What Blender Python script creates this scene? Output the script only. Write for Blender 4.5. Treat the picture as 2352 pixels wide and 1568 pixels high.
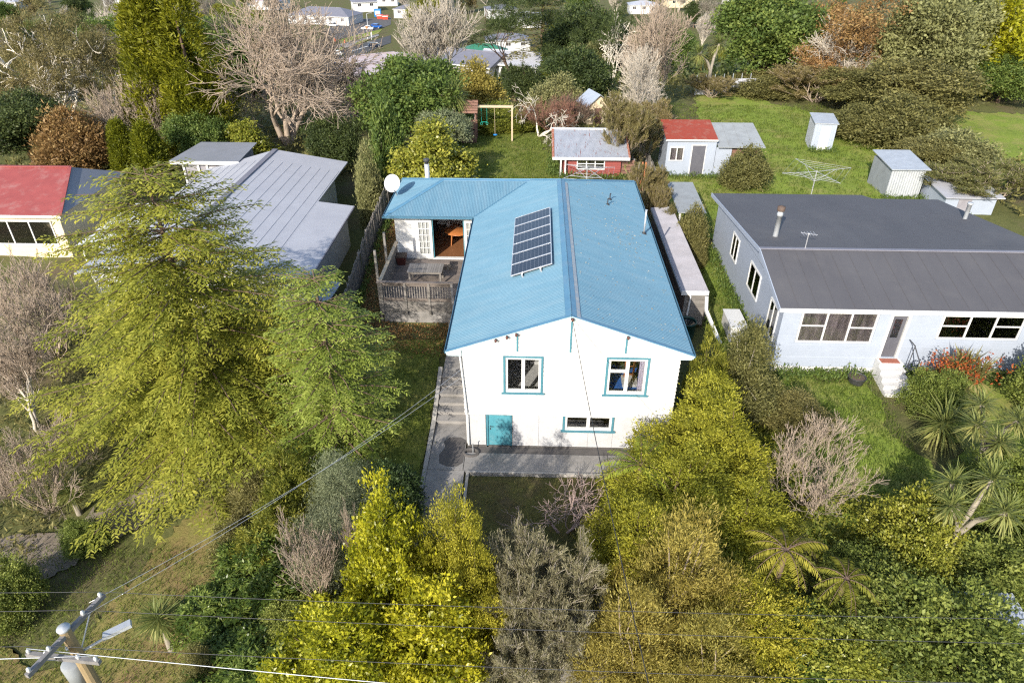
import bpy, math, random
import numpy as np
from mathutils import Vector, Matrix

for o in list(bpy.data.objects):
    bpy.data.objects.remove(o)
scene = bpy.context.scene
COL = scene.collection
R = math.radians
rad = math.pi

# ------------------------------------------------------------------ camera
CAM = np.array([-1.306, -19.590, 17.313]); YAW = 0.0339; PIT = 0.5684; FPX = 1569.06; VW, VH = 2352, 1568
cd = bpy.data.cameras.new('camera'); cam = bpy.data.objects.new('camera', cd); COL.objects.link(cam)
cam.location = CAM.tolist(); cam.rotation_euler = (rad/2 - PIT, 0, YAW)
cd.sensor_fit = 'HORIZONTAL'; cd.sensor_width = 36.0; cd.lens = 36.0*FPX/VW
cd.clip_start = 0.1; cd.clip_end = 6000
scene.camera = cam

# ------------------------------------------------------------------ sky, sun, exposure
SUN_EL, SUN_AZ = R(28), R(203)          # compass-style: 0 = +y, clockwise towards +x
world = bpy.data.worlds.new('World'); scene.world = world; world.use_nodes = True
nt = world.node_tree; nt.nodes.clear()
sky = nt.nodes.new('ShaderNodeTexSky'); sky.sky_type = 'NISHITA'; sky.sun_disc = False
sky.sun_elevation = SUN_EL; sky.sun_rotation = SUN_AZ; sky.altitude = 50; sky.air_density = 1.0; sky.dust_density = 1.2
bg = nt.nodes.new('ShaderNodeBackground'); bg.inputs['Strength'].default_value = 0.15
wo = nt.nodes.new('ShaderNodeOutputWorld')
nt.links.new(sky.outputs[0], bg.inputs['Color']); nt.links.new(bg.outputs[0], wo.inputs['Surface'])
sl = bpy.data.lights.new('sun', 'SUN'); sl.energy = 3.9; sl.angle = R(0.53); sl.color = (1.0, 0.93, 0.82)
sun = bpy.data.objects.new('sun', sl); COL.objects.link(sun)
tosun = Vector((math.sin(SUN_AZ)*math.cos(SUN_EL), math.cos(SUN_AZ)*math.cos(SUN_EL), math.sin(SUN_EL)))
sun.rotation_euler = tosun.to_track_quat('Z', 'Y').to_euler(); sun.location = (0, -20, 60)
scene.view_settings.view_transform = 'Standard'; scene.view_settings.look = 'None'
scene.view_settings.exposure = 1.0; scene.view_settings.gamma = 1.0
scene.view_settings.use_curve_mapping = False
scene.render.engine = 'CYCLES'
scene.cycles.max_bounces = 5; scene.cycles.diffuse_bounces = 2; scene.cycles.transparent_max_bounces = 8
scene.cycles.use_denoising = False; scene.cycles.filter_width = 1.25

# ------------------------------------------------------------------ helpers
def ray(px, py):
    fw = np.array([-math.sin(YAW)*math.cos(PIT), math.cos(YAW)*math.cos(PIT), -math.sin(PIT)])
    r = np.array([math.cos(YAW), math.sin(YAW), 0.0]); u = np.cross(r, fw)
    d = fw + r*(px-VW/2)/FPX - u*(py-VH/2)/FPX
    return d/np.linalg.norm(d)
def aty(px, py, Y):
    d = ray(px, py); return CAM + d*((Y-CAM[1])/d[1])
def atz(px, py, Z):
    d = ray(px, py); return CAM + d*((Z-CAM[2])/d[2])
def sm(a, b, t):
    t = np.clip((t-a)/(b-a), 0, 1); return t*t*(3-2*t)
def T(x, y):
    x = np.asarray(x, float); y = np.asarray(y, float)
    zc = np.interp(y, [-40, -14, -9, -4, 0, 2.2, 8, 14, 18, 36, 60], [-2.6, -1.7, -1.0, -.15, -.02, 0, .7, 1.7, 1.95, 2.0, 1.6])
    zl = np.interp(y, [-40, -14, -5, 0, 10, 20, 36], [-3.0, -2.2, -1.4, -1.1, -.5, .0, .7])
    zr = np.interp(y, [-40, -14, -5, 0, 5, 15, 30, 55], [-1.6, -1.1, -.4, .2, .42, .7, 1.0, 1.3])
    wl = 1-sm(-11.6, -9.4, x); wr = sm(4.5, 6.4, x)
    zn = zc*(1-wl-wr)+zl*wl+zr*wr
    sh = 14*wr*(1-sm(60, 150, y))
    y2 = y-sh
    zf = np.interp(y2, [36, 88, 230, 3000], [1.6, -6, -28, -28])
    w = sm(36, 52, y2)
    n = .06*np.sin(x*.9+y*.4)*np.sin(y*.7-x*.3)*sm(5, 12, np.abs(x)) + .5*np.sin(x*.05)*np.sin(y*.045+1)*sm(50, 90, y)*(1-sm(180, 240, y))
    return zn*(1-w)+zf*w+n
def Tz(x, y): return float(T(x, y))
GT = np.geomspace(6, 1500, 900)
def G(px, py):
    d = ray(px, py); ts = GT
    for k in range(3):
        P = CAM+d*ts[:, None]; below = P[:, 2] <= T(P[:, 0], P[:, 1])
        if not below.any(): return CAM+d*ts[-1]
        i = max(1, int(np.argmax(below))); ts = np.linspace(ts[i-1], ts[i], 24)
    return CAM+d*ts[-1]

def tag(o, label=None, cat=None, group=None, kind=None):
    if label: o['label'] = label
    if cat: o['category'] = cat
    if group: o['group'] = group
    if kind: o['kind'] = kind
    return o
def empty(name, loc=(0, 0, 0), rz=0, label=None, cat=None, group=None):
    o = bpy.data.objects.new(name, None); COL.objects.link(o)
    o.location = tuple(float(v) for v in loc); o.rotation_euler = (0, 0, rz); o.empty_display_size = .3
    return tag(o, label, cat, group)
def link(name, me, parent=None, loc=None, rot=None, scale=None):
    o = bpy.data.objects.new(name, me); COL.objects.link(o)
    if parent: o.parent = parent
    if loc is not None: o.location = tuple(float(v) for v in loc)
    if rot is not None: o.rotation_euler = rot
    if scale is not None: o.scale = scale if hasattr(scale, '__len__') else (scale,)*3
    return o

class MB:
    def __init__(s): s.v = []; s.f = []
    def add(s, vs, fs):
        n = len(s.v); s.v += [tuple(float(c) for c in v) for v in vs]; s.f += [tuple(n+i for i in f) for f in fs]; return s
    def box(s, x0, x1, y0, y1, z0, z1):
        return s.add([(x0,y0,z0),(x1,y0,z0),(x1,y1,z0),(x0,y1,z0),(x0,y0,z1),(x1,y0,z1),(x1,y1,z1),(x0,y1,z1)],
                     [(0,3,2,1),(4,5,6,7),(0,1,5,4),(1,2,6,5),(2,3,7,6),(3,0,4,7)])
    def hexa(s, v8):
        return s.add(v8, [(0,3,2,1),(4,5,6,7),(0,1,5,4),(1,2,6,5),(2,3,7,6),(3,0,4,7)])
    def bar(s, a, b, w, h, up=(0, 0, 1)):          # rectangular beam from a to b, w across, h along up
        a = Vector(a); b = Vector(b); d = (b-a).normalized(); u = Vector(up)
        if abs(d.dot(u)) > .98: u = Vector((0, 1, 0))
        sd = d.cross(u).normalized(); u = sd.cross(d)
        c = []
        for p in (a, b):
            for i, j in ((-1,-1),(1,-1),(1,1),(-1,1)): c.append(p+sd*(i*w/2)+u*(j*h/2))
        return s.add(c, [(3,2,1,0),(4,5,6,7),(0,1,5,4),(1,2,6,5),(2,3,7,6),(3,0,4,7)])
    def tube(s, pts, r, n=8, cap=True):
        pts = [Vector(p) for p in pts]; k = len(pts); rs = r if hasattr(r, '__len__') else [r]*k
        vs = []; fs = []
        ref = None
        for i, p in enumerate(pts):
            d = (pts[min(i+1, k-1)]-pts[max(i-1, 0)]).normalized()
            if ref is None: ref = Vector((0, 0, 1)) if abs(d.z) < .9 else Vector((1, 0, 0))
            u = (ref-d*ref.dot(d)).normalized(); w = d.cross(u); ref = u
            for j in range(n):
                a = 2*rad*j/n; vs.append(p+u*(math.cos(a)*rs[i])+w*(math.sin(a)*rs[i]))
        for i in range(k-1):
            for j in range(n):
                fs.append((i*n+j, i*n+(j+1) % n, (i+1)*n+(j+1) % n, (i+1)*n+j))
        if cap: fs.append(tuple(range(n-1, -1, -1))); fs.append(tuple(range((k-1)*n, k*n)))
        return s.add(vs, fs)
    def lathe(s, prof, c=(0, 0, 0), n=16):
        vs = []; fs = []; k = len(prof)
        for r, z in prof:
            for j in range(n):
                a = 2*rad*j/n; vs.append((c[0]+r*math.cos(a), c[1]+r*math.sin(a), c[2]+z))
        for i in range(k-1):
            for j in range(n): fs.append((i*n+j, i*n+(j+1) % n, (i+1)*n+(j+1) % n, (i+1)*n+j))
        return s.add(vs, fs)
    def prism(s, poly, axis, a, b):                  # extrude a polygon (u,v) along axis 'x','y','z'
        n = len(poly)
        def P(u, v, t): return {'x': (t, u, v), 'y': (u, t, v), 'z': (u, v, t)}[axis]
        vs = [P(u, v, a) for u, v in poly]+[P(u, v, b) for u, v in poly]
        fs = [tuple(range(n)), tuple(range(2*n-1, n-1, -1))]+[(i, n+i, n+(i+1) % n, (i+1) % n) for i in range(n)]
        return s.add(vs, fs)
    def mesh(s, name, mat, smooth=False):
        me = bpy.data.meshes.new(name); me.from_pydata(s.v, [], s.f); me.update()
        import bmesh
        bm = bmesh.new(); bm.from_mesh(me); bmesh.ops.recalc_face_normals(bm, faces=bm.faces); bm.to_mesh(me); bm.free()
        if mat: me.materials.append(mat)
        if smooth: me.polygons.foreach_set('use_smooth', [True]*len(me.polygons))
        return me
    def build(s, name, mat, parent=None, smooth=False, loc=None, rot=None):
        return link(name, s.mesh(name, mat, smooth), parent, loc, rot)
def box_mesh(name, sx, sy, sz, mat):                 # base-centred box for shared pieces
    return MB().box(-sx/2, sx/2, -sy/2, sy/2, 0, sz).mesh(name, mat)

# ------------------------------------------------------------------ materials
def nodes(name):
    m = bpy.data.materials.new(name); m.use_nodes = True; t = m.node_tree; t.nodes.clear()
    out = t.nodes.new('ShaderNodeOutputMaterial'); return m, t, out
def mixc(t, a, b, fac, mode='MIX'):
    n = t.nodes.new('ShaderNodeMix'); n.data_type = 'RGBA'; n.blend_type = mode
    for sock, val in ((n.inputs[0], fac), (n.inputs[6], a), (n.inputs[7], b)):
        if hasattr(val, 'is_linked') or hasattr(val, 'links'): t.links.new(val, sock)
        elif hasattr(val, '__len__'): sock.default_value = (*val[:3], 1)
        else: sock.default_value = val
    return n.outputs[2]
def noise(t, scale, detail=4, rough=.6, vec=None, stretch=None, coord='Object'):
    tc = t.nodes.new('ShaderNodeTexCoord'); v = tc.outputs[coord]
    if stretch:
        mp = t.nodes.new('ShaderNodeMapping'); mp.inputs['Scale'].default_value = stretch; t.links.new(v, mp.inputs[0]); v = mp.outputs[0]
    n = t.nodes.new('ShaderNodeTexNoise'); n.inputs['Scale'].default_value = scale; n.inputs['Detail'].default_value = detail
    n.inputs['Roughness'].default_value = rough; t.links.new(v, n.inputs['Vector']); return n.outputs[0]
def ramp(t, fac, stops):
    n = t.nodes.new('ShaderNodeValToRGB'); e = n.color_ramp.elements
    while len(e) < len(stops): e.new(.5)
    for i, (p, c) in enumerate(stops):
        e[i].position = p; e[i].color = (*c[:3], 1) if hasattr(c, '__len__') else (c, c, c, 1)
    t.links.new(fac, n.inputs[0]); return n.outputs[0]
def surf(name, c1, c2=None, scale=3, rough=.7, metal=0, bump=0, bscale=None, stretch=None, spec=.4, dirt=None, dscale=.8, damt=.5, rand=0):
    m, t, out = nodes(name); b = t.nodes.new('ShaderNodeBsdfPrincipled')
    b.inputs['Roughness'].default_value = rough; b.inputs['Metallic'].default_value = metal; b.inputs['Specular IOR Level'].default_value = spec
    c = c1
    if c2 is not None:
        c = mixc(t, c1, c2, ramp(t, noise(t, scale, 5, .65, stretch=stretch), [(.32, 0), (.68, 1)]))
    if dirt is not None:
        c = mixc(t, c, dirt, ramp(t, noise(t, dscale, 6, .7), [(.5, 0), (.75, damt)]))
    if rand:
        oi = t.nodes.new('ShaderNodeObjectInfo')
        c = mixc(t, c, ramp(t, oi.outputs['Random'], [(0, (1-rand,)*3), (1, (1, 1, 1))]), 1.0, 'MULTIPLY')
    if hasattr(c, '__len__'): b.inputs['Base Color'].default_value = (*c[:3], 1)
    else: t.links.new(c, b.inputs['Base Color'])
    if bump:
        bn = t.nodes.new('ShaderNodeBump'); bn.inputs['Strength'].default_value = bump; bn.inputs['Distance'].default_value = .02
        t.links.new(noise(t, bscale or scale*6, 4, .7, stretch=stretch), bn.inputs['Height']); t.links.new(bn.outputs[0], b.inputs['Normal'])
    t.links.new(b.outputs[0], out.inputs[0]); return m
def leafmat(name, dark, mid, light, rough=.5, trans=.3, spec=.3):
    m, t, out = nodes(name)
    at = t.nodes.new('ShaderNodeAttribute'); at.attribute_name = 'tint'
    oi = t.nodes.new('ShaderNodeObjectInfo')
    c = ramp(t, at.outputs['Fac'], [(0, dark), (.5, mid), (1, light)])
    c = mixc(t, c, ramp(t, oi.outputs['Random'], [(0, (.82, .88, .8)), (1, (1.08, 1.04, 1.0))]), 1.0, 'MULTIPLY')
    b = t.nodes.new('ShaderNodeBsdfPrincipled'); b.inputs['Roughness'].default_value = rough; b.inputs['Specular IOR Level'].default_value = spec
    tr = t.nodes.new('ShaderNodeBsdfTranslucent'); mx = t.nodes.new('ShaderNodeMixShader'); mx.inputs[0].default_value = trans
    t.links.new(c, b.inputs['Base Color']); t.links.new(c, tr.inputs['Color'])
    t.links.new(b.outputs[0], mx.inputs[1]); t.links.new(tr.outputs[0], mx.inputs[2]); t.links.new(mx.outputs[0], out.inputs[0]); return m
def glassmat(name, tint=(.55, .6, .62), refl=.12):
    m, t, out = nodes(name)
    tr = t.nodes.new('ShaderNodeBsdfTransparent'); tr.inputs[0].default_value = (*tint, 1)
    gl = t.nodes.new('ShaderNodeBsdfGlossy'); gl.inputs['Roughness'].default_value = .03
    fr = t.nodes.new('ShaderNodeFresnel'); fr.inputs[0].default_value = 1.5
    ad = t.nodes.new('ShaderNodeMath'); ad.inputs[1].default_value = refl*.4; t.links.new(fr.outputs[0], ad.inputs[0])
    mx = t.nodes.new('ShaderNodeMixShader'); t.links.new(ad.outputs[0], mx.inputs[0])
    t.links.new(tr.outputs[0], mx.inputs[1]); t.links.new(gl.outputs[0], mx.inputs[2]); t.links.new(mx.outputs[0], out.inputs[0]); return m

M = {}
M['white'] = surf('white_paint', (.53, .525, .515), (.48, .475, .465), 2.2, .55, dirt=(.33, .32, .29), dscale=1.3, damt=.45)
M['white_trim'] = surf('white_trim', (.58, .58, .565), (.53, .53, .515), 5, .45)
M['panel_white'] = surf('panel_white', (.46, .46, .465), (.41, .41, .42), 3, .6, dirt=(.35, .34, .30), dscale=2, damt=.35)
M['teal'] = surf('teal_paint', (.06, .19, .235), (.045, .155, .20), 4, .5, dirt=(.22, .28, .28), dscale=6, damt=.2)
M['teal_door'] = surf('teal_door_paint', (.075, .27, .32), (.06, .22, .27), 3, .5, dirt=(.25, .35, .36), dscale=4, damt=.35)
def roofmat(name, c1, c2, fade, grime, stretch):
    m, t, out = nodes(name); b = t.nodes.new('ShaderNodeBsdfPrincipled'); b.inputs['Roughness'].default_value = .5; b.inputs['Specular IOR Level'].default_value = .4
    c = mixc(t, c1, c2, ramp(t, noise(t, .7, 5, .6), [(.3, 0), (.7, 1)]))
    c = mixc(t, c, fade, ramp(t, noise(t, 1.1, 6, .7, stretch=stretch), [(.45, 0), (.75, .6)]))
    c = mixc(t, c, grime, ramp(t, noise(t, 2.3, 6, .75, stretch=stretch), [(.60, 0), (.78, .45)]))
    c = mixc(t, c, (.40, .43, .43), ramp(t, noise(t, 26, 3, .6), [(.72, 0), (.80, .25)]))
    t.links.new(c, b.inputs['Base Color']); t.links.new(b.outputs[0], out.inputs[0]); return m
M['roof_blue'] = roofmat('blue_roof_paint', (.112, .218, .292), (.095, .192, .262), (.165, .25, .305), (.078, .14, .185), (.22, 2.6, 1))
M['roof_blue_x'] = roofmat('blue_wing_roof_paint', (.112, .218, .292), (.095, .192, .262), (.165, .25, .305), (.078, .14, .185), (2.6, .22, 1))
M['roof_blue_trim'] = surf('blue_ridge_paint', (.085, .20, .30), (.07, .17, .265), 2, .45, dirt=(.16, .22, .28), dscale=1.5, damt=.6)
M['gutter_blue'] = surf('blue_gutter_paint', (.07, .165, .24), (.055, .14, .21), 3, .5)
M['fascia'] = surf('fascia_blue_grey', (.42, .53, .56), (.34, .45, .49), 4, .6, dirt=(.55, .55, .52), dscale=7, damt=.7)
M['cell'] = None
M['dish'] = surf('dish_grey', (.42, .43, .45), (.36, .37, .39), 3, .5)
M['alu'] = surf('aluminium', (.62, .62, .63), (.55, .55, .56), 8, .35, metal=.6)
M['galv'] = surf('galvanised_steel', (.47, .49, .51), (.38, .40, .42), 2.5, .45, metal=.35, dirt=(.30, .29, .28), dscale=3, damt=.4)
M['black'] = surf('black_rubber', (.02, .02, .022), (.03, .03, .03), 5, .6)
M['dark'] = surf('dark_metal', (.035, .035, .04), (.05, .05, .05), 5, .5)
M['porcelain'] = surf('brown_insulator', (.10, .035, .025), None, rough=.25)
M['wood_grey'] = surf('weathered_wood', (.235, .215, .195), (.16, .145, .13), 2.2, .8, bump=.3, stretch=(1, 1, 9), dirt=(.14, .14, .10), dscale=1.5, damt=.5, rand=.25)
M['wood_grey_h'] = surf('weathered_wood_board', (.21, .175, .15), (.14, .115, .10), 2.5, .8, bump=.3, stretch=(1, 9, 9), rand=.3)
M['wood_pale'] = surf('pale_timber', (.52, .42, .29), (.42, .33, .22), 2, .7, bump=.2, stretch=(1, 6, 6), rand=.12)
M['wood_orange'] = surf('stained_timber', (.38, .15, .06), (.30, .11, .045), 3, .6, stretch=(1, 1, 7))
M['wood_dark'] = surf('dark_timber', (.11, .075, .055), (.075, .05, .04), 3, .7, stretch=(1, 6, 1), rand=.25)
M['floor_int'] = surf('timber_floor', (.22, .10, .045), (.16, .07, .03), 2, .4, stretch=(8, 1, 1))
M['table_wood'] = surf('polished_table', (.42, .16, .05), (.33, .12, .04), 2, .3, stretch=(1, 5, 1))
M['int_wall'] = surf('interior_plaster', (.70, .67, .63), (.64, .61, .57), 1, .8)
M['int_dark'] = surf('interior_dark', (.20, .17, .15), (.15, .13, .11), 1, .8)
M['net_curtain'] = surf('dim_net_curtain', (.34, .29, .295), (.06, .05, .055), 1.6, .9, stretch=(3, 3, .3))
M['carpet'] = surf('grey_carpet', (.36, .34, .32), (.30, .28, .27), 14, .95)
M['brown_carpet'] = surf('brown_carpet', (.13, .085, .065), (.10, .065, .05), 10, .95)
M['concrete'] = surf('concrete', (.27, .255, .24), (.19, .18, .17), 1.4, .9, bump=.4, bscale=30, dirt=(.10, .095, .085), dscale=.9, damt=.75)
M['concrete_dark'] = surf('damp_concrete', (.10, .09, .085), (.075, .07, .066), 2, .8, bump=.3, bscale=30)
M['kerb'] = surf('kerb_concrete', (.36, .34, .31), (.27, .255, .235), 3, .9, bump=.3, dirt=(.13, .13, .10), dscale=2, damt=.6)
M['glass'] = glassmat('window_glass', (.94, .95, .95), .15)
M['glass_dark'] = glassmat('dim_window_glass', (.86, .86, .88), .3)
M['asphalt'] = surf('asphalt', (.065, .065, .068), (.05, .05, .052), .4, .9, bump=.2, bscale=20)
M['asphalt2'] = surf('worn_asphalt', (.095, .09, .088), (.075, .072, .07), .2, .9)
M['paint_line'] = surf('road_paint', (.70, .70, .68), None, rough=.7)
M['red_board'] = surf('red_weatherboard', (.26, .055, .045), (.20, .042, .036), 3, .7, dirt=(.20, .10, .08), dscale=3, damt=.5, rand=.12)
M['rust'] = surf('rusty_iron', (.22, .065, .035), (.30, .12, .07), 6, .85, dirt=(.55, .50, .46), dscale=9, damt=.8)
M['pine_stain'] = surf('brown_stained_boards', (.23, .12, .085), (.17, .09, .065), 3, .75, stretch=(1, 1, 6), rand=.2)
M['green_plastic'] = surf('green_plastic', (.02, .30, .22), None, rough=.35)
M['blue_plastic'] = surf('blue_plastic', (.01, .16, .42), None, rough=.35)
M['blue_cloth'] = surf('blue_fabric', (.03, .16, .55), (.02, .11, .42), 6, .85)
M['pale_cloth'] = surf('pale_fabric', (.62, .60, .58), (.52, .50, .5), 5, .9)
M['lilac_cloth'] = surf('lilac_fabric', (.50, .46, .58), (.42, .38, .5), 5, .9, stretch=(8, 1, 1))
M['roof_dark'] = surf('charcoal_membrane', (.068, .066, .072), (.082, .080, .086), .5, .75, dirt=(.105, .10, .10), dscale=.35, damt=.6, stretch=(1, .3, 1))
M['wall_blue'] = surf('pale_blue_boards', (.31, .345, .41), (.28, .315, .375), 2, .6, dirt=(.24, .265, .30), dscale=.8, damt=.3)
M['roof_grey'] = surf('light_grey_steel', (.38, .385, .415), (.335, .34, .37), .7, .5, dirt=(.36, .36, .38), dscale=.5, damt=.5)
M['roof_grey_dark'] = surf('grey_steel', (.20, .21, .24), (.17, .18, .20), .8, .5)
M['roof_red'] = surf('faded_red_iron', (.27, .060, .055), (.22, .048, .045), 1.4, .7, dirt=(.30, .16, .145), dscale=1.1, damt=.8)
M['roof_rust_red'] = surf('red_lead_paint', (.27, .045, .022), (.22, .035, .018), 2, .7, dirt=(.33, .17, .12), dscale=2, damt=.8)
M['roof_fibre'] = surf('fibre_cement_sheets', (.26, .28, .29), (.21, .225, .235), 1.5, .85, dirt=(.15, .15, .14), dscale=2, damt=.5)
M['roof_pink'] = surf('weathered_iron', (.42, .36, .37), (.36, .31, .32), 1, .6, dirt=(.30, .17, .13), dscale=.8, damt=.7)
M['roof_green'] = surf('green_iron', (.035, .17, .10), (.03, .14, .085), 1, .6)
M['roof_slate'] = surf('slate_grey_iron', (.17, .17, .20), (.14, .14, .17), 1, .6)
M['cream'] = surf('cream_weatherboard', (.62, .53, .36), (.55, .46, .31), 2, .7)
M['brick_red'] = surf('brick_red', (.34, .12, .08), (.26, .09, .06), 8, .85)
M['door_grey'] = surf('dark_grey_door', (.10, .10, .115), (.08, .08, .095), 3, .5)
M['grey_board'] = surf('grey_board', (.26, .25, .27), (.20, .19, .21), 3, .7)
M['timber_face'] = surf('stacked_timber', (.30, .20, .14), (.20, .13, .09), 7, .85, stretch=(1, 1, 3))
M['soil'] = surf('bare_soil', (.10, .075, .055), (.07, .052, .04), 2, .95, bump=.6, bscale=18)
M['bark_grey'] = surf('grey_bark', (.29, .255, .20), (.19, .165, .13), 3, .9, bump=.3, stretch=(1, 1, .4))
M['bark_pale'] = surf('pale_bark', (.52, .46, .38), (.40, .35, .28), 3, .85, stretch=(1, 1, .4))
M['bark_white'] = surf('white_bark', (.66, .61, .52), (.50, .45, .37), 2, .85, stretch=(1, 1, .3))
M['bark_brown'] = surf('brown_bark', (.155, .10, .07), (.10, .068, .05), 3, .9)
M['bark_red'] = surf('red_brown_twigs', (.22, .11, .075), (.16, .08, .055), 3, .9)
M['bark_pink'] = surf('tan_twigs', (.37, .295, .225), (.27, .21, .16), 3, .9)
M['bark_purple'] = surf('maple_twigs', (.40, .29, .25), (.30, .22, .20), 3, .8)
# foliage: dark, mid, light
LEAF = {
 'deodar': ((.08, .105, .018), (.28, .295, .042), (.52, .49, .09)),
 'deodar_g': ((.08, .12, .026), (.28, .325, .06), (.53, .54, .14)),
 'totara': ((.12, .125, .014), (.32, .305, .028), (.53, .49, .065)),
 'gold': ((.18, .14, .03), (.33, .27, .06), (.50, .42, .12)),
 'yellow': ((.10, .125, .010), (.29, .29, .016), (.56, .52, .04)),
 'laurel': ((.035, .062, .014), (.105, .15, .028), (.29, .33, .075)),
 'laurel_y': ((.06, .085, .012), (.19, .20, .028), (.38, .36, .06)),
 'greygreen': ((.13, .145, .08), (.25, .27, .155), (.40, .41, .26)),
 'twig': ((.14, .125, .075), (.26, .235, .14), (.38, .35, .22)),
 'dark': ((.030, .046, .018), (.07, .095, .03), (.14, .17, .05)),
 'broad': ((.045, .08, .02), (.115, .17, .038), (.23, .28, .065)),
 'lime': ((.10, .13, .018), (.26, .27, .04), (.46, .45, .09)),
 'cypress': ((.055, .07, .006), (.155, .17, .010), (.29, .29, .02)),
 'olive': ((.085, .085, .032), (.19, .175, .06), (.32, .29, .11)),
 'euc': ((.10, .085, .035), (.22, .18, .075), (.34, .28, .12)),
 'rust': ((.16, .085, .035), (.34, .19, .075), (.48, .32, .14)),
 'khaki': ((.14, .14, .06), (.28, .27, .115), (.42, .40, .19)),
 'sword': ((.07, .10, .03), (.18, .21, .06), (.36, .35, .12)),
 'fern': ((.10, .15, .02), (.26, .31, .04), (.45, .46, .07)),
 'fern_y': ((.11, .115, .02), (.25, .24, .03), (.42, .38, .055)),
 'grass': ((.055, .085, .016), (.12, .165, .026), (.22, .25, .05)),
 'drygrass': ((.13, .11, .05), (.24, .20, .09), (.36, .31, .16)),
 'shade': ((.03, .05, .02), (.06, .095, .03), (.11, .15, .05)),
 'mixgreen': ((.06, .085, .02), (.19, .225, .045), (.37, .39, .10)),
 'red': ((.30, .05, .015), (.45, .10, .03), (.55, .20, .06)),
 'litter': ((.42, .36, .28), (.60, .55, .46), (.75, .71, .64)),
}
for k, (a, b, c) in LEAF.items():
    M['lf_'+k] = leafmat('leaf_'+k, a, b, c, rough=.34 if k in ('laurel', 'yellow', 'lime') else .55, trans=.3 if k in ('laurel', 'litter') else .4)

def groundmat(name, cols, mudscale=.35, fine=14):
    m, t, out = nodes(name); b = t.nodes.new('ShaderNodeBsdfPrincipled'); b.inputs['Roughness'].default_value = .95; b.inputs['Specular IOR Level'].default_value = .1
    c = mixc(t, cols[0], cols[1], ramp(t, noise(t, fine, 6, .75), [(.35, 0), (.65, 1)]))
    c = mixc(t, c, cols[2], ramp(t, noise(t, mudscale, 6, .7), [(.45, 0), (.68, 1)]))
    c = mixc(t, c, cols[3], ramp(t, noise(t, fine*.22, 5, .7), [(.52, 0), (.72, .8)]))
    t.links.new(c, b.inputs['Base Color'])
    bn = t.nodes.new('ShaderNodeBump'); bn.inputs['Strength'].default_value = .7; bn.inputs['Distance'].default_value = .05
    t.links.new(noise(t, fine*1.5, 5, .8), bn.inputs['Height']); t.links.new(bn.outputs[0], b.inputs['Normal'])
    t.links.new(b.outputs[0], out.inputs[0]); return m
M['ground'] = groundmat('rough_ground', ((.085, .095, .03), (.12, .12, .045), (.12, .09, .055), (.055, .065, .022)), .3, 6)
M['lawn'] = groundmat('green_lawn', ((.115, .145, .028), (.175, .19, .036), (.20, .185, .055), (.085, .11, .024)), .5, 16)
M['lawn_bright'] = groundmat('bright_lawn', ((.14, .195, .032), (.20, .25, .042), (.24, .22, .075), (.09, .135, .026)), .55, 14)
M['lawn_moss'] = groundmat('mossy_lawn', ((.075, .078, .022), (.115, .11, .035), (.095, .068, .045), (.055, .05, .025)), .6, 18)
M['bank'] = groundmat('dry_bank', ((.16, .15, .045), (.22, .195, .065), (.20, .12, .07), (.12, .13, .035)), .35, 10)
M['gravel'] = groundmat('gravel_drive', ((.20, .165, .13), (.27, .23, .18), (.16, .13, .10), (.13, .11, .085)), .5, 24)

# solar cells: a printed grid
def cellmat():
    m, t, out = nodes('solar_cells'); b = t.nodes.new('ShaderNodeBsdfPrincipled'); b.inputs['Roughness'].default_value = .18
    tc = t.nodes.new('ShaderNodeTexCoord'); sp = t.nodes.new('ShaderNodeSeparateXYZ'); t.links.new(tc.outputs['Object'], sp.inputs[0])
    def line(sock, period, width):
        a = t.nodes.new('ShaderNodeMath'); a.operation = 'DIVIDE'; a.inputs[1].default_value = period; t.links.new(sock, a.inputs[0])
        f = t.nodes.new('ShaderNodeMath'); f.operation = 'FRACT'; t.links.new(a.outputs[0], f.inputs[0])
        l = t.nodes.new('ShaderNodeMath'); l.operation = 'LESS_THAN'; l.inputs[1].default_value = width/period; t.links.new(f.outputs[0], l.inputs[0]); return l.outputs[0]
    lx = line(sp.outputs[0], 1.62/10, .012); ly = line(sp.outputs[1], .93/6, .009)
    ad = t.nodes.new('ShaderNodeMath'); ad.operation = 'MAXIMUM'; t.links.new(lx, ad.inputs[0]); t.links.new(ly, ad.inputs[1])
    c = mixc(t, (.008, .009, .016), (.10, .105, .125), ad.outputs[0]); t.links.new(c, b.inputs['Base Color'])
    t.links.new(b.outputs[0], out.inputs[0]); return m
M['cell'] = cellmat()

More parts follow.
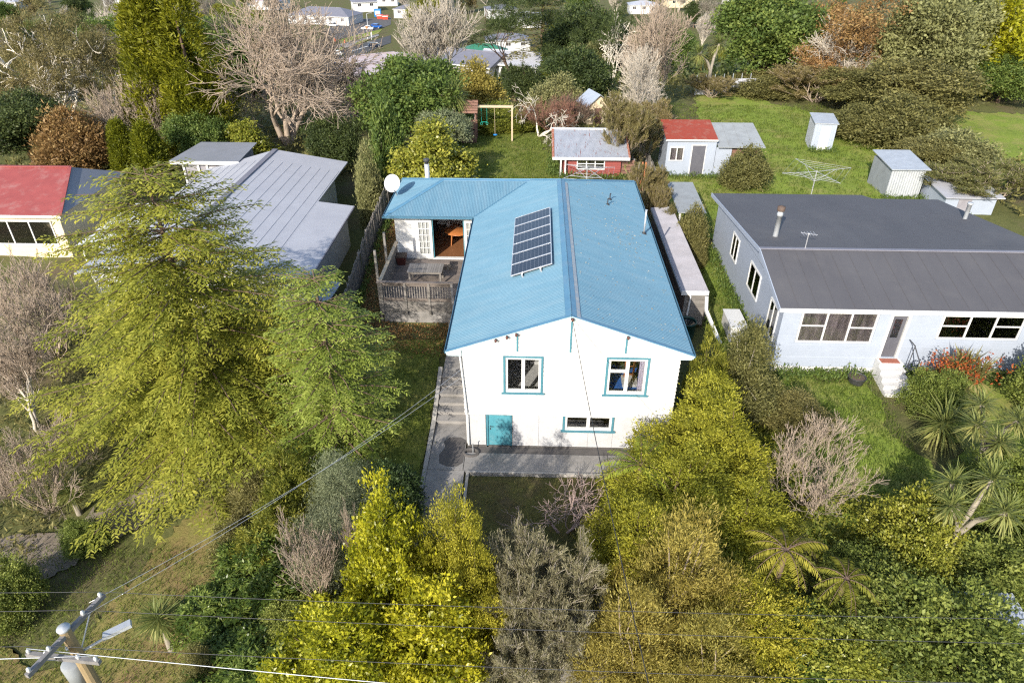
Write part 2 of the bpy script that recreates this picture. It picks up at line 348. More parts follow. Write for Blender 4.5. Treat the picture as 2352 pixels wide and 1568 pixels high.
# ------------------------------------------------------------------ terrain
def grid_sheet(name, xs, ys, zf, mat, kind='structure', mask=None):
    X, Y = np.meshgrid(xs, ys); Z = zf(X, Y); n, m_ = X.shape
    v = np.stack([X, Y, Z], -1).reshape(-1, 3)
    i = np.arange(n*m_).reshape(n, m_); q = np.stack([i[:-1, :-1], i[:-1, 1:], i[1:, 1:], i[1:, :-1]], -1).reshape(-1, 4)
    if mask is not None:
        cx = (X[:-1, :-1]+X[1:, 1:]).reshape(-1)/2; cy = (Y[:-1, :-1]+Y[1:, 1:]).reshape(-1)/2; q = q[mask(cx, cy)]
    return rawmesh_obj(name, v, q, mat, kind, smooth=True)
def rawmesh(name, v, q, mat=None, smooth=False, tint=None):
    me = bpy.data.meshes.new(name); k = q.shape[1]
    me.vertices.add(len(v)); me.vertices.foreach_set('co', np.ascontiguousarray(v, dtype=np.float32).ravel())
    me.loops.add(q.size); me.loops.foreach_set('vertex_index', np.ascontiguousarray(q, dtype=np.int32).ravel())
    me.polygons.add(len(q)); me.polygons.foreach_set('loop_start', np.arange(0, q.size, k, dtype=np.int32))
    if smooth: me.polygons.foreach_set('use_smooth', np.ones(len(q), dtype=bool))
    if tint is not None:
        a = me.attributes.new('tint', 'FLOAT', 'FACE'); a.data.foreach_set('value', np.ascontiguousarray(tint, dtype=np.float32))
    me.update(calc_edges=True)
    if mat: me.materials.append(mat)
    return me
def rawmesh_obj(name, v, q, mat, kind=None, smooth=False):
    o = link(name, rawmesh(name, v, q, mat, smooth))
    if kind: o['kind'] = kind
    return o
xs = np.unique(np.concatenate([np.arange(-45, 46, .75), np.arange(-400, 401, 16), [-2500, -1200, 1200, 2500]]))
ys = np.unique(np.concatenate([np.arange(-30, 60, .75), np.arange(60, 260, 6), np.arange(260, 700, 25), [-300, -120, -60, 1000, 1600, 3000]]))
grid_sheet('ground', xs, ys, lambda x, y: T(x, y)-.03*(np.abs(x) < 60)*(y < 60), M['ground'])
# lawns: sheets with uneven outlines laid on the ground
def lawn(name, poly, mat, lift=.02, step=.3, wob=.25):
    P = np.array(poly, float); Q = np.roll(P, -1, 0)
    def sd(x, y):
        x = np.asarray(x, float); y = np.asarray(y, float); best = np.full(x.shape, 1e9); c = np.zeros(x.shape, bool)
        for (x0, y0), (x1, y1) in zip(P, Q):
            ex, ey = x1-x0, y1-y0; t = np.clip(((x-x0)*ex+(y-y0)*ey)/(ex*ex+ey*ey), 0, 1)
            best = np.minimum(best, np.hypot(x-x0-t*ex, y-y0-t*ey)); c ^= ((y0 > y) != (y1 > y)) & (x < ex*(y-y0)/(ey or 1e-9)+x0)
        n = np.sin(x*1.7+y*.9)*np.sin(y*1.3-x*.6+2)+.6*np.sin(x*4.1+1)*np.sin(y*3.7)+.35*np.sin(x*9.3)*np.sin(y*8.1+1)
        return np.where(c, best, -best)+wob*n
    xs = np.arange(P[:, 0].min()-1, P[:, 0].max()+1, step); ys = np.arange(P[:, 1].min()-1, P[:, 1].max()+1, step)
    X, Y = np.meshgrid(xs, ys); D = sd(X, Y); n, m = X.shape
    keep = np.maximum.reduce([D[:-1, :-1], D[:-1, 1:], D[1:, 1:], D[1:, :-1]]) > 0
    h = .02; gx = (sd(X+h, Y)-sd(X-h, Y))/(2*h); gy = (sd(X, Y+h)-sd(X, Y-h))/(2*h); g2 = np.maximum(gx*gx+gy*gy, .2)
    mv = np.where(D < 0, np.clip(-D/g2, 0, step*1.3), 0); X = X+gx*mv; Y = Y+gy*mv
    i = np.arange(n*m).reshape(n, m); q = np.stack([i[:-1, :-1], i[:-1, 1:], i[1:, 1:], i[1:, :-1]], -1)[keep]
    return rawmesh_obj(name, np.stack([X, Y, T(X, Y)+lift], -1).reshape(-1, 3), q, mat, 'structure', smooth=True)
# ground sheets of the property and its neighbours
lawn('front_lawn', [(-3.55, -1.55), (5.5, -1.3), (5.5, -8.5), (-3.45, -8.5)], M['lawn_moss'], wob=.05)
lawn('side_lawn', [(-10.2, 6.6), (-5.35, 6.6), (-5.25, 1), (-5.3, -6), (-10.2, -6)], M['lawn'], wob=.05)
lawn('back_lawn', [(-9, 18), (2.2, 18), (2.5, 24), (.3, 27), (-1, 34), (-3, 36), (-6.6, 35), (-7.8, 30), (-8.6, 24)], M['lawn'], wob=.35)
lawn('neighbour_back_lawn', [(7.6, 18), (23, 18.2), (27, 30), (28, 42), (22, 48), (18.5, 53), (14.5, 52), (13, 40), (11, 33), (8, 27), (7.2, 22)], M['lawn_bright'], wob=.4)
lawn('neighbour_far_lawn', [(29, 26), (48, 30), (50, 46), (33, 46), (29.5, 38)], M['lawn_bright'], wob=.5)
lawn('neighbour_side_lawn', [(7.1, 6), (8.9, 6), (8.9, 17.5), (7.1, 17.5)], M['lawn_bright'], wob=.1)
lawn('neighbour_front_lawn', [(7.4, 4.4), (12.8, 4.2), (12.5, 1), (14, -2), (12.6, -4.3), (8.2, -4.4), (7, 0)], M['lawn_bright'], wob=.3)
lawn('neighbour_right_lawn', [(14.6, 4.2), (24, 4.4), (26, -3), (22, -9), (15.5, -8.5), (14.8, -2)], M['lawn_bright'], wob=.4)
lawn('verge', [(-26, -9), (-14.9, -8.2), (-13.6, -3), (-12.6, -2), (-9.5, -4), (-9, -9.5)], M['bank'], wob=.5)
lawn('gravel_drive', [(-22, -7.5), (-17.5, -5.6), (-14.6, -2.4), (-13.3, .5), (-14.7, 1), (-16.2, -2.2), (-18.8, -3.9), (-23, -4.2)], M['gravel'], .045, wob=.25)

# ------------------------------------------------------------------ the blue-roofed house
HA, ZE, ZR, YB, YR, YW, XW, HW = 4.235, 4.36, 5.865, 17.43, 13.24, 11.98, -8.71, 2.713
TP = (ZR-ZE)/HA; CP = math.cos(math.atan(TP)); SP = math.sin(math.atan(TP)); ZW = ZE+HW*TP; YF = 0.0
WL, WR, ZU = -3.67, 3.80, 1.64
house = empty('house', (0, 0, 0), 0, 'white two level weatherboard house with blue corrugated roof', 'house')

def cells(u0, u1, v0, v1, holes):
    us = sorted({u0, u1, *[h[0] for h in holes], *[h[1] for h in holes]}); vs = sorted({v0, v1, *[h[2] for h in holes], *[h[3] for h in holes]})
    us = [u for u in us if u0 <= u <= u1]; vs = [v for v in vs if v0 <= v <= v1]; out = []
    for a, b in zip(us, us[1:]):
        for c, d in zip(vs, vs[1:]):
            mu, mv = (a+b)/2, (c+d)/2
            if not any(h[0] < mu < h[1] and h[2] < mv < h[3] for h in holes): out.append((a, b, c, d))
    return out
def board_runs(u0, u1, v0, v1, step, holes, lim=None):
    out = []; v = v0
    while v < v1-1e-4:
        top = min(v+step, v1)
        brk = sorted({v, top, *[h[2] for h in holes if v < h[2] < top], *[h[3] for h in holes if v < h[3] < top]})
        for c, d in zip(brk, brk[1:]):
            if d-c < .015: continue
            cuts = sorted([(h[0], h[1]) for h in holes if h[2] < (c+d)/2 < h[3]]); a = u0
            for h0, h1 in cuts:
                if h0 > a: out.append((a, min(h0, u1), c, d))
                a = max(a, h1)
            if a < u1: out.append((a, u1, c, d))
        v = top
    return out
WIN = {'left': (-2.28, -.88, 2.62, 4.12), 'right': (1.30, 2.80, 2.62, 4.14), 'low': (-.10, 1.77, .88, 1.60)}
UH = [WIN['left'], WIN['right']]
Y0 = .06        # face of the framing, boards stand proud of it
# framing behind the boards
fb = MB()
for a, b, c, d in cells(WL, WR, ZU, ZE, UH): fb.box(a, b, Y0+.02, Y0+.14, c, d)
fb.prism([(WL, ZE), (WR, ZE), (.02, ZR-.08)], 'y', Y0+.02, Y0+.14)
fb.build('front_wall', M['white'], house)
def sl_x(z):   # gable half-width at height z
    return max(.02, (ZR-.06-z)/TP)
k = 0
for a, b, c, d in board_runs(WL-.02, WR+.02, ZU-.02, ZR-.14, .165, UH):
    la, lb = max(a, -sl_x(c)+.02), min(b, sl_x(c)+.02); ta, tb = max(a, -sl_x(d)+.02), min(b, sl_x(d)+.02)
    if lb-la < .05: continue
    if tb < ta: ta = tb = (ta+tb)/2
    MB().hexa([(la, Y0-.03, c), (lb, Y0-.03, c), (lb, Y0+.018, c), (la, Y0+.018, c), (ta, Y0-.008, d-.004), (tb, Y0-.008, d-.004), (tb, Y0+.018, d-.004), (ta, Y0+.018, d-.004)]).build('weatherboard', M['white'], house)
# lower storey: sheet panels with joints, door and window openings
LD = (-2.93, -1.98, -.05, 1.58)
px_ = [WL+.03, LD[0]-.02, LD[1]+.02, -.98, WIN['low'][0], .86, WIN['low'][1], 2.7, 3.66]
for a, b in zip(px_, px_[1:]):
    if abs(a-(LD[0]-.02)) < .01: continue
    if WIN['low'][0]-.01 <= a < WIN['low'][1]-.01:
        MB().box(a+.004, b-.004, Y0+.05, Y0+.12, .06, WIN['low'][2]).build('wall_panel', M['panel_white'], house)
    else: MB().box(a+.004, b-.004, Y0+.05, Y0+.12, .06, ZU-.025).build('wall_panel', M['panel_white'], house)
MB().box(WL, 3.7, Y0+.02, Y0+.3, -.3, .055).build('foundation', M['concrete_dark'], house)
MB().box(WL-.03, WR+.03, Y0-.032, Y0+.10, ZU-.06, ZU-.022).build('flashing', M['white_trim'], house)
# side and back walls (boards on both long sides)
sw = MB(); sw.box(WL-.02, WL+.12, Y0+.14, YW+.42, .0, ZE+.1); sw.box(WR-.12, WR+.02, Y0+.14, YB-.5, .0, ZE+.1); sw.box(WL, WR, YB-.64, YB-.5, 0, ZE+.1)
sw.build('side_wall', M['white'], house)
n = 0; z = ZU
bm_ = MB().hexa([(-.035, 0, 0), (0, 0, 0), (0, 17.1-.3, 0), (-.035, 17.1-.3, 0), (-.008, 0, .16), (0, 0, .16), (0, 17.1-.3, .16), (-.008, 17.1-.3, .16)]).mesh('weatherboard', M['white'])
bl_ = MB().hexa([(-.035, 0, 0), (0, 0, 0), (0, 12.2, 0), (-.035, 12.2, 0), (-.008, 0, .16), (0, 0, .16), (0, 12.2, .16), (-.008, 12.2, .16)]).mesh('weatherboard', M['white'])
while z < ZE-.12:
    link('weatherboard', bl_, house, (WL-.021, Y0, z)); o = link('weatherboard', bm_, house, (WR+.021, Y0, z)); o.scale = (-1, 1, 1)
    z += .165
# interior: floors and partitions, so that the windows look into rooms
MB().box(WL+.12, WR-.12, Y0+.14, 12.2, ZU-.02, ZU+.06).build('floor', M['carpet'], house)
ip = MB(); ip.box(-.06, .06, Y0+.14, 4, ZU+.06, ZE-.06); ip.box(WL+.12, WR-.12, 4, 4.1, ZU+.06, ZE-.06); ip.box(WL+.12, WR-.12, Y0+.14, 12.3, ZE-.06, ZE)
ip.build('partition', M['int_wall'], house)
lf = MB(); lf.box(WL+.12, WR-.12, Y0+.3, 3, -.05, 0); lf.box(WL+.12, WR-.12, 3, 3.1, 0, ZU-.05); lf.build('basement_room', M['int_dark'], house)

def window(parent, x0, x1, z0, z1, y, cols, mid=None, trim='teal', frame='white_trim', glass='glass', tw=.075, sillw=.07, head=True):
    """sash window on a wall that faces -y. cols: list of (xa, xb, [z splits])"""
    w = MB()
    if trim:
        w.box(x0, x0+tw, y-.055, y+.06, z0+.0, z1); w.box(x1-tw, x1, y-.055, y+.06, z0, z1)
        if head: w.box(x0, x1, y-.0565, y+.06, z1-.003, z1+tw*.8)
        o = w.build('window', M[trim], parent)
        MB().box(x0-.07, x1+.07, y-.10, y+.05, z0-.05, z0).build('sill', M[trim], o)
    ix0, ix1, iz0, iz1 = x0+(tw if trim else 0)+.002, x1-(tw if trim else 0)-.002, z0+.002, z1-.006
    f = MB(); fw = .085; yf, yb = y-.02, y+.07
    f.box(ix0, ix1, yf, yb, iz0, iz0+fw*1.2); f.box(ix0, ix1, yf, yb, iz1-fw, iz1)
    f.box(ix0, ix0+fw, yf+.002, yb-.002, iz0+fw*1.2, iz1-fw); f.box(ix1-fw, ix1, yf+.002, yb-.002, iz0+fw*1.2, iz1-fw)
    if not trim:
        o = f.build('window', M[frame], parent)
    else: f.build('frame', M[frame], o)
    n = len(cols); xw = (ix1-ix0-2*fw)
    for i, (a, b, spl) in enumerate(cols):
        xa, xb = ix0+fw+xw*a, ix0+fw+xw*b
        if i > 0: MB().box(xa-.06, xa+.06, yf-.003, yb, iz0+fw*1.2, iz1-fw).build('mullion', M[frame], o)
        zz = [iz0+fw*1.2]+[iz0+fw*1.2+(iz1-iz0-2.2*fw)*s for s in spl]+[iz1-fw]
        for s in zz[1:-1]: MB().box(xa, xb, yf+.004, yb, s-.045, s+.045).build('transom', M[frame], o)
        for s0, s1 in zip(zz, zz[1:]): MB().box(xa+.001, xb-.001, y+.025, y+.031, s0, s1).build('pane', M[glass], o)
    return o
window(house, *WIN['left'], Y0, [(0, .5, []), (.5, 1, [])])
window(house, *WIN['right'], Y0, [(0, .5, [.66]), (.5, 1, [])])
window(house, WIN['low'][0], WIN['low'][1], WIN['low'][2], ZU-.065, Y0+.05, [(0, .5, []), (.5, 1, [])], head=False)
# lower door
d = MB(); d.box(LD[0], LD[0]+.07, Y0+.02, Y0+.12, LD[2], LD[3]); d.box(LD[1]-.07, LD[1], Y0+.02, Y0+.12, LD[2], LD[3]); d.box(LD[0]+.07, LD[1]-.07, Y0+.022, Y0+.12, LD[3]-.06, LD[3])
dr = d.build('door_frame', M['teal'], house)
dl = MB().box(LD[0]+.075, LD[1]-.075, Y0+.065, Y0+.105, LD[2]+.01, LD[3]-.065).build('door', M['teal_door'], house)
MB().tube([(LD[0]+.15, Y0+.07, .98), (LD[0]+.15, Y0+.01, .98), (LD[0]+.27, Y0+.0, .98)], .013, 6).build('handle', M['dark'], dl)
MB().box(LD[0]+.13, LD[0]+.17, Y0+.055, Y0+.066, .8, .88).build('lock', M['dark'], dl)
MB().box(LD[0]-.05, LD[1]+.25, -.22, Y0+.02, -.1, -.01).build('door_step', M['concrete'], house)
# teal battens on the gable
for x, za, zb in ((-1.79, 4.38, 5.10), (.03, 4.38, 5.60), (1.92, 4.38, 5.06)):
    MB().box(x-.03, x+.03, Y0-.052, Y0-.02, za, zb).build('gable_batten', M['teal'], house)
# roof: corrugated sheets
def corr(mb, o, S, D, s0, s1, lo, hi, pitch=.076, amp=.010, k=6):
    o = np.array(o, float); S = np.array(S, float); D = np.array(D, float); N = np.cross(S, D); N /= np.linalg.norm(N)
    if N[2] < 0: N = -N
    n = int(abs(s1-s0)/pitch*k)+1; ss = np.linspace(s0, s1, n)
    vs = []
    for s in ss:
        h = amp*math.cos(2*rad*s/pitch); l, g = lo(s), hi(s)
        vs.append(o+S*s+D*l+N*h); vs.append(o+S*s+D*max(g, l+1e-4)+N*h)
    mb.add(vs, [(2*i, 2*i+2, 2*i+3, 2*i+1) for i in range(n-1)])
SL = HA/CP            # slope length
dl_ = (-CP, 0, -SP); dr_ = (CP, 0, -SP)
r1 = MB()     # main left slope: from ridge down to eave, cut by the valley
def hiL(y): return SL if y <= YW else max(0.05, SL*(1-(y-YW)/HA))
corr(r1, (0, 0, ZR), (0, 1, 0), dl_, YF, (HA+YR+YW)/2, lambda y: .02 if y < YR else SL*(y-YR)/HA, hiL, .105, .013)
ro = r1.build('roof', M['roof_blue'], house, True)
r2 = MB(); corr(r2, (0, 0, ZR), (0, 1, 0), dr_, YF, YB, lambda y: .02 if y < YR else SL*(y-YR)/HA, lambda y: SL, .105, .013)
r2.build('roof_slope', M['roof_blue'], house, True)
r3 = MB()     # remaining left strip behind the wing ridge + back hip
corr(r3, (0, YB, ZE), (1, 0, 0), (0, -CP, SP), -HA, HA, lambda x: 0, lambda x: SL*(1-abs(x)/HA))
r3.build('roof_slope', M['roof_blue'], house, True)
WS = HW/CP
r4 = MB()     # wing front slope: between hip and valley
corr(r4, (0, YW+HW, ZW), (1, 0, 0), (0, -CP, -SP), XW, -HA+HW, lambda x: (WS*max(0, (XW+HW-x)/HW) if x < XW+HW else 0), lambda x: WS if x < -HA else max(.01, WS*(1-(x+HA)/HW)))
r4.build('roof_slope', M['roof_blue_x'], house, True)
r5 = MB(); corr(r5, (XW, 0, ZE), (0, 1, 0), (CP, 0, SP), YW, YW+2*HW, lambda y: 0, lambda y: WS*(1-abs(y-YW-HW)/HW))
r5.build('roof_slope', M['roof_blue'], house, True)
r6 = MB(); corr(r6, (0, YW+HW, ZW), (1, 0, 0), (0, CP, -SP), XW, 0, lambda x: WS*max(0, (XW+HW-x)/HW), lambda x: WS)
r6.build('roof_slope', M['roof_blue'], house, True)
def cap(a, b, w, lift, sag, name, mat='roof_blue_trim', rim=.02):
    a = Vector(a); b = Vector(b); d = (b-a).normalized(); sd = d.cross(Vector((0, 0, 1))).normalized()
    m = MB(); vs = []
    for p in (a, b):
        for s, h in ((-1, -sag), (-.93, -sag+rim), (-.16, lift*.6), (0, lift+.025), (.16, lift*.6), (.93, -sag+rim), (1, -sag)):
            vs.append(p+sd*(s*w)+Vector((0, 0, h)))
    m.add(vs, [(i, i+1, 8+i, 7+i) for i in range(6)])
    return m.build(name, M[mat], ro)
cap((0, YF-.03, ZR), (0, YR, ZR), .20, .03, .055, 'ridge_cap')
MB().bar((.255, YF, ZR-.255*TP+.022), (.255, YR-.2, ZR-.255*TP+.022), .13, .012, (SP, 0, CP)).build('ridge_flashing', surf('lichened_lead', (.20, .26, .32), (.27, .28, .28), 5, .7, dirt=(.45, .43, .38), dscale=6, damt=.6), ro)
cap((XW+HW-.05, YW+HW, ZW), (-HA+HW, YW+HW, ZW), .16, .03, .04, 'ridge_cap')
for a, b in (((XW, YW, ZE), (XW+HW, YW+HW, ZW)), ((HA, YB, ZE), (0, YR, ZR)), ((-HA, YB, ZE), (0, YR, ZR)), ((XW, YW+2*HW, ZE), (XW+HW, YW+HW, ZW))):
    cap(a, b, .12, .03, .015, 'hip_cap', rim=.015)
MB().bar((-HA, YW, ZE+.012), (-HA+HW, YW+HW, ZW+.012), .10, .01).build('valley', M['gutter_blue'], ro)
# gutters, fascia, barge boards
def gutter(a, b, side, name='gutter'):
    a = Vector(a); b = Vector(b); m = MB()
    d = (b-a).normalized(); s = Vector(side)
    prof = [(0, .0), (0, -.09), (.10, -.09), (.115, .012), (.10, .012), (.092, -.078), (.01, -.078), (.01, 0)]
    vs = [p+s*u+Vector((0, 0, v)) for p in (a, b) for u, v in prof]; n = len(prof)
    m.add(vs, [(i, (i+1) % n, n+(i+1) % n, n+i) for i in range(n)]+[tuple(range(n)), tuple(range(2*n-1, n-1, -1))])
    return m.build(name, M['gutter_blue'], house)
gutter((-HA+.03, YF, ZE-.02), (-HA+.03, YW-.1, ZE-.02), (-1, 0, 0)); gutter((HA-.03, YF, ZE-.02), (HA-.03, YB, ZE-.02), (1, 0, 0))
gutter((XW-.1, YW+.03, ZE-.02), (-HA+.02, YW+.03, ZE-.02), (0, -1, 0)); gutter((XW+.03, YW, ZE-.02), (XW+.03, YW+2*HW, ZE-.02), (-1, 0, 0))
MB().box(XW+.06, -HA+.3, YW+.04, YW+.07, ZE-.17, ZE-.03).build('fascia', M['white_trim'], house)
for s in (-1, 1):
    p0 = Vector((s*(HA+.02), YF-.025, ZE-.075)); p1 = Vector((0, YF-.025, ZR-.075))
    MB().bar(p0, p1, .03, .15, (0, 0, 1)).build('barge_board', M['fascia'], house)
    MB().bar(p0+Vector((0, .012, .085)), p1+Vector((0, .012, .085)), .13, .022, (0, 0, 1)).build('barge_flashing', M['roof_blue_trim'], house)
    MB().box(min(s*3.72, s*4.2), max(s*3.72, s*4.2), YF, YF+.05, ZE-.2, ZE-.02).build('boxed_eave', M['fascia'], house)
    MB().box(min(s*3.84, s*4.22), max(s*3.84, s*4.22), YF+.05, 11.9, ZE-.06, ZE-.045).build('soffit', M['white_trim'], house)
MB().box(XW+.1, -HA, YW+.07, YW+.42, ZE-.1, ZE-.085).build('soffit', M['white_trim'], house)
# downpipe and drain on the front left corner
MB().tube([(-3.78, -.02, 4.15), (-3.76, -.03, 4.0), (-3.62, -.03, 1.75), (-3.60, .06, 1.55), (-3.60, .02, .12)], .035, 8).build('downpipe', M['white_trim'], house)
m = MB(); ring = [(-3.5+.27*math.cos(a), -.32+.2*math.sin(a), .03) for a in np.linspace(0, 2*rad, 17)]
m.tube(ring, .06, 8, False).build('gully_ring', M['concrete_dark'], house)
MB().tube([(-3.42, -.3, 0), (-3.42, -.3, .42), (-3.40, -.34, .50)], .018, 6).build('garden_tap', M['galv'], house)
MB().lathe([(0, -.12), (.09, -.08), (.12, 0), (.09, .08), (0, .12)], (-3.98, .25, 4.12), 12).build('eave_lamp', M['white_trim'], house, True)
# insulators on the barge
for x, y in ((-2.52, -.06), (-2.14, -.06), (-1.82, -.07), (.04, -.08), (1.93, -.07)):
    zz = ZR-abs(x)*TP-.10
    i_ = MB().box(x-.035, x+.035, y-.06, y+.02, zz-.04, zz+.05).build('bracket', M['dark'], house)
    MB().lathe([(0, -.05), (.035, -.04), (.035, 0), (.05, .01), (.045, .05), (.02, .06), (0, .06)], (x, y-.09, zz+.02), 8).build('insulator', M['porcelain'], i_, True)
# wing walls and its French doors
YD = YW+.44
OP = (-6.38, -4.86, 1.92, 4.04)
fw_ = MB()
for a, b, c, d in cells(-8.29, -3.6, .6, ZE-.1, [OP]): fw_.box(a, b, YD+.02, YD+.14, c, d)
fw_.box(-8.29, -8.15, YD+.14, YB-.5, .6, ZE); fw_.box(-8.29, -3.6, YB-.62, YB-.5, .6, ZE); fw_.box(-3.62, -3.5, YD+.14, YB-.6, 1.9, ZE)
fw_.build('wing_wall', M['white'], house)
for a, b, c, d in board_runs(-8.31, -3.7, 1.9, ZE-.12, .165, [(OP[0]-.09, OP[1]+.09, OP[2]-.1, OP[3]+.09)]):
    MB().hexa([(a, YD-.028, c), (b, YD-.028, c), (b, YD+.018, c), (a, YD+.018, c), (a, YD-.006, d-.005), (b, YD-.006, d-.005), (b, YD+.018, d-.005), (a, YD+.018, d-.005)]).build('weatherboard', M['white'], house)
dfm = MB(); dfm.box(OP[0]-.09, OP[0], YD-.04, YD+.14, OP[2], OP[3]+.09); dfm.box(OP[1], OP[1]+.09, YD-.04, YD+.14, OP[2], OP[3]+.09); dfm.box(OP[0], OP[1], YD-.042, YD+.14, OP[3], OP[3]+.09)
dfm.build('door_frame', M['teal'], house); MB().box(OP[0]-.1, OP[1]+.1, YD-.08, YD+.12, 1.86, 1.935).build('door_sill', M['white_trim'], house)
def french(x0, x1, y):
    lf = MB(); z0, z1 = 1.93, 4.02; st = .12
    lf.box(x0, x0+st, y-.045, y, z0, z1); lf.box(x1-st, x1, y-.045, y, z0, z1); lf.box(x0+st, x1-st, y-.045, y, z0, z0+.24); lf.box(x0+st, x1-st, y-.045, y, z1-.13, z1)
    o = lf.build('door', M['white_trim'], house); gx0, gx1, gz0, gz1 = x0+st, x1-st, z0+.24, z1-.13
    for j in range(1, 3): xx = gx0+(gx1-gx0)*j/3; MB().box(xx-.014, xx+.014, y-.042, y-.004, gz0, gz1).build('glazing_bar', M['white_trim'], o)
    for i in range(1, 5): zz = gz0+(gz1-gz0)*i/5; MB().box(gx0, gx1, y-.040, y-.006, zz-.016, zz+.016).build('glazing_bar', M['white_trim'], o)
    for j in range(3):
        for i in range(5):
            xa = gx0+(gx1-gx0)*j/3; xb = gx0+(gx1-gx0)*(j+1)/3; za = gz0+(gz1-gz0)*i/5; zb = gz0+(gz1-gz0)*(i+1)/5
            MB().box(xa+.015, xb-.015, y-.026, y-.021, za+.017, zb-.017).build('pane', M['glass'], o)
    MB().tube([(x0+.06 if x0 < -6 else x1-.06, y-.045, 2.95), (x0+.06 if x0 < -6 else x1-.06, y-.1, 2.95), (x0+.16 if x0 < -6 else x1-.16, y-.11, 2.95)], .012, 6).build('handle', M['dark'], o)
french(-7.22, -6.44, YD-.055); french(-4.80, -4.02, YD-.055)
MB().box(-8.1, -3.62, YD+.14, YB-.65, 1.84, 1.915).build('floor', M['floor_int'], house)
MB().box(-8.15, -3.6, YB-.66, YB-.63, 1.95, ZE-.15).build('room_wall', M['int_wall'], house)
MB().box(-8.15, -3.6, YD+.14, YB-.63, ZE-.12, ZE-.08).build('ceiling', M['int_wall'], house)
for xa, xb in ((-6.55, -5.75), (-5.6, -4.7)):
    o = MB().box(xa, xb, YB-.70, YB-.665, 2.75, 3.75).build('interior_window', M['white_trim'], house)
# flue, dish, vents, mast
fl = empty('chimney_flue', (-7.1, 16.2, 4.78), 0, 'tall silver flue pipe with dark cowl on the wing roof', 'chimney')
MB().lathe([(.13, -.3), (.13, .85), (.10, .85), (.10, -.3)], n=14).build('pipe', M['galv'], fl, True)
MB().lathe([(.10, .84), (.105, .95), (.15, .95), (.17, 1.1), (.15, 1.12), (0, 1.13)], n=14).build('cowl', M['dark'], fl, True)
MB().lathe([(.26, -.28), (.14, -.1)], n=14).build('flashing', M['dark'], fl, True)
ds = empty('satellite_dish', (-8.62, 14.4, 4.42), 0, 'white satellite dish on the left corner of the blue roof', 'satellite dish')
dish = MB(); n = 20; vs = [(0, 0, 0)]; fs = []
for i in range(1, 6):
    for j in range(n):
        r_ = .43*i/5; a = 2*rad*j/n; vs.append((r_*math.cos(a), .22*(i/5)**2, r_*math.sin(a)*1.08))
for j in range(n): fs.append((0, 1+j, 1+(j+1) % n))
for i in range(4):
    for j in range(n): fs.append((1+i*n+j, 1+i*n+(j+1) % n, 1+(i+1)*n+(j+1) % n, 1+(i+1)*n+j))
dish.add([(x, -y, z) for x, y, z in vs], fs); do_ = dish.build('reflector', M['dish'], ds, True, (0.02, -.02, .72), (R(-28), 0, R(-8)))
md = do_.modifiers.new('t', 'SOLIDIFY'); md.thickness = .015
MB().tube([(.08, .3, -.3), (.06, .16, .3), (.03, .08, .66)], .03, 8).build('mount', M['galv'], ds)
MB().tube([(.03, .02, .40), (.10, -.45, .50)], .015, 6).build('feed_arm', M['galv'], ds); MB().tube([(.10, -.42, .50), (.10, -.52, .56)], .035, 8).build('feed_horn', M['white_trim'], ds)
def onroof(x, y): return ZR-abs(x)*TP
for x, y, lab in ((2.45, 12.92, 'upper of two small dark vent pipes near the back of the right slope'), (2.26, 12.05, 'lower of two small dark vent pipes near the back of the right slope')):
    v = empty('vent_pipe', (x, y, onroof(x, y)), 0, lab, 'vent pipe', 'vent pipes on the blue roof')
    MB().tube([(0, 0, -.05), (0, 0, .28), (.03, -.05, .33)], .028, 8).build('pipe', M['dark'], v); MB().lathe([(.10, -.03), (.05, .06), (.03, .07)], n=10).build('boot', M['black'], v, True)
v = empty('roof_mast', (3.79, 9.88, onroof(3.79, 9.88)), 0, 'slim silver mast pipe on a black boot near the right eave', 'mast')
MB().tube([(0, 0, -.05), (.0, 0, 1.12)], .042, 10).build('pipe', M['galv'], v, True); MB().lathe([(.13, -.05), (.07, .08), (.045, .10)], n=12).build('boot', M['black'], v, True)
MB().tube([(0, 0, 1.12), (0, 0, 1.16)], .055, 10).build('cap', M['galv'], v)
# solar array
ang = math.atan(TP)
sa = empty('solar_array', (0, 0, 0), 0, 'black solar panel array of six panels on the left roof slope', 'solar panels')
sy0 = 3.95; ph = 5.76/6
fr = MB()
W_ = 1.68
fr.box(0, W_, 0, .035, 0, .04); fr.box(0, W_, ph-.04, ph-.005, 0, .04); fr.box(0, .03, .035, ph-.04, 0, .04); fr.box(W_-.03, W_, .035, ph-.04, 0, .04)
frm = fr.mesh('frame', M['alu']); pm = MB().box(.03, W_-.03, .035, ph-.04, .008, .034).mesh('solar_panel', M['cell'])
x_lo = -2.15; zlo = onroof(x_lo, 0)+.13
for i in range(6):
    p = link('solar_panel', pm, sa, (x_lo, sy0+i*ph, zlo), (0, -ang, 0)); link('frame', frm, p)
for xx in (.45, 1.2):
    MB().box(xx-.025, xx+.025, -.16, 5.8, -.05, -.004).build('rail', M['alu'], sa, False, (x_lo, sy0, zlo), (0, -ang, 0))
    for yy in (-.1, 1.5, 3., 4.5): MB().box(xx-.03, xx+.03, yy, yy+.05, -.13, -.05).build('roof_bracket', M['alu'], sa, False, (x_lo, sy0, zlo), (0, -ang, 0))
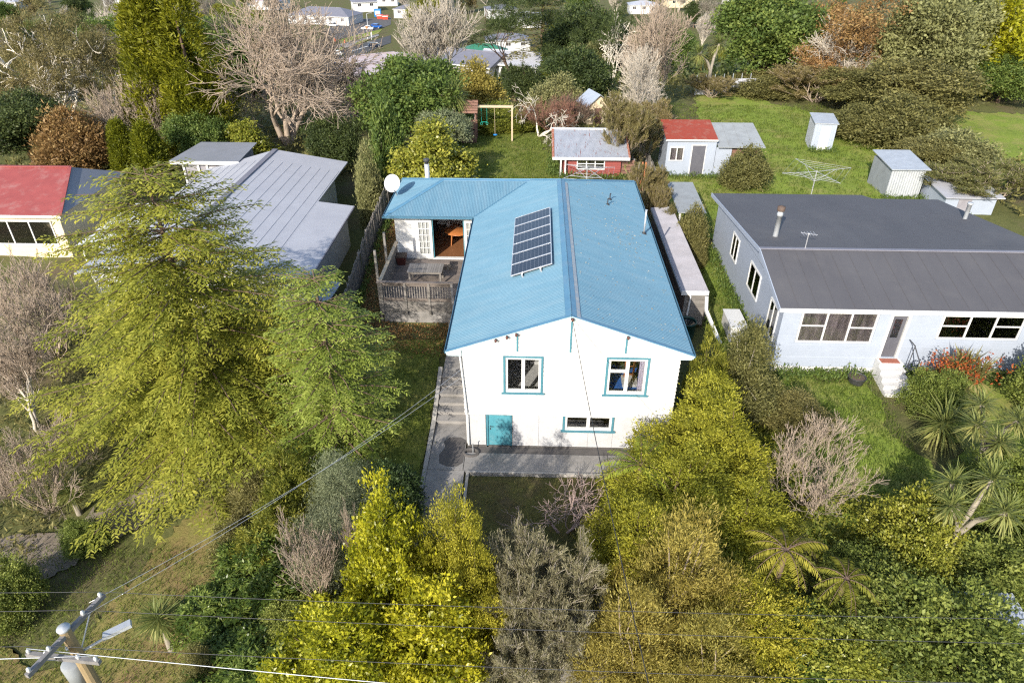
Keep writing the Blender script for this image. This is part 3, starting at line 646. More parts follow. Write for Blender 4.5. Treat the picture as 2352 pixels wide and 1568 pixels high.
# things inside the rooms
t = empty('dining_table', (-5.35, 14.3, 1.915), 0, 'round orange wooden table inside the open French doors', 'table')
MB().lathe([(0, .70), (.72, .70), (.74, .73), (.72, .755), (0, .755)], n=28).build('table_top', M['table_wood'], t, True)
for a in range(4): MB().tube([(.5*math.cos(a*rad/2+.8), .5*math.sin(a*rad/2+.8), 0), (.42*math.cos(a*rad/2+.8), .42*math.sin(a*rad/2+.8), .7)], .035, 6).build('leg', M['table_wood'], t)
t = empty('wood_stove', (-7.0, 15.9, 1.915), 0, 'black wood burning stove in the corner of the wing room', 'stove')
MB().box(-.3, .3, -.25, .25, .12, .8).build('firebox', M['dark'], t); MB().tube([(0, 0, .8), (0, 0, 2.4)], .075, 10).build('flue', M['dark'], t)
for a, b in ((-1, -1), (1, -1), (1, 1), (-1, 1)): MB().box(a*.25-.03, a*.25+.03, b*.2-.03, b*.2+.03, 0, .12).build('leg', M['dark'], t)
t = empty('sofa', (-5.0, 16.1, 1.915), 0, 'pale sofa under the interior windows of the wing room', 'sofa')
MB().box(-.95, .95, -.4, .4, .12, .42).build('seat', M['pale_cloth'], t); MB().box(-.95, .95, .22, .42, .42, .85).build('backrest', M['pale_cloth'], t)
for s in (-1, 1): MB().box(min(s*.95, s*1.12), max(s*.95, s*1.12), -.4, .42, .12, .62).build('arm', M['pale_cloth'], t)
t = empty('double_bed', (-1.65, 1.7, ZU+.06), 0, 'low bed with mattress paled for the sunlit floor behind the left front window', 'bed')
MB().box(-1.1, 1.1, -1.25, 1.0, .25, .62).build('mattress', M['pale_cloth'], t); MB().box(-1.12, 1.12, -.98, 1.02, .1, .25).build('bed_base', M['int_dark'], t); MB().box(.3, .95, .55, .95, .621, .75).build('pillow', M['pale_cloth'], t)  # mattress raised and paled to give the look of a sunlit floor
t = empty('bunk_bed', (2.05, 1.25, ZU+.06), 0, 'wooden bed with blue bedding behind the right front window', 'bed')
MB().box(-.8, .75, -.7, .95, .45, .72).build('mattress', M['blue_cloth'], t); MB().box(-.82, .77, -.72, .97, .3, .45).build('bed_base', M['wood_orange'], t)
MB().box(.0, .55, -.5, .1, .722, .84).build('pillow', M['pale_cloth'], t)
for xx in (.1, .42): MB().bar((xx, -.05, .3), (xx+.05, .1, 2.3), .07, .05).build('ladder_rail', M['wood_orange'], t)
for zz in (.95, 1.3, 1.65, 2.0): MB().bar((.1, 0, zz), (.45, 0, zz), .05, .04).build('rung', M['wood_orange'], t)
c = MB(); n = 14
for i in range(n): c.add([(2.50+.28*i/n, .32+.03*math.sin(i*1.9), ZU+.5), (2.50+.28*(i+1)/n, .32+.03*math.sin((i+1)*1.9), ZU+.5), (2.50+.28*(i+1)/n, .32+.03*math.sin((i+1)*1.9), 4.2), (2.50+.28*i/n, .32+.03*math.sin(i*1.9), 4.2)], [(0, 1, 2, 3)])
tag(c.build('curtain', M['lilac_cloth'], None, True), 'lilac curtain drawn aside in the right front window', 'curtain')

# ------------------------------------------------------------------ paths, steps, deck
def drape(name, poly, mat, lift, th=.0):
    m = MB(); n = len(poly); vs = [(x, y, Tz(x, y)+lift) for x, y in poly]; m.add(vs, [tuple(range(n))]); o = m.build(name, mat); o['kind'] = 'structure'; return o
pth = MB()
for (x0, x1, y0, y1, z0, z1) in ((-5.0, -3.72, -1.28, 1.3, .0, .0), (-5.0, -3.66, -3.7, -1.30, -.12, .0), (-5.0, -3.6, -6.1, -3.72, -.5, -.12), (-3.70, 1.6, -1.32, -.32, -.02, -.02), (1.62, 5.0, -1.25, -.3, -.02, -.02)):
    m = MB().hexa([(x0, y0, z0-.3), (x1, y0, z0-.3), (x1, y1, z1-.3), (x0, y1, z1-.3), (x0, y0, z0+.045), (x1, y0, z0+.045), (x1, y1, z1+.045), (x0, y1, z1+.045)])
    if not pth.v: root = m.build('path', M['concrete']); root['kind'] = 'structure'; pth.v = [1]
    else: m.build('path_slab', M['concrete'], root)
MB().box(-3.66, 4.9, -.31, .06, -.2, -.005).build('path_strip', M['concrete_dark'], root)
for i in range(6):
    y = 1.31+i*.42; MB().box(-5.0, -3.72, y, y+.47, -.1, .06+.125*(i+1)).build('step', M['concrete'], root)
MB().hexa([(-5.0, 3.84, .4), (-3.75, 3.84, .4), (-3.75, 7.8, .6), (-5.0, 7.8, .6), (-5.0, 3.84, .80), (-3.75, 3.84, .80), (-3.75, 7.8, .88), (-5.0, 7.8, .88)]).build('path_slab', M['concrete'], root)
# damp patch on the path: thin dark film of patched concrete
pp = [(-4.62, -.95), (-4.3, -1.12), (-3.95, -1.1), (-3.74, -.9), (-3.74, .35), (-3.95, .52), (-4.4, .5), (-4.58, .25), (-4.5, -.1), (-4.68, -.5)]
MB().add([(x, y, .0495) for x, y in pp], [tuple(range(len(pp)))]).build('patched_concrete', M['concrete_dark'], root)
MB().hexa([(-5.18, -6.2, -.7), (-5.02, -6.2, -.7), (-5.02, 1.3, -.2), (-5.18, 1.3, -.2), (-5.18, -6.2, -.36), (-5.02, -6.2, -.36), (-5.02, 1.3, .2), (-5.18, 1.3, .2)]).build('kerb', M['kerb'], root)
MB().hexa([(-5.18, 1.3, -.2), (-5.02, 1.3, -.2), (-5.02, 3.9, .2), (-5.18, 3.9, .2), (-5.18, 1.3, .2), (-5.02, 1.3, .2), (-5.02, 3.9, .98), (-5.18, 3.9, .98)]).build('kerb', M['kerb'], root)
MB().hexa([(-3.58, -1.42, -.3), (1.6, -1.40, -.3), (1.6, -1.33, -.3), (-3.58, -1.33, -.3), (-3.58, -1.42, .09), (1.6, -1.40, .08), (1.6, -1.33, .08), (-3.58, -1.33, .09)]).build('kerb', M['kerb'], root)
MB().hexa([(-3.58, -6.0, -1.2), (-3.48, -6.0, -1.2), (-3.48, -1.42, -.4), (-3.58, -1.42, -.4), (-3.58, -6.0, -.42), (-3.48, -6.0, -.42), (-3.48, -1.42, .09), (-3.58, -1.42, .09)]).build('kerb', M['kerb'], root)
# concrete drive at the street end
dv = MB().hexa([(-.75, -12, -1.8), (.95, -12, -1.8), (.85, -6.6, -.9), (-.6, -6.6, -.9), (-.75, -12, -1.35), (.95, -12, -1.35), (.85, -6.6, -.48), (-.6, -6.6, -.48)]).build('street_path', M['concrete']); dv['kind'] = 'structure'
MB().hexa([(.97, -12, -2), (1.09, -12, -2), (.99, -6.5, -1.2), (.87, -6.5, -1.2), (.97, -12, -.62), (1.09, -12, -.62), (.99, -6.5, .12), (.87, -6.5, .12)]).build('kerb', M['wood_grey'], dv)

deck = empty('deck', (0, 0, 0), 0, 'weathered timber deck with slatted balustrade beside the wing', 'deck')
DX0, DX1, DY0, DY1, DZ = -8.30, -3.78, 7.92, 12.38, 1.87
bdm = MB().box(0, DX1-DX0, 0, .135, -.03, 0).mesh('deck_board', M['wood_grey_h'])
y = DY0+.02
while y < DY1-.1: link('deck_board', bdm, deck, (DX0, y, DZ)); y += .142
MB().box(DX0+.02, DX1, DY0+.03, DY1, DZ-.22, DZ-.035).build('joists', M['wood_dark'], deck)
for i in range(3): MB().box(DX0, -5.02, DY0-.03, DY0+.0, 1.32+.175*i, 1.32+.175*i+.168).build('face_board', M['wood_grey'], deck)
MB().box(DX0+.05, -5.1, DY0+.05, DY0+.2, .45, 1.32).build('base_wall', M['concrete'], deck)
for x in (-8.24, -7.15, -6.05, -5.02): MB().box(x-.05, x+.05, DY0-.08, DY0-.032, 1.15, 2.82).build('rail_post', M['wood_grey'], deck)
MB().box(-8.42, -4.92, DY0-.13, DY0+.03, 2.82, 2.87).build('hand_rail', M['wood_grey_h'], deck)
MB().box(-8.32, -4.96, DY0-.032, DY0-.002, 2.62, 2.78).build('top_rail', M['wood_grey_h'], deck)
MB().box(-8.32, -4.96, DY0-.031, DY0-.002, 1.86, 2.02).build('bottom_rail', M['wood_grey_h'], deck)
slm = MB().box(-.022, .022, -.012, .012, 0, .62).mesh('baluster', M['wood_grey'])
for i in range(27): link('baluster', slm, deck, (-8.14+i*.118, DY0+.014, 2.01))
# side balustrade of close palings
MB().box(-8.36, -8.20, 7.96, 12.3, 2.82, 2.87).build('hand_rail', M['wood_pale'], deck)
plm = MB().box(-.012, .012, -.065, .065, 0, .98).mesh('paling', M['wood_grey'])
for i in range(29): link('paling', plm, deck, (-8.27, 8.15+i*.145, 1.82))
for y, h in ((8.0, 4.35), (10.1, 4.3)): MB().box(-8.42, -8.32, y-.05, y+.05, .3, h).build('tall_post', M['wood_grey'], deck)
# front step rail running down beside the eave
MB().bar((-5.0, 7.85, 2.85), (-4.72, 6.2, 2.0), .1, .05).build('stair_rail', M['wood_grey'], deck); MB().box(-4.98, -4.88, 6.05, 6.15, .6, 2.0).build('newel', M['wood_grey'], deck); MB().box(-5.07, -4.97, 7.80, 7.90, .6, 2.86).build('newel', M['wood_grey'], deck)
for i in range(5): MB().box(-4.86, -3.85, 6.2+i*.33, 6.52+i*.33, .98+i*.17, 1.02+i*.17).build('stair_tread', M['wood_grey_h'], deck)
t = empty('deck_table', (-6.46, 9.86, DZ), 0, 'grey weathered slatted table on the timber deck', 'table')
tb = MB().box(0, .105, -.48, .48, .70, .735).mesh('slat', M['wood_grey'])
for i in range(15): link('slat', tb, t, (-.84+i*.112, 0, 0))
for sx in (-1, 1):
    for sy in (-1, 1): MB().box(sx*.74-.04, sx*.74+.04, sy*.4-.04, sy*.4+.04, 0, .70).build('leg', M['wood_grey'], t)
MB().box(-.78, .78, -.42, -.38, .60, .70).build('apron', M['wood_grey'], t); MB().box(-.78, .78, .38, .42, .60, .70).build('apron', M['wood_grey'], t)
t = empty('deck_bench', (-6.2, 11.2, DZ), 0, 'low grey bench seat between the deck table and wall', 'bench')
for i in range(4): MB().box(-.75, .75, -.2+i*.1, -.11+i*.1, .38, .42).build('slat', M['wood_grey_h'], t)
for sx in (-1, 1): MB().box(sx*.65-.03, sx*.65+.03, -.18, .18, 0, .38).build('leg', M['wood_grey'], t)
t = empty('planter_box', (-7.98, 11.75, DZ), 0, 'dark red square planter tub in the deck corner', 'planter')
MB().hexa([(-.18, -.18, 0), (.18, -.18, 0), (.18, .18, 0), (-.18, .18, 0), (-.25, -.25, .5), (.25, -.25, .5), (.25, .25, .5), (-.25, .25, .5)]).build('tub', surf('oxblood_glaze', (.09, .025, .02), (.06, .02, .016), 4, .4), t)
MB().box(-.23, .23, -.23, .23, .503, .52).build('soil', M['soil'], t); MB().box(-.27, .27, -.27, -.235, .44, .52).build('rim', M['wood_dark'], t)

# ------------------------------------------------------------------ lean-to store along the right side
lt = empty('lean_to_store', (0, 0, 0), 0, 'long narrow timber lean-to with pale corrugated roof right of the blue house', 'shed')
LX0, LX1, LY0, LY1, LZ = 5.50, 6.68, 8.05, 18.3, 2.5
m = MB(); corr(m, (LX0, 0, LZ), (0, 1, 0), (math.cos(.06), 0, math.sin(.06)), LY0, LY1, lambda s: 0, lambda s: (LX1-LX0), .09, .012, 6)
m.build('roof', surf('pale_lean_to_iron', (.33, .315, .335), (.27, .26, .275), 1.2, .5, dirt=(.22, .20, .20), dscale=1, damt=.5), lt, True)
MB().box(LX0-.03, LX1+.03, LY0-.04, LY0-.01, LZ-.16, LZ+.06).build('fascia', M['white_trim'], lt)
MB().box(LX0-.03, LX0, LY0, LY1, LZ-.14, LZ-.02).build('gutter', M['galv'], lt)
for i in range(9): MB().box(LX0+.16, LX1-.05, LY0+.03, LY0+.06, .75+.185*i, .75+.185*i+.178).build('board', M['wood_grey'], lt)
y = LY0+.1
while y < LY1-.5: MB().box(LX0+.12, LX0+.15, y, y+.9, .8, LZ-.16).build('wall_panel', M['wood_dark'], lt); y += .92
MB().box(LX1-.06, LX1-.02, LY0+.07, LY1-.2, .6, LZ).build('back_wall', M['wood_dark'], lt)
MB().tube([(LX0+.28, LY0-.06, 2.42), (LX0+.40, LY0-.07, 2.3), (LX0+.36, LY0-.08, 1.3)], .04, 8).build('downpipe', M['white_trim'], lt)
t = empty('water_barrel', (5.75, 7.35, Tz(5.75, 7.35)), 0, 'dark green round water barrel below the lean-to downpipe', 'barrel')
MB().lathe([(.34, -.1), (.40, .1), (.43, .8), (.45, .8), (.45, .86), (.40, .86), (.39, .80)], n=18).build('barrel', surf('dark_green_plastic', (.012, .05, .04), (.016, .06, .05), 3, .4), t, True)
MB().lathe([(.40, .78), (0, .78)], n=18).build('water', M['glass_dark'], t)
t = empty('drain_flume', (0, 0, 0), 0, 'long white plastic gutter sloping down past the barrel', 'gutter')
MB().bar((6.62, 8.0, 2.3), (6.62, 7.7, 1.75), .14, .1).build('upper_section', M['white_trim'], t); MB().bar((6.62, 7.7, 1.75), (7.0, 6.0, 1.05), .14, .1).build('lower_section', M['white_trim'], t)

# ================================================================== neighbours' buildings
def simple_window(parent, x0, x1, z0, z1, y, cols=2, rows=None, frame='white_trim', glass='glass_dark', face='-y', back=True):
    """window lying on a wall; face '-y' (u = x) or '-x' (u = y, wall at x = y argument)"""
    def bx(m, a, b, c, d, e, f):
        return m.box(a, b, c, d, e, f) if face == '-y' else m.box(c, d, a, b, e, f)
    f = MB(); t = .07
    bx(f, x0, x1, y-.05, y+.02, z0, z0+t); bx(f, x0, x1, y-.05, y+.02, z1-t, z1); bx(f, x0, x0+t, y-.048, y+.02, z0+t, z1-t); bx(f, x1-t, x1, y-.048, y+.02, z0+t, z1-t)
    o = f.build('window', M[frame], parent)
    wd = x1-x0
    if back: bx(MB(), x0+t, x1-t, y+.004, y+.012, z0+t, z1-t).build('curtain', M['net_curtain'], o)
    for i in range(cols):
        a, b = x0+t+(wd-2*t)*i/cols, x0+t+(wd-2*t)*(i+1)/cols
        if i: bx(MB(), a-.035, a+.035, y-.046, y+.015, z0+t, z1-t).build('mullion', M[frame], o)
        zz = [z0+t, *([z0+t+(z1-z0-2*t)*r for r in (rows[i] if rows else [])]), z1-t]
        for r in zz[1:-1]: bx(MB(), a, b, y-.044, y+.014, r-.025, r+.025).build('transom', M[frame], o)
        for c, d in zip(zz, zz[1:]): bx(MB(), a+.002, b-.002, y-.018, y-.012, c, d).build('pane', M[glass], o)
    return o
# --- charcoal-roofed house on the right
rh = empty('house', (0, 0, 0), 0, 'pale blue single storey house with charcoal roof', 'house')
RX0, RX1 = 9.02, 20.6; RYF, RYB = 5.0, 17.1; RZ0 = .3
FW = [(9.75, 12.85, 1.86, 3.33), (13.42, 14.12, 1.15, 3.25), (15.45, 18.75, 2.14, 3.28)]
SW = [(5.5, 6.6, 1.5, 3.1), (8.3, 10.0, 1.9, 3.2), (12.2, 13.4, 1.9, 3.2)]
w = MB()
for a, b, c, d in cells(RX0, RX1, RZ0, 3.55, [FW[1]]): w.box(a, b, RYF, RYF+.12, c, d)
w.box(RX0, RX0+.12, RYF+.12, RYB, RZ0, 3.62); w.box(RX1-.12, RX1, RYF+.12, RYB, RZ0, 3.62); w.box(RX0+.12, RX1-.12, RYB-.12, RYB, RZ0, 3.62)
w.add([(RX0, RYF+.1, 3.61), (RX0, RYB, 3.61), (RX0, 8.25, 4.48), (RX0+.1, RYF+.1, 3.61), (RX0+.1, RYB, 3.61), (RX0+.1, 8.25, 4.48)], [(0, 2, 1), (3, 4, 5), (0, 3, 5, 2), (2, 5, 4, 1), (0, 1, 4, 3)])
w.build('wall', M['wall_blue'], rh)
MB().box(RX0-.03, RX1+.03, RYF-.03, RYF-.002, RZ0-.1, .62).build('plinth', M['white'], rh)
for a, b, c, d in board_runs(RX0-.02, RX1, .63, 3.49, .26, [(h[0]-.06, h[1]+.06, h[2]-.06, h[3]+.06) for h in FW]):
    MB().hexa([(a, RYF-.024, c), (b, RYF-.024, c), (b, RYF-.001, c), (a, RYF-.001, c), (a, RYF-.008, d-.006), (b, RYF-.008, d-.006), (b, RYF-.001, d-.006), (a, RYF-.001, d-.006)]).build('weatherboard', M['wall_blue'], rh)
def slab(pts, th, name, mat, parent):
    """roof sheet from four corner points, with thickness"""
    a = [Vector(p) for p in pts]; return MB().hexa([p-Vector((0, 0, th)) for p in a]+a).build(name, mat, parent)
EX0, EX1 = 8.66, 20.75
rr = slab([(EX0, 4.6, 3.68), (21.6, 4.6, 3.68), (21.6, 8.25, 4.6), (EX0, 8.25, 4.6)], .10, 'roof', M['roof_dark'], rh)
slab([(EX0, 8.25, 4.6), (20.9, 8.25, 4.6), (16.9, 17.5, 3.70), (EX0, 17.5, 3.70)], .10, 'roof_slope', M['roof_dark'], rh)
slab([(16.9, 8.251, 4.6), (21.6, 8.251, 4.6), (20.7, 16.75, 3.772), (16.9, 16.75, 3.772)], .10, 'roof_slope', M['roof_dark'], rh)
MB().bar((EX0, 8.25, 4.62), (21.6, 8.25, 4.62), .16, .05).build('ridge_cap', M['roof_slate'], rr)
for xx in np.arange(EX0+.75, 21.4, .75): MB().bar((xx, 4.62, 3.69), (xx, 8.2, 4.595), .02, .012).build('sheet_lap', M['roof_dark'], rr)
MB().box(EX0, 21.6, 4.56, 4.60, 3.50, 3.67).build('fascia', M['white_trim'], rh); MB().bar((EX0-.02, 4.6, 3.60), (EX0-.02, 8.25, 4.52), .04, .2).build('barge_board', M['wall_blue'], rh); MB().bar((EX0-.02, 8.25, 4.52), (EX0-.02, 17.5, 3.62), .04, .2).build('barge_board', M['wall_blue'], rh)
MB().box(EX0+.02, 20.6, 4.62, 5.0, 3.47, 3.50).build('soffit', M['white_trim'], rh)
simple_window(rh, *FW[0], RYF-.01, 3, [[.55], [], [.5]]); simple_window(rh, *FW[2], RYF-.01, 3, [[.55], [], [.55]])
for a in SW: simple_window(rh, *a, RX0-.005, 2, face='-x')
dd = MB().box(FW[1][0]+.05, FW[1][1]-.05, RYF+.05, RYF+.09, 1.16, 3.2).build('door', M['door_grey'], rh)
MB().box(FW[1][0]+.2, FW[1][1]-.2, RYF+.042, RYF+.049, 2.1, 3.0).build('pane', M['glass_dark'], dd)
dfm = MB(); dfm.box(FW[1][0]-.06, FW[1][0]+.045, RYF-.05, RYF+.1, 1.15, 3.3); dfm.box(FW[1][1]-.045, FW[1][1]+.06, RYF-.05, RYF+.1, 1.15, 3.3); dfm.box(FW[1][0]+.045, FW[1][1]-.045, RYF-.048, RYF+.1, 3.2, 3.3); dfm.build('door_frame', M['white_trim'], rh)
for i in range(5): MB().box(13.30-i*.02, 14.28+i*.02, RYF-.45-i*.3, RYF-.03 if i == 0 else RYF-.45-(i-1)*.3-.002, .2, 1.13-i*.17).build('step', M['white'] if i else M['white_trim'], rh)
MB().box(13.4, 14.15, RYF-.42, RYF-.1, 1.135, 1.15).build('door_mat', M['brick_red'], rh)
hr = MB(); hr.tube([(14.4, RYF-.1, 2.1), (14.42, RYF-.5, 2.08), (14.5, RYF-1.7, 1.3)], .022, 6); hr.build('hand_rail', M['dark'], rh)
for yy, z0, z1 in ((RYF-.5, 1.0, 2.08), (RYF-1.1, .6, 1.68), (RYF-1.68, .3, 1.3)): MB().tube([(14.45, yy, z0), (14.45, yy, z1)], .018, 6).build('rail_post', M['dark'], rh)
fl = empty('chimney_flue', (9.85, 10.0, 4.42), 0, 'steel flue with rusty cowl on the charcoal roof', 'chimney')
MB().lathe([(.12, -.2), (.12, 1.0), (.14, 1.0), (.14, 1.12), (.12, 1.14), (.12, 1.25)], n=12).build('pipe', M['galv'], fl, True); MB().lathe([(.17, 1.25), (.18, 1.45), (0, 1.5)], n=12).build('cowl', M['wood_dark'], fl, True)
an = empty('aerial', (10.6, 8.25, 4.62), 0, 'thin television aerial on the charcoal roof ridge', 'aerial')
MB().tube([(0, 0, 0), (0, 0, .75)], .02, 6).build('mast', M['alu'], an); MB().tube([(-.3, .1, .7), (.35, -.1, .7)], .012, 5).build('boom', M['alu'], an)
for i in range(5): MB().tube([(-.25+i*.13, -.2, .7), (-.25+i*.13, .25, .7)], .008, 4).build('element', M['alu'], an)
fl = empty('vent_stack', (20.2, 13.2, 3.9), 0, 'pale vent stack at the far right end of the charcoal roof', 'vent pipe')
MB().lathe([(.10, -.2), (.10, .95), (.13, .96), (.13, 1.05), (0, 1.06)], n=12).build('pipe', M['galv'], fl, True); MB().lathe([(.2, -.1), (.11, .1)], n=12).build('boot', M['dark'], fl, True)
bx_ = MB().box(7.7, 8.4, 7.0, 8.6, Tz(8, 8), Tz(8, 8)+.75); hp = bx_.build('hot_water_cabinet', M['white']); tag(hp, 'white outdoor cabinet beside the pale blue house wall', 'cabinet')
MB().box(7.66, 8.44, 6.96, 8.64, Tz(8, 8)+.751, Tz(8, 8)+.80).build('lid', M['white_trim'], hp)
pc = empty('carport', (0, 0, 0), 0, 'small grey sheet carport behind the pale blue house', 'carport')
slab([(6.95, 17.6, 2.5), (8.55, 17.6, 2.5), (8.55, 22.0, 2.75), (6.95, 22.0, 2.75)], .05, 'roof', M['roof_fibre'], pc)
for xx, yy in ((7.1, 17.8), (8.4, 17.8), (7.1, 21.8), (8.4, 21.8)): MB().box(xx-.05, xx+.05, yy-.05, yy+.05, .6, 2.5).build('post', M['white_trim'], pc)
# things by its front step
t = empty('wash_tub', (12.35, 4.2, Tz(12.35, 4.2)), 0, 'round dark tub planted with green by the white steps', 'tub')
MB().lathe([(.30, 0), (.36, .3), (.38, .32), (.34, .32), (.33, .26)], n=16).build('tub', M['dark'], t, True); MB().lathe([(.34, .25), (0, .27)], n=16).build('soil', M['soil'], t)
# --- sheds in the right-hand back yard
sh = empty('garden_shed', (0, 0, 0), 0, 'white shed with faded red roof and grey door', 'shed')
SY = 28.4; z0 = .75
w = MB(); w.box(7.95, 11.35, SY, SY+2.9, z0, 3.45); w.build('wall', M['wall_blue'], sh)
slab([(7.8, SY-.15, 3.62), (11.38, SY-.15, 3.62), (11.38, SY+3.0, 4.15), (7.8, SY+3.0, 4.15)], .07, 'roof', M['roof_rust_red'], sh)
MB().box(7.8, 11.38, SY-.17, SY-.15, 3.48, 3.6).build('fascia', M['white_trim'], sh)
dd = MB().box(9.72, 10.62, SY-.05, SY, .9, 3.15).build('door', M['door_grey'], sh); MB().box(9.64, 10.70, SY-.03, SY-.003, .85, 3.22).build('door_frame', M['white_trim'], sh)
simple_window(sh, 8.15, 9.15, 2.05, 3.05, SY-.01, 2)
ln = empty('lean_to_shed', (0, 0, 0), 0, 'low grey fibre roofed lean-to joined to the white shed', 'shed')
slab([(11.45, SY-.2, 3.12), (14.7, SY-.2, 3.12), (14.5, SY+3.0, 3.95), (11.45, SY+3.0, 3.95)], .06, 'roof', M['roof_fibre'], ln)
for i in range(1, 4): MB().bar((11.45+i*.8, SY-.2, 3.13), (11.45+i*.79, SY+3.0, 3.96), .05, .03).build('roof_batten', M['roof_fibre'], ln)
MB().box(12.5, 14.5, SY+.3, SY+.5, z0, 2.85).build('timber_wall', M['timber_face'], ln); MB().box(11.4, 12.5, SY+.1, SY+.2, z0, 3.0).build('end_wall', M['wall_blue'], ln)
for i in range(7): MB().box(12.48, 14.52, SY+.26, SY+.30, .8+i*.29, .8+i*.29+.27).build('board', M['pine_stain'], ln)
ws = empty('small_white_shed', (20.3, 34.6, Tz(20.3, 34.6)), R(-8), 'small white metal shed on the bright green back lawn', 'shed')
MB().box(0, 1.6, 0, 2.2, -.1, 2.1).build('wall', M['wall_blue'], ws)
for i in range(8): MB().box(i*.2+.02, i*.2+.05, -.02, -.002, 0, 2.08).build('rib', M['wall_blue'], ws)
for i in range(11): MB().box(-.02, -.002, i*.2+.02, i*.2+.05, 0, 2.08).build('rib', M['roof_fibre'], ws)
slab([(-.1, -.1, 2.13), (1.7, -.1, 2.13), (1.7, 2.3, 2.35), (-.1, 2.3, 2.35)], .05, 'roof', M['galv'], ws); MB().box(.5, 1.2, -.025, -.022, .05, 1.9).build('door', M['white_trim'], ws)
cs = empty('tin_shed', (0, 0, 0), 0, 'grey corrugated iron shed behind the charcoal roof', 'shed')
m = MB(); corr(m, (21.9, 24.6, .8), (1, 0, 0), (0, 0, 1), 0, 2.2, lambda s: 0, lambda s: 2.1, .16, .02, 6); m.build('front_wall', M['galv'], cs, True)
MB().box(21.95, 24.1, 24.65, 27.5, .7, 2.85).build('wall', M['roof_fibre'], cs); slab([(21.8, 24.4, 2.9), (24.3, 24.4, 2.9), (24.3, 27.7, 3.2), (21.8, 27.7, 3.2)], .05, 'roof', M['galv'], cs)
wf = empty('white_outbuilding', (0, 0, 0), 0, 'low white outbuilding next to the tin shed', 'shed')
MB().box(24.4, 27.5, 22.0, 25.0, .6, 2.0).build('wall', M['wall_blue'], wf); slab([(24.2, 21.7, 2.05), (27.8, 21.7, 2.05), (27.8, 25.2, 2.35), (24.2, 25.2, 2.35)], .06, 'roof', M['roof_grey'], wf)
MB().box(25.2, 26.0, 21.97, 21.999, .7, 1.9).build('door', M['grey_board'], wf)
fn = empty('sheet_fence', (0, 0, 0), 0, 'pale metal sheet fence at the end of the bright lawn', 'fence')
for i in range(7):
    x = 14.6+i*.95; MB().box(x, x+.92, 52.0+i*.25, 52.06+i*.25, Tz(x, 52)-.1, Tz(x, 52)+1.35).build('sheet', M['roof_grey'], fn); MB().box(x-.04, x+.0, 51.95+i*.25, 52.1+i*.25, Tz(x, 52)-.1, Tz(x, 52)+1.85).build('post', M['galv'], fn)
def rotary(name, loc, label, arm=2.45, h=1.9, ang0=.3, lift=.45):
    c = empty(name, loc, 0, label, 'clothes line', None)
    MB().tube([(0, 0, -.1), (0, 0, h)], .035, 8).build('mast', M['alu'], c)
    ends = []
    for i in range(4):
        a = ang0+i*rad/2; e = (arm*math.cos(a), arm*math.sin(a), h+lift); ends.append(e)
        MB().tube([(0, 0, h-.1), e], .018, 6).build('arm', M['alu'], c)
        MB().tube([(0, 0, h-.75), (e[0]*.55, e[1]*.55, h-.1+(lift+.1)*.55)], .014, 5).build('strut', M['alu'], c)
    for k, f in enumerate((1, .8, .6, .4)):
        m = MB()
        P = [(e[0]*f, e[1]*f, h-.1+(lift+.1)*f) for e in ends]; m.tube(P+[P[0]], .006, 4, False); m.build('line', M['alu'], c)
    return c
rotary('rotary_clothes_line', (17.1, 24.6, Tz(17.1, 24.6)), 'rotary clothes line on the neighbour\'s bright lawn', 2.5, 1.85, .25, -.02)
# --- grey-roofed house on the left
gh = empty('house', (0, 0, 0), 0, 'low house with wide light grey metal roof', 'house')
gz, grz = 2.5, 3.3; gx0, gxr, gx1, gx2 = -23.2, -18.95, -14.1, -12.0; gy0, gym, gyb = 8.9, 18.6, 26.0
def zr_(x): return gz+(grz-gz)*(1-abs(x-gxr)/(gx1-gxr if x > gxr else gxr-gx0))
slab([(gx0, gy0, gz), (gxr, gy0, grz), (gxr, gyb, grz), (gx0, gyb-2, gz)], .08, 'roof', M['roof_grey'], gh)
slab([(gxr, gy0, grz), (gx1, gy0, gz), (gx1, gyb, gz), (gxr, gyb, grz)], .08, 'roof_slope', M['roof_grey'], gh)
slab([(gx1, gy0, gz-.002), (gx2, gy0, gz-.25), (gx2, gym, gz-.25), (gx1, gym, gz-.002)], .08, 'roof_slope', M['roof_grey'], gh)
MB().bar((gxr, gy0, grz+.02), (gxr, gyb, grz+.02), .34, .06).build('ridge_cap', M['roof_slate'], gh)
for xx in np.arange(gx0+.6, gx1, .6):
    MB().bar((xx, gy0+.02, zr_(xx)+.008), (xx, gyb-2.1, zr_(xx)+.008), .02, .02).build('roof_rib', M['roof_grey'], gh)
w = MB(); w.box(gx0+.5, gx1-.3, gy0+.5, gyb-2.6, -.8, gz-.1); w.box(gx1-.29, gx2-.4, gy0+.5, gym-.4, -.8, gz-.35); w.build('wall', M['white'], gh)
for a, b in ((-22, -20.5), (-19, -17.2), (-16.4, -15)): simple_window(gh, a, b, .6, 1.9, gy0+.48, 2)
MB().box(gx2-.02, gx2+.05, gy0, gym, gz-.36, gz-.26).build('gutter', M['grey_board'], gh)
fh = empty('sleep_out', (0, 0, 0), 0, 'small flat roofed grey outbuilding with white posts', 'outbuilding')
slab([(-25.6, 24.3, 3.0), (-20.9, 24.3, 3.0), (-20.9, 27.9, 3.2), (-24.9, 27.9, 3.2)], .05, 'roof', M['roof_grey_dark'], fh)
MB().box(-25.6, -20.9, 24.22, 24.30, 2.78, 2.98).build('fascia', M['white_trim'], fh); MB().box(-24.9, -21.2, 24.6, 27.6, .2, 2.94).build('wall', M['grey_board'], fh)
for a in (-24.9, -23.9, -23.3): MB().box(a, a+.14, 24.5, 24.6, .2, 2.9).build('post', M['white_trim'], fh)
simple_window(fh, -23.1, -22.2, 1.4, 2.5, 24.58, 1)
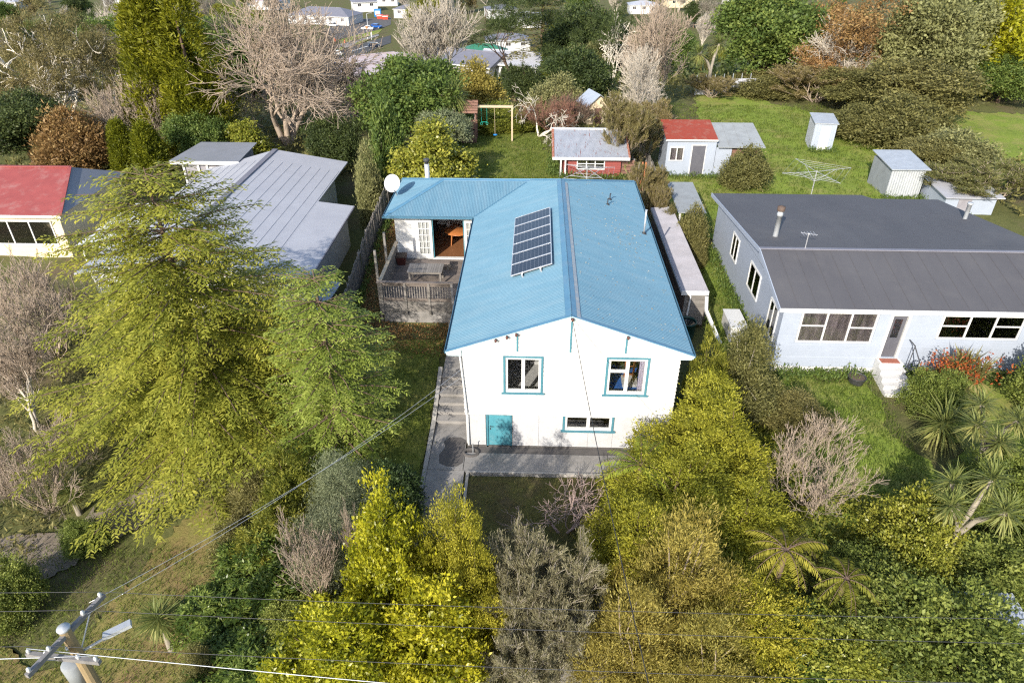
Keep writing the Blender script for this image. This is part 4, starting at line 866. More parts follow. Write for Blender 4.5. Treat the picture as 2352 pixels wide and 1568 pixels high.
lo = empty('lean_to', (0, 0, 0), 0, 'pale blue lean-to roof beside the left boundary fence', 'shed')
slab([(-12.1, 7.4, 1.5), (-11.1, 7.4, 1.35), (-10.9, 10.6, 1.35), (-11.9, 10.6, 1.5)], .05, 'roof', M['wall_blue'], lo); MB().box(-12.0, -11.2, 7.6, 10.4, -.8, 1.28).build('wall', M['wood_dark'], lo)
# --- red-roofed house on the far left
rd = empty('house', (0, 0, 0), 0, 'cream house with faded red hipped roof', 'house')
ez, hz = 2.5, 3.8; ex1, ry, ey0, ey1 = -28.1, 20.4, 15.9, 23.4
MB().add([(-48, ey0, ez), (ex1, ey0, ez), (ex1-1.6, ry, hz), (-48, ry, hz)], [(0, 1, 2, 3)]).build('roof', M['roof_red'], rd)
MB().add([(ex1, ey0, ez), (ex1, ey1, ez), (ex1-1.6, ry, hz)], [(0, 1, 2)]).build('roof_slope', M['roof_grey_dark'], rd)
MB().add([(-48, ey1, ez), (ex1, ey1, ez), (ex1-1.6, ry, hz), (-48, ry, hz)], [(0, 1, 2, 3)]).build('roof_slope', M['roof_red'], rd)
MB().bar((ex1, ey0, ez+.02), (ex1-1.6, ry, hz+.03), .2, .05).build('hip_cap', M['roof_red'], rd); MB().bar((-48, ry, hz+.02), (ex1-1.6, ry, hz+.03), .22, .06).build('ridge_cap', M['roof_red'], rd)
MB().box(-48, ex1+.02, ey0-.03, ey0-.001, ez-.16, ez).build('fascia', M['white_trim'], rd); MB().box(-47.6, ex1-.35, ey0+.35, ey1-.4, -1.2, ez-.02).build('wall', M['cream'], rd)
for a, b, n_ in ((-34.2, -29.0, 4), (-41, -37, 3)): simple_window(rd, a, b, .55, 2.05, ey0+.33, n_)
for i in range(10): MB().hexa([(-47.6, ey0+.322, -1.1+i*.3), (ex1-.36, ey0+.322, -1.1+i*.3), (ex1-.36, ey0+.349, -1.1+i*.3), (-47.6, ey0+.349, -1.1+i*.3), (-47.6, ey0+.338, -.81+i*.3), (ex1-.36, ey0+.338, -.81+i*.3), (ex1-.36, ey0+.349, -.81+i*.3), (-47.6, ey0+.349, -.81+i*.3)]).build('weatherboard', M['cream'], rd)
vs_ = empty('veranda', (0, 0, 0), 0, 'white sheet awning between the red and grey roofed houses', 'awning')
slab([(-26.2, 13.6, 1.7), (-24.2, 13.6, 1.7), (-23.6, 19, 2.1), (-25.6, 19, 2.1)], .05, 'roof', M['white_trim'], vs_)
for xx, yy in ((-25.9, 13.8), (-24.5, 13.8), (-24, 18.7), (-25.4, 18.7)): MB().box(xx-.05, xx+.05, yy-.05, yy+.05, -1, 1.68).build('post', M['white_trim'], vs_)

# --- fences between the sections
def paling_fence(name, p0, p1, h, label, mat='wood_grey', step=.155, w=.13):
    a = Vector((p0[0], p0[1])); b = Vector((p1[0], p1[1])); L = (b-a).length; d = (b-a)/L; ang = math.atan2(d.y, d.x)
    f = empty(name, (0, 0, 0), 0, label, 'fence'); me = MB().box(-w/2, w/2, -.01, .01, 0, h).mesh('paling', M[mat])
    rng = random.Random(int(abs(p0[0]*10+p0[1]*7))); n = int(L/step)
    for i in range(n):
        p = a+d*(i*step); z = Tz(p.x, p.y)-.05; o = link('paling', me, f, (p.x, p.y, z+rng.uniform(-.05, .05)), (rng.uniform(-.03, .03), rng.uniform(-.015, .015), ang)); 
    n2 = max(1, int(L/2.2)); nd = Vector((-d.y, d.x))
    for i in range(n2+1):
        p = a+d*(L*i/n2)+nd*.07; z = Tz(p.x, p.y); MB().box(-.05, .05, -.05, .05, -.2, h-.05).build('post', M[mat], f, False, (p.x, p.y, z), (0, 0, ang))
        if i < n2:
            q = a+d*(L*(i+1)/n2)+nd*.05; p = a+d*(L*i/n2)+nd*.05
            for hh in (.35, h-.3): MB().bar((p.x, p.y, Tz(p.x, p.y)+hh), (q.x, q.y, Tz(q.x, q.y)+hh), .05, .09).build('rail', M[mat], f)
    return f
paling_fence('boundary_fence', (-9.95, 5.0), (-10.4, 23.0), 1.75, 'weathered grey paling fence along the left boundary')
paling_fence('side_fence', (7.0, 9.0), (6.9, 30.0), 1.3, 'low weathered paling fence behind the lean-to on the right', 'wood_grey')

# ================================================================== plants
def unit(a): return a/np.maximum(np.linalg.norm(a, axis=-1, keepdims=True), 1e-9)
def leaves(name, C, D, N, L, W, tint, mat, droop=0.0):
    n = len(C); D = unit(D); S = unit(np.cross(D, N)); Nn = np.cross(S, D)
    L = np.broadcast_to(np.asarray(L, float).reshape(-1, 1), (n, 1)); W = np.broadcast_to(np.asarray(W, float).reshape(-1, 1), (n, 1))
    tip = C+D*L-Nn*(L*droop); mid = C+D*L*.45
    v = np.stack([C, mid+S*W*.5, tip, mid-S*W*.5], 1).reshape(-1, 3)
    return rawmesh(name, v, np.arange(4*n).reshape(n, 4), M[mat], tint=np.clip(tint, 0, 1))
def merge_leaves(name, parts, mat):
    v = np.concatenate([p[0] for p in parts]); t = np.concatenate([p[1] for p in parts]); n = len(v)//4
    return rawmesh(name, v, np.arange(4*n).reshape(n, 4), M[mat], tint=np.clip(t, 0, 1))
def clumps(seed, lobes, n_cl, per, cr, L, W, mat, name='crown', out=.6, up=.25, rnd=.9, rho=(.62, 1.06), low=-.55, aniso=(1, 1, .7), droop=.15, hang=0.0, ntup=.6):
    g = np.random.default_rng(seed); lob = np.array(lobes, float)
    p = (lob[:, 3]*lob[:, 4]+lob[:, 3]*lob[:, 5]); p /= p.sum()
    li = g.choice(len(lob), n_cl, p=p); d = unit(g.normal(size=(n_cl*3, 3))); d = d[d[:, 2] > low]
    while len(d) < n_cl: e = unit(g.normal(size=(n_cl, 3))); d = np.concatenate([d, e[e[:, 2] > low]])
    d = d[:n_cl]; rr = rho[0]+(rho[1]-rho[0])*g.random((n_cl, 1))**.6
    cc = lob[li, :3]+d*lob[li, 3:6]*rr; ct = g.random(n_cl)
    sz = cr*(.6+.8*g.random(n_cl)); k = np.repeat(np.arange(n_cl), per); n = len(k)
    off = g.normal(size=(n, 3))*np.array(aniso)*sz[k][:, None]*.55
    C = cc[k]+off; C[:, 2] -= hang*np.linalg.norm(off, axis=1)
    D = d[k]*out+g.normal(size=(n, 3))*rnd*.6+np.array([0, 0, up]); Nv = d[k]*.5+np.array([0, 0, ntup])+g.normal(size=(n, 3))*.45
    t = .62*ct[k]+.38*g.random(n)
    return leaves(name, C, D, Nv, L*(.5+g.random(n)), W*(.5+g.random(n)), t, mat, droop), cc
def tubes(name, segs, mat, nside=5):
    P0 = np.array([s[0] for s in segs], float); P1 = np.array([s[1] for s in segs], float); R0 = np.array([s[2] for s in segs]); R1 = np.array([s[3] for s in segs])
    d = unit(P1-P0); ref = np.where(np.abs(d[:, 2:3]) < .9, np.array([[0, 0, 1.]]), np.array([[1., 0, 0]])); u = unit(np.cross(d, ref)); w = np.cross(d, u)
    vs = []
    for P, Rr in ((P0, R0), (P1, R1)):
        for j in range(nside):
            a = 2*rad*j/nside; vs.append(P+u*(math.cos(a)*Rr)[:, None] + w*(math.sin(a)*Rr)[:, None])
    v = np.stack(vs, 1).reshape(-1, 3); n = len(segs); b = (np.arange(n)*2*nside)[:, None]
    q = np.concatenate([b+np.array([[j, (j+1) % nside, nside+(j+1) % nside, nside+j]]) for j in range(nside)], 0)
    return rawmesh(name, v, q, M[mat], smooth=True)
def grow(g, segs, p, d, L, r, depth, maxd, spread=.6, up=.12, wob=.22, kids=(2, 4), ratio=.72, nseg=3, rmin=.006):
    p = np.array(p, float); d = unit(np.array(d, float)); sl = L/nseg; pts = []
    for i in range(nseg):
        d = unit(d+g.normal(size=3)*wob+np.array([0, 0, up])); q = p+d*sl; r1 = max(rmin, r*(1-.32*(i+1)/nseg))
        segs.append((p, q, max(rmin, r*(1-.32*i/nseg)), r1)); p = q; pts.append((p, d, r1))
    if depth >= maxd: return
    k = g.integers(kids[0], kids[1]+1)
    for j in range(k):
        i = nseg-1 if j < 2 else g.integers(0, nseg); p_, d_, r_ = pts[i]
        nd = unit(d_+unit(g.normal(size=3))*spread*(1.0 if j else .55)); grow(g, segs, p_, nd, L*ratio*(.75+.5*g.random()), r_*(.78 if j == 0 else .58), depth+1, maxd, spread, up, wob, kids, ratio, nseg, rmin)
def trunk_to(seed, base, tips, r, mat, name='trunk', frac=.45, bend=.15):
    """tapered trunk plus limbs that reach to a set of points"""
    g = np.random.default_rng(seed); tips = np.array(tips, float); base = np.array(base, float); ctr = tips.mean(0); top = base+(ctr-base)*np.array([.6, .6, frac*1.6])
    segs = []; n = 5; P = [base+(top-base)*i/n+g.normal(size=3)*bend*np.array([1, 1, .2])*(0 if i == 0 else 1)*np.linalg.norm(top-base)*.06 for i in range(n+1)]
    for i in range(n): segs.append((P[i], P[i+1], r*(1.15 if i == 0 else 1-.13*i), r*(1-.13*(i+1))))
    for t in tips:
        j = g.integers(2, n+1); a = P[j]; m1 = a+(t-a)*.5+np.array([0, 0, .12*np.linalg.norm(t-a)])*g.random()+g.normal(size=3)*.05*np.linalg.norm(t-a)
        rr = r*(.20+.2*g.random()); segs.append((a, m1, rr, rr*.6)); segs.append((m1, t, rr*.6, max(.008, rr*.2)))
    return tubes(name, segs, mat)
def plant(name, label, cat, parts, loc, s=1.0, rz=0.0, group=None, mats=None):
    o = empty(name, loc, rz, label, cat, group); o.scale = s if hasattr(s, '__len__') else (s,)*3
    for i, (pn, me) in enumerate(parts):
        c = link(pn, me, o)
        if mats and mats[i]: c.material_slots[0].link = 'OBJECT'; c.material_slots[0].material = M[mats[i]]
    return o
def at_top(px, py, Y):
    """where a plant stands whose top is seen at (px, py) and which grows at depth Y"""
    p = aty(px, py, Y); z = Tz(p[0], Y); return (p[0], Y, z), p[2]-z

# ---- species (designed at a nominal height, standing on the origin)
def sp_broad(seed, mat, H=8, Rr=3.6, L=.24, W=.15, n=420, per=55, lobes=9, bark='bark_brown', cr=.8, out=.6, up=.2):
    g = np.random.default_rng(seed); lb = [(0, 0, H*.56, Rr*.62, Rr*.62, H*.38)]
    for i in range(lobes):
        a = 2*rad*i/lobes+g.random(); rr = Rr*(.45+.25*g.random()); z = H*(.30+.42*g.random()); s = Rr*(.32+.2*g.random()); lb.append((rr*math.cos(a), rr*math.sin(a), z, s, s, s*.85))
    me, cc = clumps(seed, lb, n, per, cr, L, W, mat, out=out, up=up)
    return [('crown', me), ('trunk', trunk_to(seed+1, (0, 0, -.2), cc[::max(1, n//26)], H*.028, bark))]
def sp_cypress(seed, mat, H=9, Rr=1.7, n=900, per=42, L=.30, W=.075, pw=.7, bark='bark_brown', multi=1, cr=.36):
    g = np.random.default_rng(seed); C = []; 
    tops = [(0, 0, 1.0)] if multi == 1 else [(g.normal()*Rr*.35, g.normal()*Rr*.35, .75+.25*g.random()) for _ in range(multi)]
    ti = g.integers(0, len(tops), n); u = g.random(n)**.9; a = g.random(n)*2*rad; tp = np.array(tops)
    r = Rr*(.75 if multi > 1 else 1)*np.clip((1-u)*1.35, 0, 1)**pw*(.72+.36*g.random(n)+.12*np.sin(a*5+u*9)); d = np.stack([np.cos(a), np.sin(a), .35+0*a], 1)
    cc = np.stack([tp[ti, 0]+np.cos(a)*r, tp[ti, 1]+np.sin(a)*r, .25+u*(H-.3)*tp[ti, 2]], 1)
    k = np.repeat(np.arange(n), per); N = len(k); off = g.normal(size=(N, 3))*cr*np.array([.55, .55, .9]); ct = g.random(n)
    D = d[k]*.8+g.normal(size=(N, 3))*.4+np.array([0, 0, .45]); t = .55*ct[k]+.45*g.random(N)
    me = leaves('crown', cc[k]+off, D, d[k]+g.normal(size=(N, 3))*.4, L*(.6+.7*g.random(N)), W*(.7+.6*g.random(N)), t, mat, .2)
    segs = [((tx, ty, -.2), (tx*.9, ty*.9, H*.9*tz), H*.022, .02) for tx, ty, tz in tops]
    return [('crown', me), ('trunk', tubes('trunk', segs, bark))]
def sp_bare(seed, bark, H=9, depth=6, spread=.62, up=.10, stems=1, r=.22, ratio=.74, L0=.26, wob=.2, kids=(2, 4), rmin=.008, lean=(0, 0), rootspread=.35):
    g = np.random.default_rng(seed); segs = []
    for i in range(stems):
        a = 2*rad*i/max(1, stems)+g.random(); d = (lean[0]+rootspread*math.cos(a)*(stems > 1), lean[1]+rootspread*math.sin(a)*(stems > 1), 1)
        grow(g, segs, (0, 0, -.2), d, H*L0, r/(stems**.4), 0, depth, spread, up, wob, kids, ratio, 3, rmin)
    zmax = max(s[1][2] for s in segs); f = H/zmax
    segs = [(np.array(a)*f, np.array(b)*f, ra, rb) for a, b, ra, rb in segs]; n0 = [s for s in segs if s[2] > .03]; n1 = [s for s in segs if s[2] <= .03]
    out = [('trunk', tubes('trunk', n0 or segs[:3], bark, 6))]
    if n1: out.append(('twigs', tubes('twigs', n1, bark, 3)))
    return out
def sp_conifer(seed, mat, H=13, Rr=5.2, tiers=15, per=7, L=.12, W=.05, bark='bark_brown', up0=.06, dr=.22, base=.06, prof=.75, gap=.28, sp=.055, fan=.34, thick=.03):
    """whorled conifer: flat fans of side shoots on each limb, tips drooping"""
    g = np.random.default_rng(seed); C = []; D = []; Nn = []; TT = []; segs = [((0, 0, -.3), (0, 0, H*.5), H*.024, H*.015), ((0, 0, H*.5), (0, 0, H), H*.015, .015)]
    for b in range(tiers*per):
        ti = b//per; t = base+(1-base)*((ti+.5)/tiers)**.84+g.normal()*.012; a = b*2*rad/per+ti*.9+g.normal()*.22; Lb = Rr*max(.02, 1-t)**prof*(.62+.5*g.random())+.3
        if t > .995: continue
        dirh = np.array([math.cos(a), math.sin(a), 0]); side = np.array([-math.sin(a), math.cos(a), 0]); bt = g.random()
        m = max(3, int(Lb/gap)); u = np.linspace(.16, 1, m); cur = g.normal()*.15; tilt = g.normal()*.10; dz = up0+.25*t*t+g.normal()*.05
        def pos(u): return np.array([0, 0, t*H])+dirh*(np.atleast_1d(u)*Lb)[:, None]+side*(cur*np.atleast_1d(u)**2*Lb)[:, None]+np.array([0, 0, 1.0])*(Lb*(dz*np.atleast_1d(u)-dr*np.atleast_1d(u)**2))[:, None]
        P = pos(u); pr = pos(np.linspace(0, 1, 6))
        for i in range(5): segs.append((pr[i], pr[i+1], max(.010, .05*Lb/Rr*(1-i/5)+.010), .010))
        for i in range(m):
            for s in (-1, 1):
                lb = (fan*Lb*(1-.75*u[i])+.22)*(.65+.6*g.random()); w = max(3, int(lb/sp)); v = np.linspace(0, 1, w); fw_ = .75+.5*u[i]+.25*g.random()
                dd = unit(dirh*fw_+side*s*.85+np.array([0, 0, tilt*s+g.normal()*.06])); Q = P[i]+dd*(v*lb)[:, None]-np.array([0, 0, 1])*(.20*lb*v**2)[:, None]; ft = g.random()
                sd2 = np.cross(dd, [0, 0, 1.])
                for kx in (-1, 1):
                    C.append(Q+g.normal(size=(w, 3))*np.array([.4, .4, 1])*thick); D.append(unit(dd*.75+sd2*kx*.7)+g.normal(size=(w, 3))*.14-np.array([0, 0, .10])); Nn.append(np.tile([0, 0, 1.], (w, 1))+g.normal(size=(w, 3))*.22)
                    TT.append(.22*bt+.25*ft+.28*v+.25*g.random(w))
    C = np.concatenate(C); D = np.concatenate(D); Nn = np.concatenate(Nn); TT = np.concatenate(TT); n = len(C)
    return [('crown', leaves('crown', C, D, Nn, L*(.7+.6*g.random(n)), W*(.7+.6*g.random(n)), TT, mat, .10)), ('trunk', tubes('trunk', segs, bark))]
def sp_cabbage(seed, H=5, heads=1, Lf=.85, n=150, mat='lf_sword', bark='bark_grey', spread=.35):
    g = np.random.default_rng(seed); segs = []; C = []; D = []; N = []; TT = []; LL = []
    tops = []
    z0 = H*.45
    for h in range(heads):
        a = 2*rad*h/heads+g.random(); s = 0 if heads == 1 else spread*H*.6; tops.append(np.array([s*math.cos(a)*(.6+.5*g.random()), s*math.sin(a)*(.6+.5*g.random()), H-Lf*.55-(g.random()*H*.18 if h else 0)]))
    segs.append(((0, 0, -.2), (0, 0, z0), .17, .12))
    for t in tops: segs.append(((0, 0, z0-.05), (t*np.array([.6, .6, 1])+np.array([0, 0, z0]))*.5, .11, .10)); segs.append(((t*np.array([.6, .6, 1])+np.array([0, 0, z0]))*.5, t, .10, .09))
    for t in tops:
        el = rad*.5-g.random(n)**.8*rad*.86; a = g.random(n)*2*rad; d = np.stack([np.cos(a)*np.cos(el), np.sin(a)*np.cos(el), np.sin(el)], 1)
        C.append(np.tile(t, (n, 1))+g.normal(size=(n, 3))*.05+np.array([0, 0, .12])*np.sin(el)[:, None]); D.append(d); N.append(np.tile([0, 0, 1.], (n, 1))+g.normal(size=(n, 3))*.2+d*.01); TT.append(.25+.5*g.random(n)+.35*(el < -.2)); LL.append(Lf*(.75+.4*g.random(n)))
    C = np.concatenate(C); D = np.concatenate(D); N = np.concatenate(N); n = len(C)
    return [('crown', leaves('crown', C, D, N, np.concatenate(LL), .055, np.concatenate(TT), mat, .18)), ('trunk', tubes('trunk', segs, bark, 8))]
def sp_fern(seed, H=2.6, n=18, Lf=1.9, mat='lf_fern', bark='bark_brown', el0=.75, pin=.34):
    g = np.random.default_rng(seed); C = []; D = []; N = []; TT = []; LL = []; WW = []; segs = [((0, 0, -.2), (0, 0, H), .13, .10)]
    for f in range(n):
        a = 2.399*f+g.normal()*.2; e = el0*(.5+.8*g.random()); L = Lf*(.75+.4*g.random()); m = 30; u = np.linspace(0, 1, m); dh = np.array([math.cos(a), math.sin(a), 0])
        P = np.array([0, 0, H])+dh*(L*u*(1-.1*u))[:, None]+np.array([0, 0, 1.])*(L*(math.sin(e)*u*.9-.62*u**2.1))[:, None]
        for i in range(0, m-3, 3): segs.append((P[i], P[i+3], .02*(1-u[i])+.006, .006))
        tg = unit(np.gradient(P, axis=0)); side = np.array([-math.sin(a), math.cos(a), 0]); ft = g.random()
        for s in (-1, 1):
            pl = pin*L/1.9*np.sin(np.clip(u*1.02+.04, 0, 1)*rad)**.55; dd = unit(side*s+tg*.38-np.array([0, 0, .18]))
            C.append(P[3:]); D.append(dd[3:]); N.append(np.tile([0, 0, 1.], (m-3, 1))+g.normal(size=(m-3, 3))*.08); TT.append(.35*ft+.3+.3*g.random(m-3)); LL.append(pl[3:]); WW.append(np.full(m-3, .046*L/1.9))
    C = np.concatenate(C); n = len(C); C = C+g.normal(size=(n, 3))*.012
    return [('fronds', leaves('fronds', C, np.concatenate(D), np.concatenate(N), np.concatenate(LL), np.concatenate(WW), np.concatenate(TT), mat, .16)), ('trunk', tubes('trunk', segs, bark, 6))]
def sp_twiggy(seed, mat, bark, H=3.2, Rr=1.6, stems=9, n=1500, L=.16, W=.022, per=16, fine=4):
    """dense upright shrub of fine twigs with tiny leaves"""
    g = np.random.default_rng(seed); segs = []
    for i in range(stems):
        a = 2*rad*i/stems+g.random(); d = (.55*math.cos(a)*g.random(), .55*math.sin(a)*g.random(), 1); grow(g, segs, (.12*math.cos(a), .12*math.sin(a), -.1), d, H*.36, .045, 0, fine, .5, .16, .14, (2, 4), .68, 3, .007)
    ex = max(s[1][2] for s in segs); rx = np.percentile([np.hypot(s[1][0], s[1][1]) for s in segs], 96); f = np.array([Rr/rx, Rr/rx, H/ex]); segs = [(np.array(a)*f, np.array(b)*f, r0, r1) for a, b, r0, r1 in segs]
    thin = [s for s in segs if s[2] < .02]; idx = g.choice(len(thin), n); k = np.repeat(idx, per); A = np.array([thin[i][0] for i in range(len(thin))]); B = np.array([thin[i][1] for i in range(len(thin))])
    N = len(k); tt = g.random((N, 1)); C = A[k]*(1-tt)+B[k]*tt+g.normal(size=(N, 3))*.05; D = unit(B[k]-A[k])*.6+np.array([0, 0, .45])+g.normal(size=(N, 3))*.38; ct = g.random(len(thin))
    me = leaves('crown', C, D, g.normal(size=(N, 3)), L*(.6+.8*g.random(N)), W, .5*ct[k]+.5*g.random(N), mat)
    return [('crown', me), ('branches', tubes('branches', segs, bark, 4))]

# ================================================================== the trees in front of the house
def proto(parts):
    """parts with their nominal height and spread"""
    cs_ = []
    for _, me in parts:
        co = np.empty(len(me.vertices)*3, np.float32); me.vertices.foreach_get('co', co); cs_.append(co.reshape(-1, 3))
    co = np.concatenate(cs_)
    return {'p': parts, 'H': float(np.percentile(co[:, 2], 99.8)), 'R': float(np.percentile(np.hypot(co[:, 0], co[:, 1]), 97))}
def put(name, label, px, py, Y, pr, wpx, rz=0, group=None, mats=None, cat='tree', dz=0):
    loc, h = at_top(px, py, Y); s = h/pr['H']; dist = np.linalg.norm(np.array(loc)+np.array([0, 0, h*.6])-CAM)
    wx = wpx*dist/FPX/2/pr['R']; return plant(name, label, cat, pr['p'], loc, (wx, wx, s), rz, group, mats)
def shrubby(seed, mat, H=5, Rr=2.4, L=.12, W=.04, n=1100, per=46, cr=.27, lobes=13, bark='bark_brown', out=.8, up=.35, pt=.0, base=.16):
    """bushy crown reaching to the ground, made of many lobes of uneven height"""
    g = np.random.default_rng(seed); lb = [(0, 0, H*.45, Rr*.5, Rr*.5, H*.42), (g.normal()*.3, g.normal()*.3, H*.72, Rr*.34, Rr*.34, H*.27)]
    for i in range(lobes):
        a = 2.4*i+g.random(); rr = Rr*(.35+.4*g.random()); z = H*(base+.5*g.random()*(1.15-rr/Rr)); s = Rr*(.24+.17*g.random()); lb.append((rr*math.cos(a), rr*math.sin(a), z, s, s, s*(.9+.9*g.random())))
    me, cc = clumps(seed, lb, n, per, cr, L, W, mat, out=out, up=up, rho=(.72, 1.2), low=-.75, aniso=(1, 1, .8+pt))
    return proto([('crown', me), ('trunk', trunk_to(seed+1, (0, 0, -.2), cc[::max(1, n//30)], H*.022, bark))])
loc, h = at_top(330, 385, 1.5)
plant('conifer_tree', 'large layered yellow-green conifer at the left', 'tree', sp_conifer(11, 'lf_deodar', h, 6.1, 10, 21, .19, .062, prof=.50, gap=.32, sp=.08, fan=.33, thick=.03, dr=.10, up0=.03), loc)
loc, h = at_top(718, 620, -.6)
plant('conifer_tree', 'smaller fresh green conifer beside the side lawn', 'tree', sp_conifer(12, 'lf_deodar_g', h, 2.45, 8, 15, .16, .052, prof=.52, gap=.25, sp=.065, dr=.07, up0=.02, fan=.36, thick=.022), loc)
P_tot = shrubby(21, 'lf_totara', 6, 2.5, .11, .036, 700, 80, .25, pt=.1)
P_tot2 = shrubby(22, 'lf_totara', 5, 2.4, .11, .036, 640, 80, .25, pt=.1)
P_gold = shrubby(23, 'lf_gold', 5, 2.0, .12, .024, 560, 80, .24, bark='bark_pink', up=.8, pt=.4)
P_lau = shrubby(63, 'lf_laurel', 3.4, 1.8, .19, .058, 440, 40, .22, up=.1)
P_lau_y = shrubby(64, 'lf_laurel_y', 3.4, 1.7, .16, .042, 440, 42, .22)
P_yel = shrubby(41, 'lf_yellow', 5, 2.3, .13, .068, 720, 56, .26, out=.5, up=.2)
P_gg = shrubby(61, 'lf_greygreen', 5, 1.7, .15, .020, 820, 42, .34, bark='bark_pale', up=.6, pt=.4)
P_rb = shrubby(84, 'lf_mixgreen', 3.2, 1.9, .10, .055, 520, 66, .25)
P_rb2 = shrubby(85, 'lf_lime', 3, 1.7, .105, .06, 440, 46, .25)
P_oli = shrubby(73, 'lf_olive', 4, 1.7, .13, .045, 800, 38, .30, bark='bark_pale')
P_twig = proto(sp_twiggy(51, 'lf_twig', 'bark_grey', 3.4, 1.7, 12, 2100, .115, .015, 22))
P_bs = proto(sp_bare(62, 'bark_pink', 2.6, 5, .42, .2, 9, .085, .74, .32, .16, (2, 3), .005))
P_bs2 = proto(sp_bare(75, 'bark_pink', 3.2, 6, .45, .14, 9, .10, .75, .30, .14, (2, 3), .005, rootspread=.55))
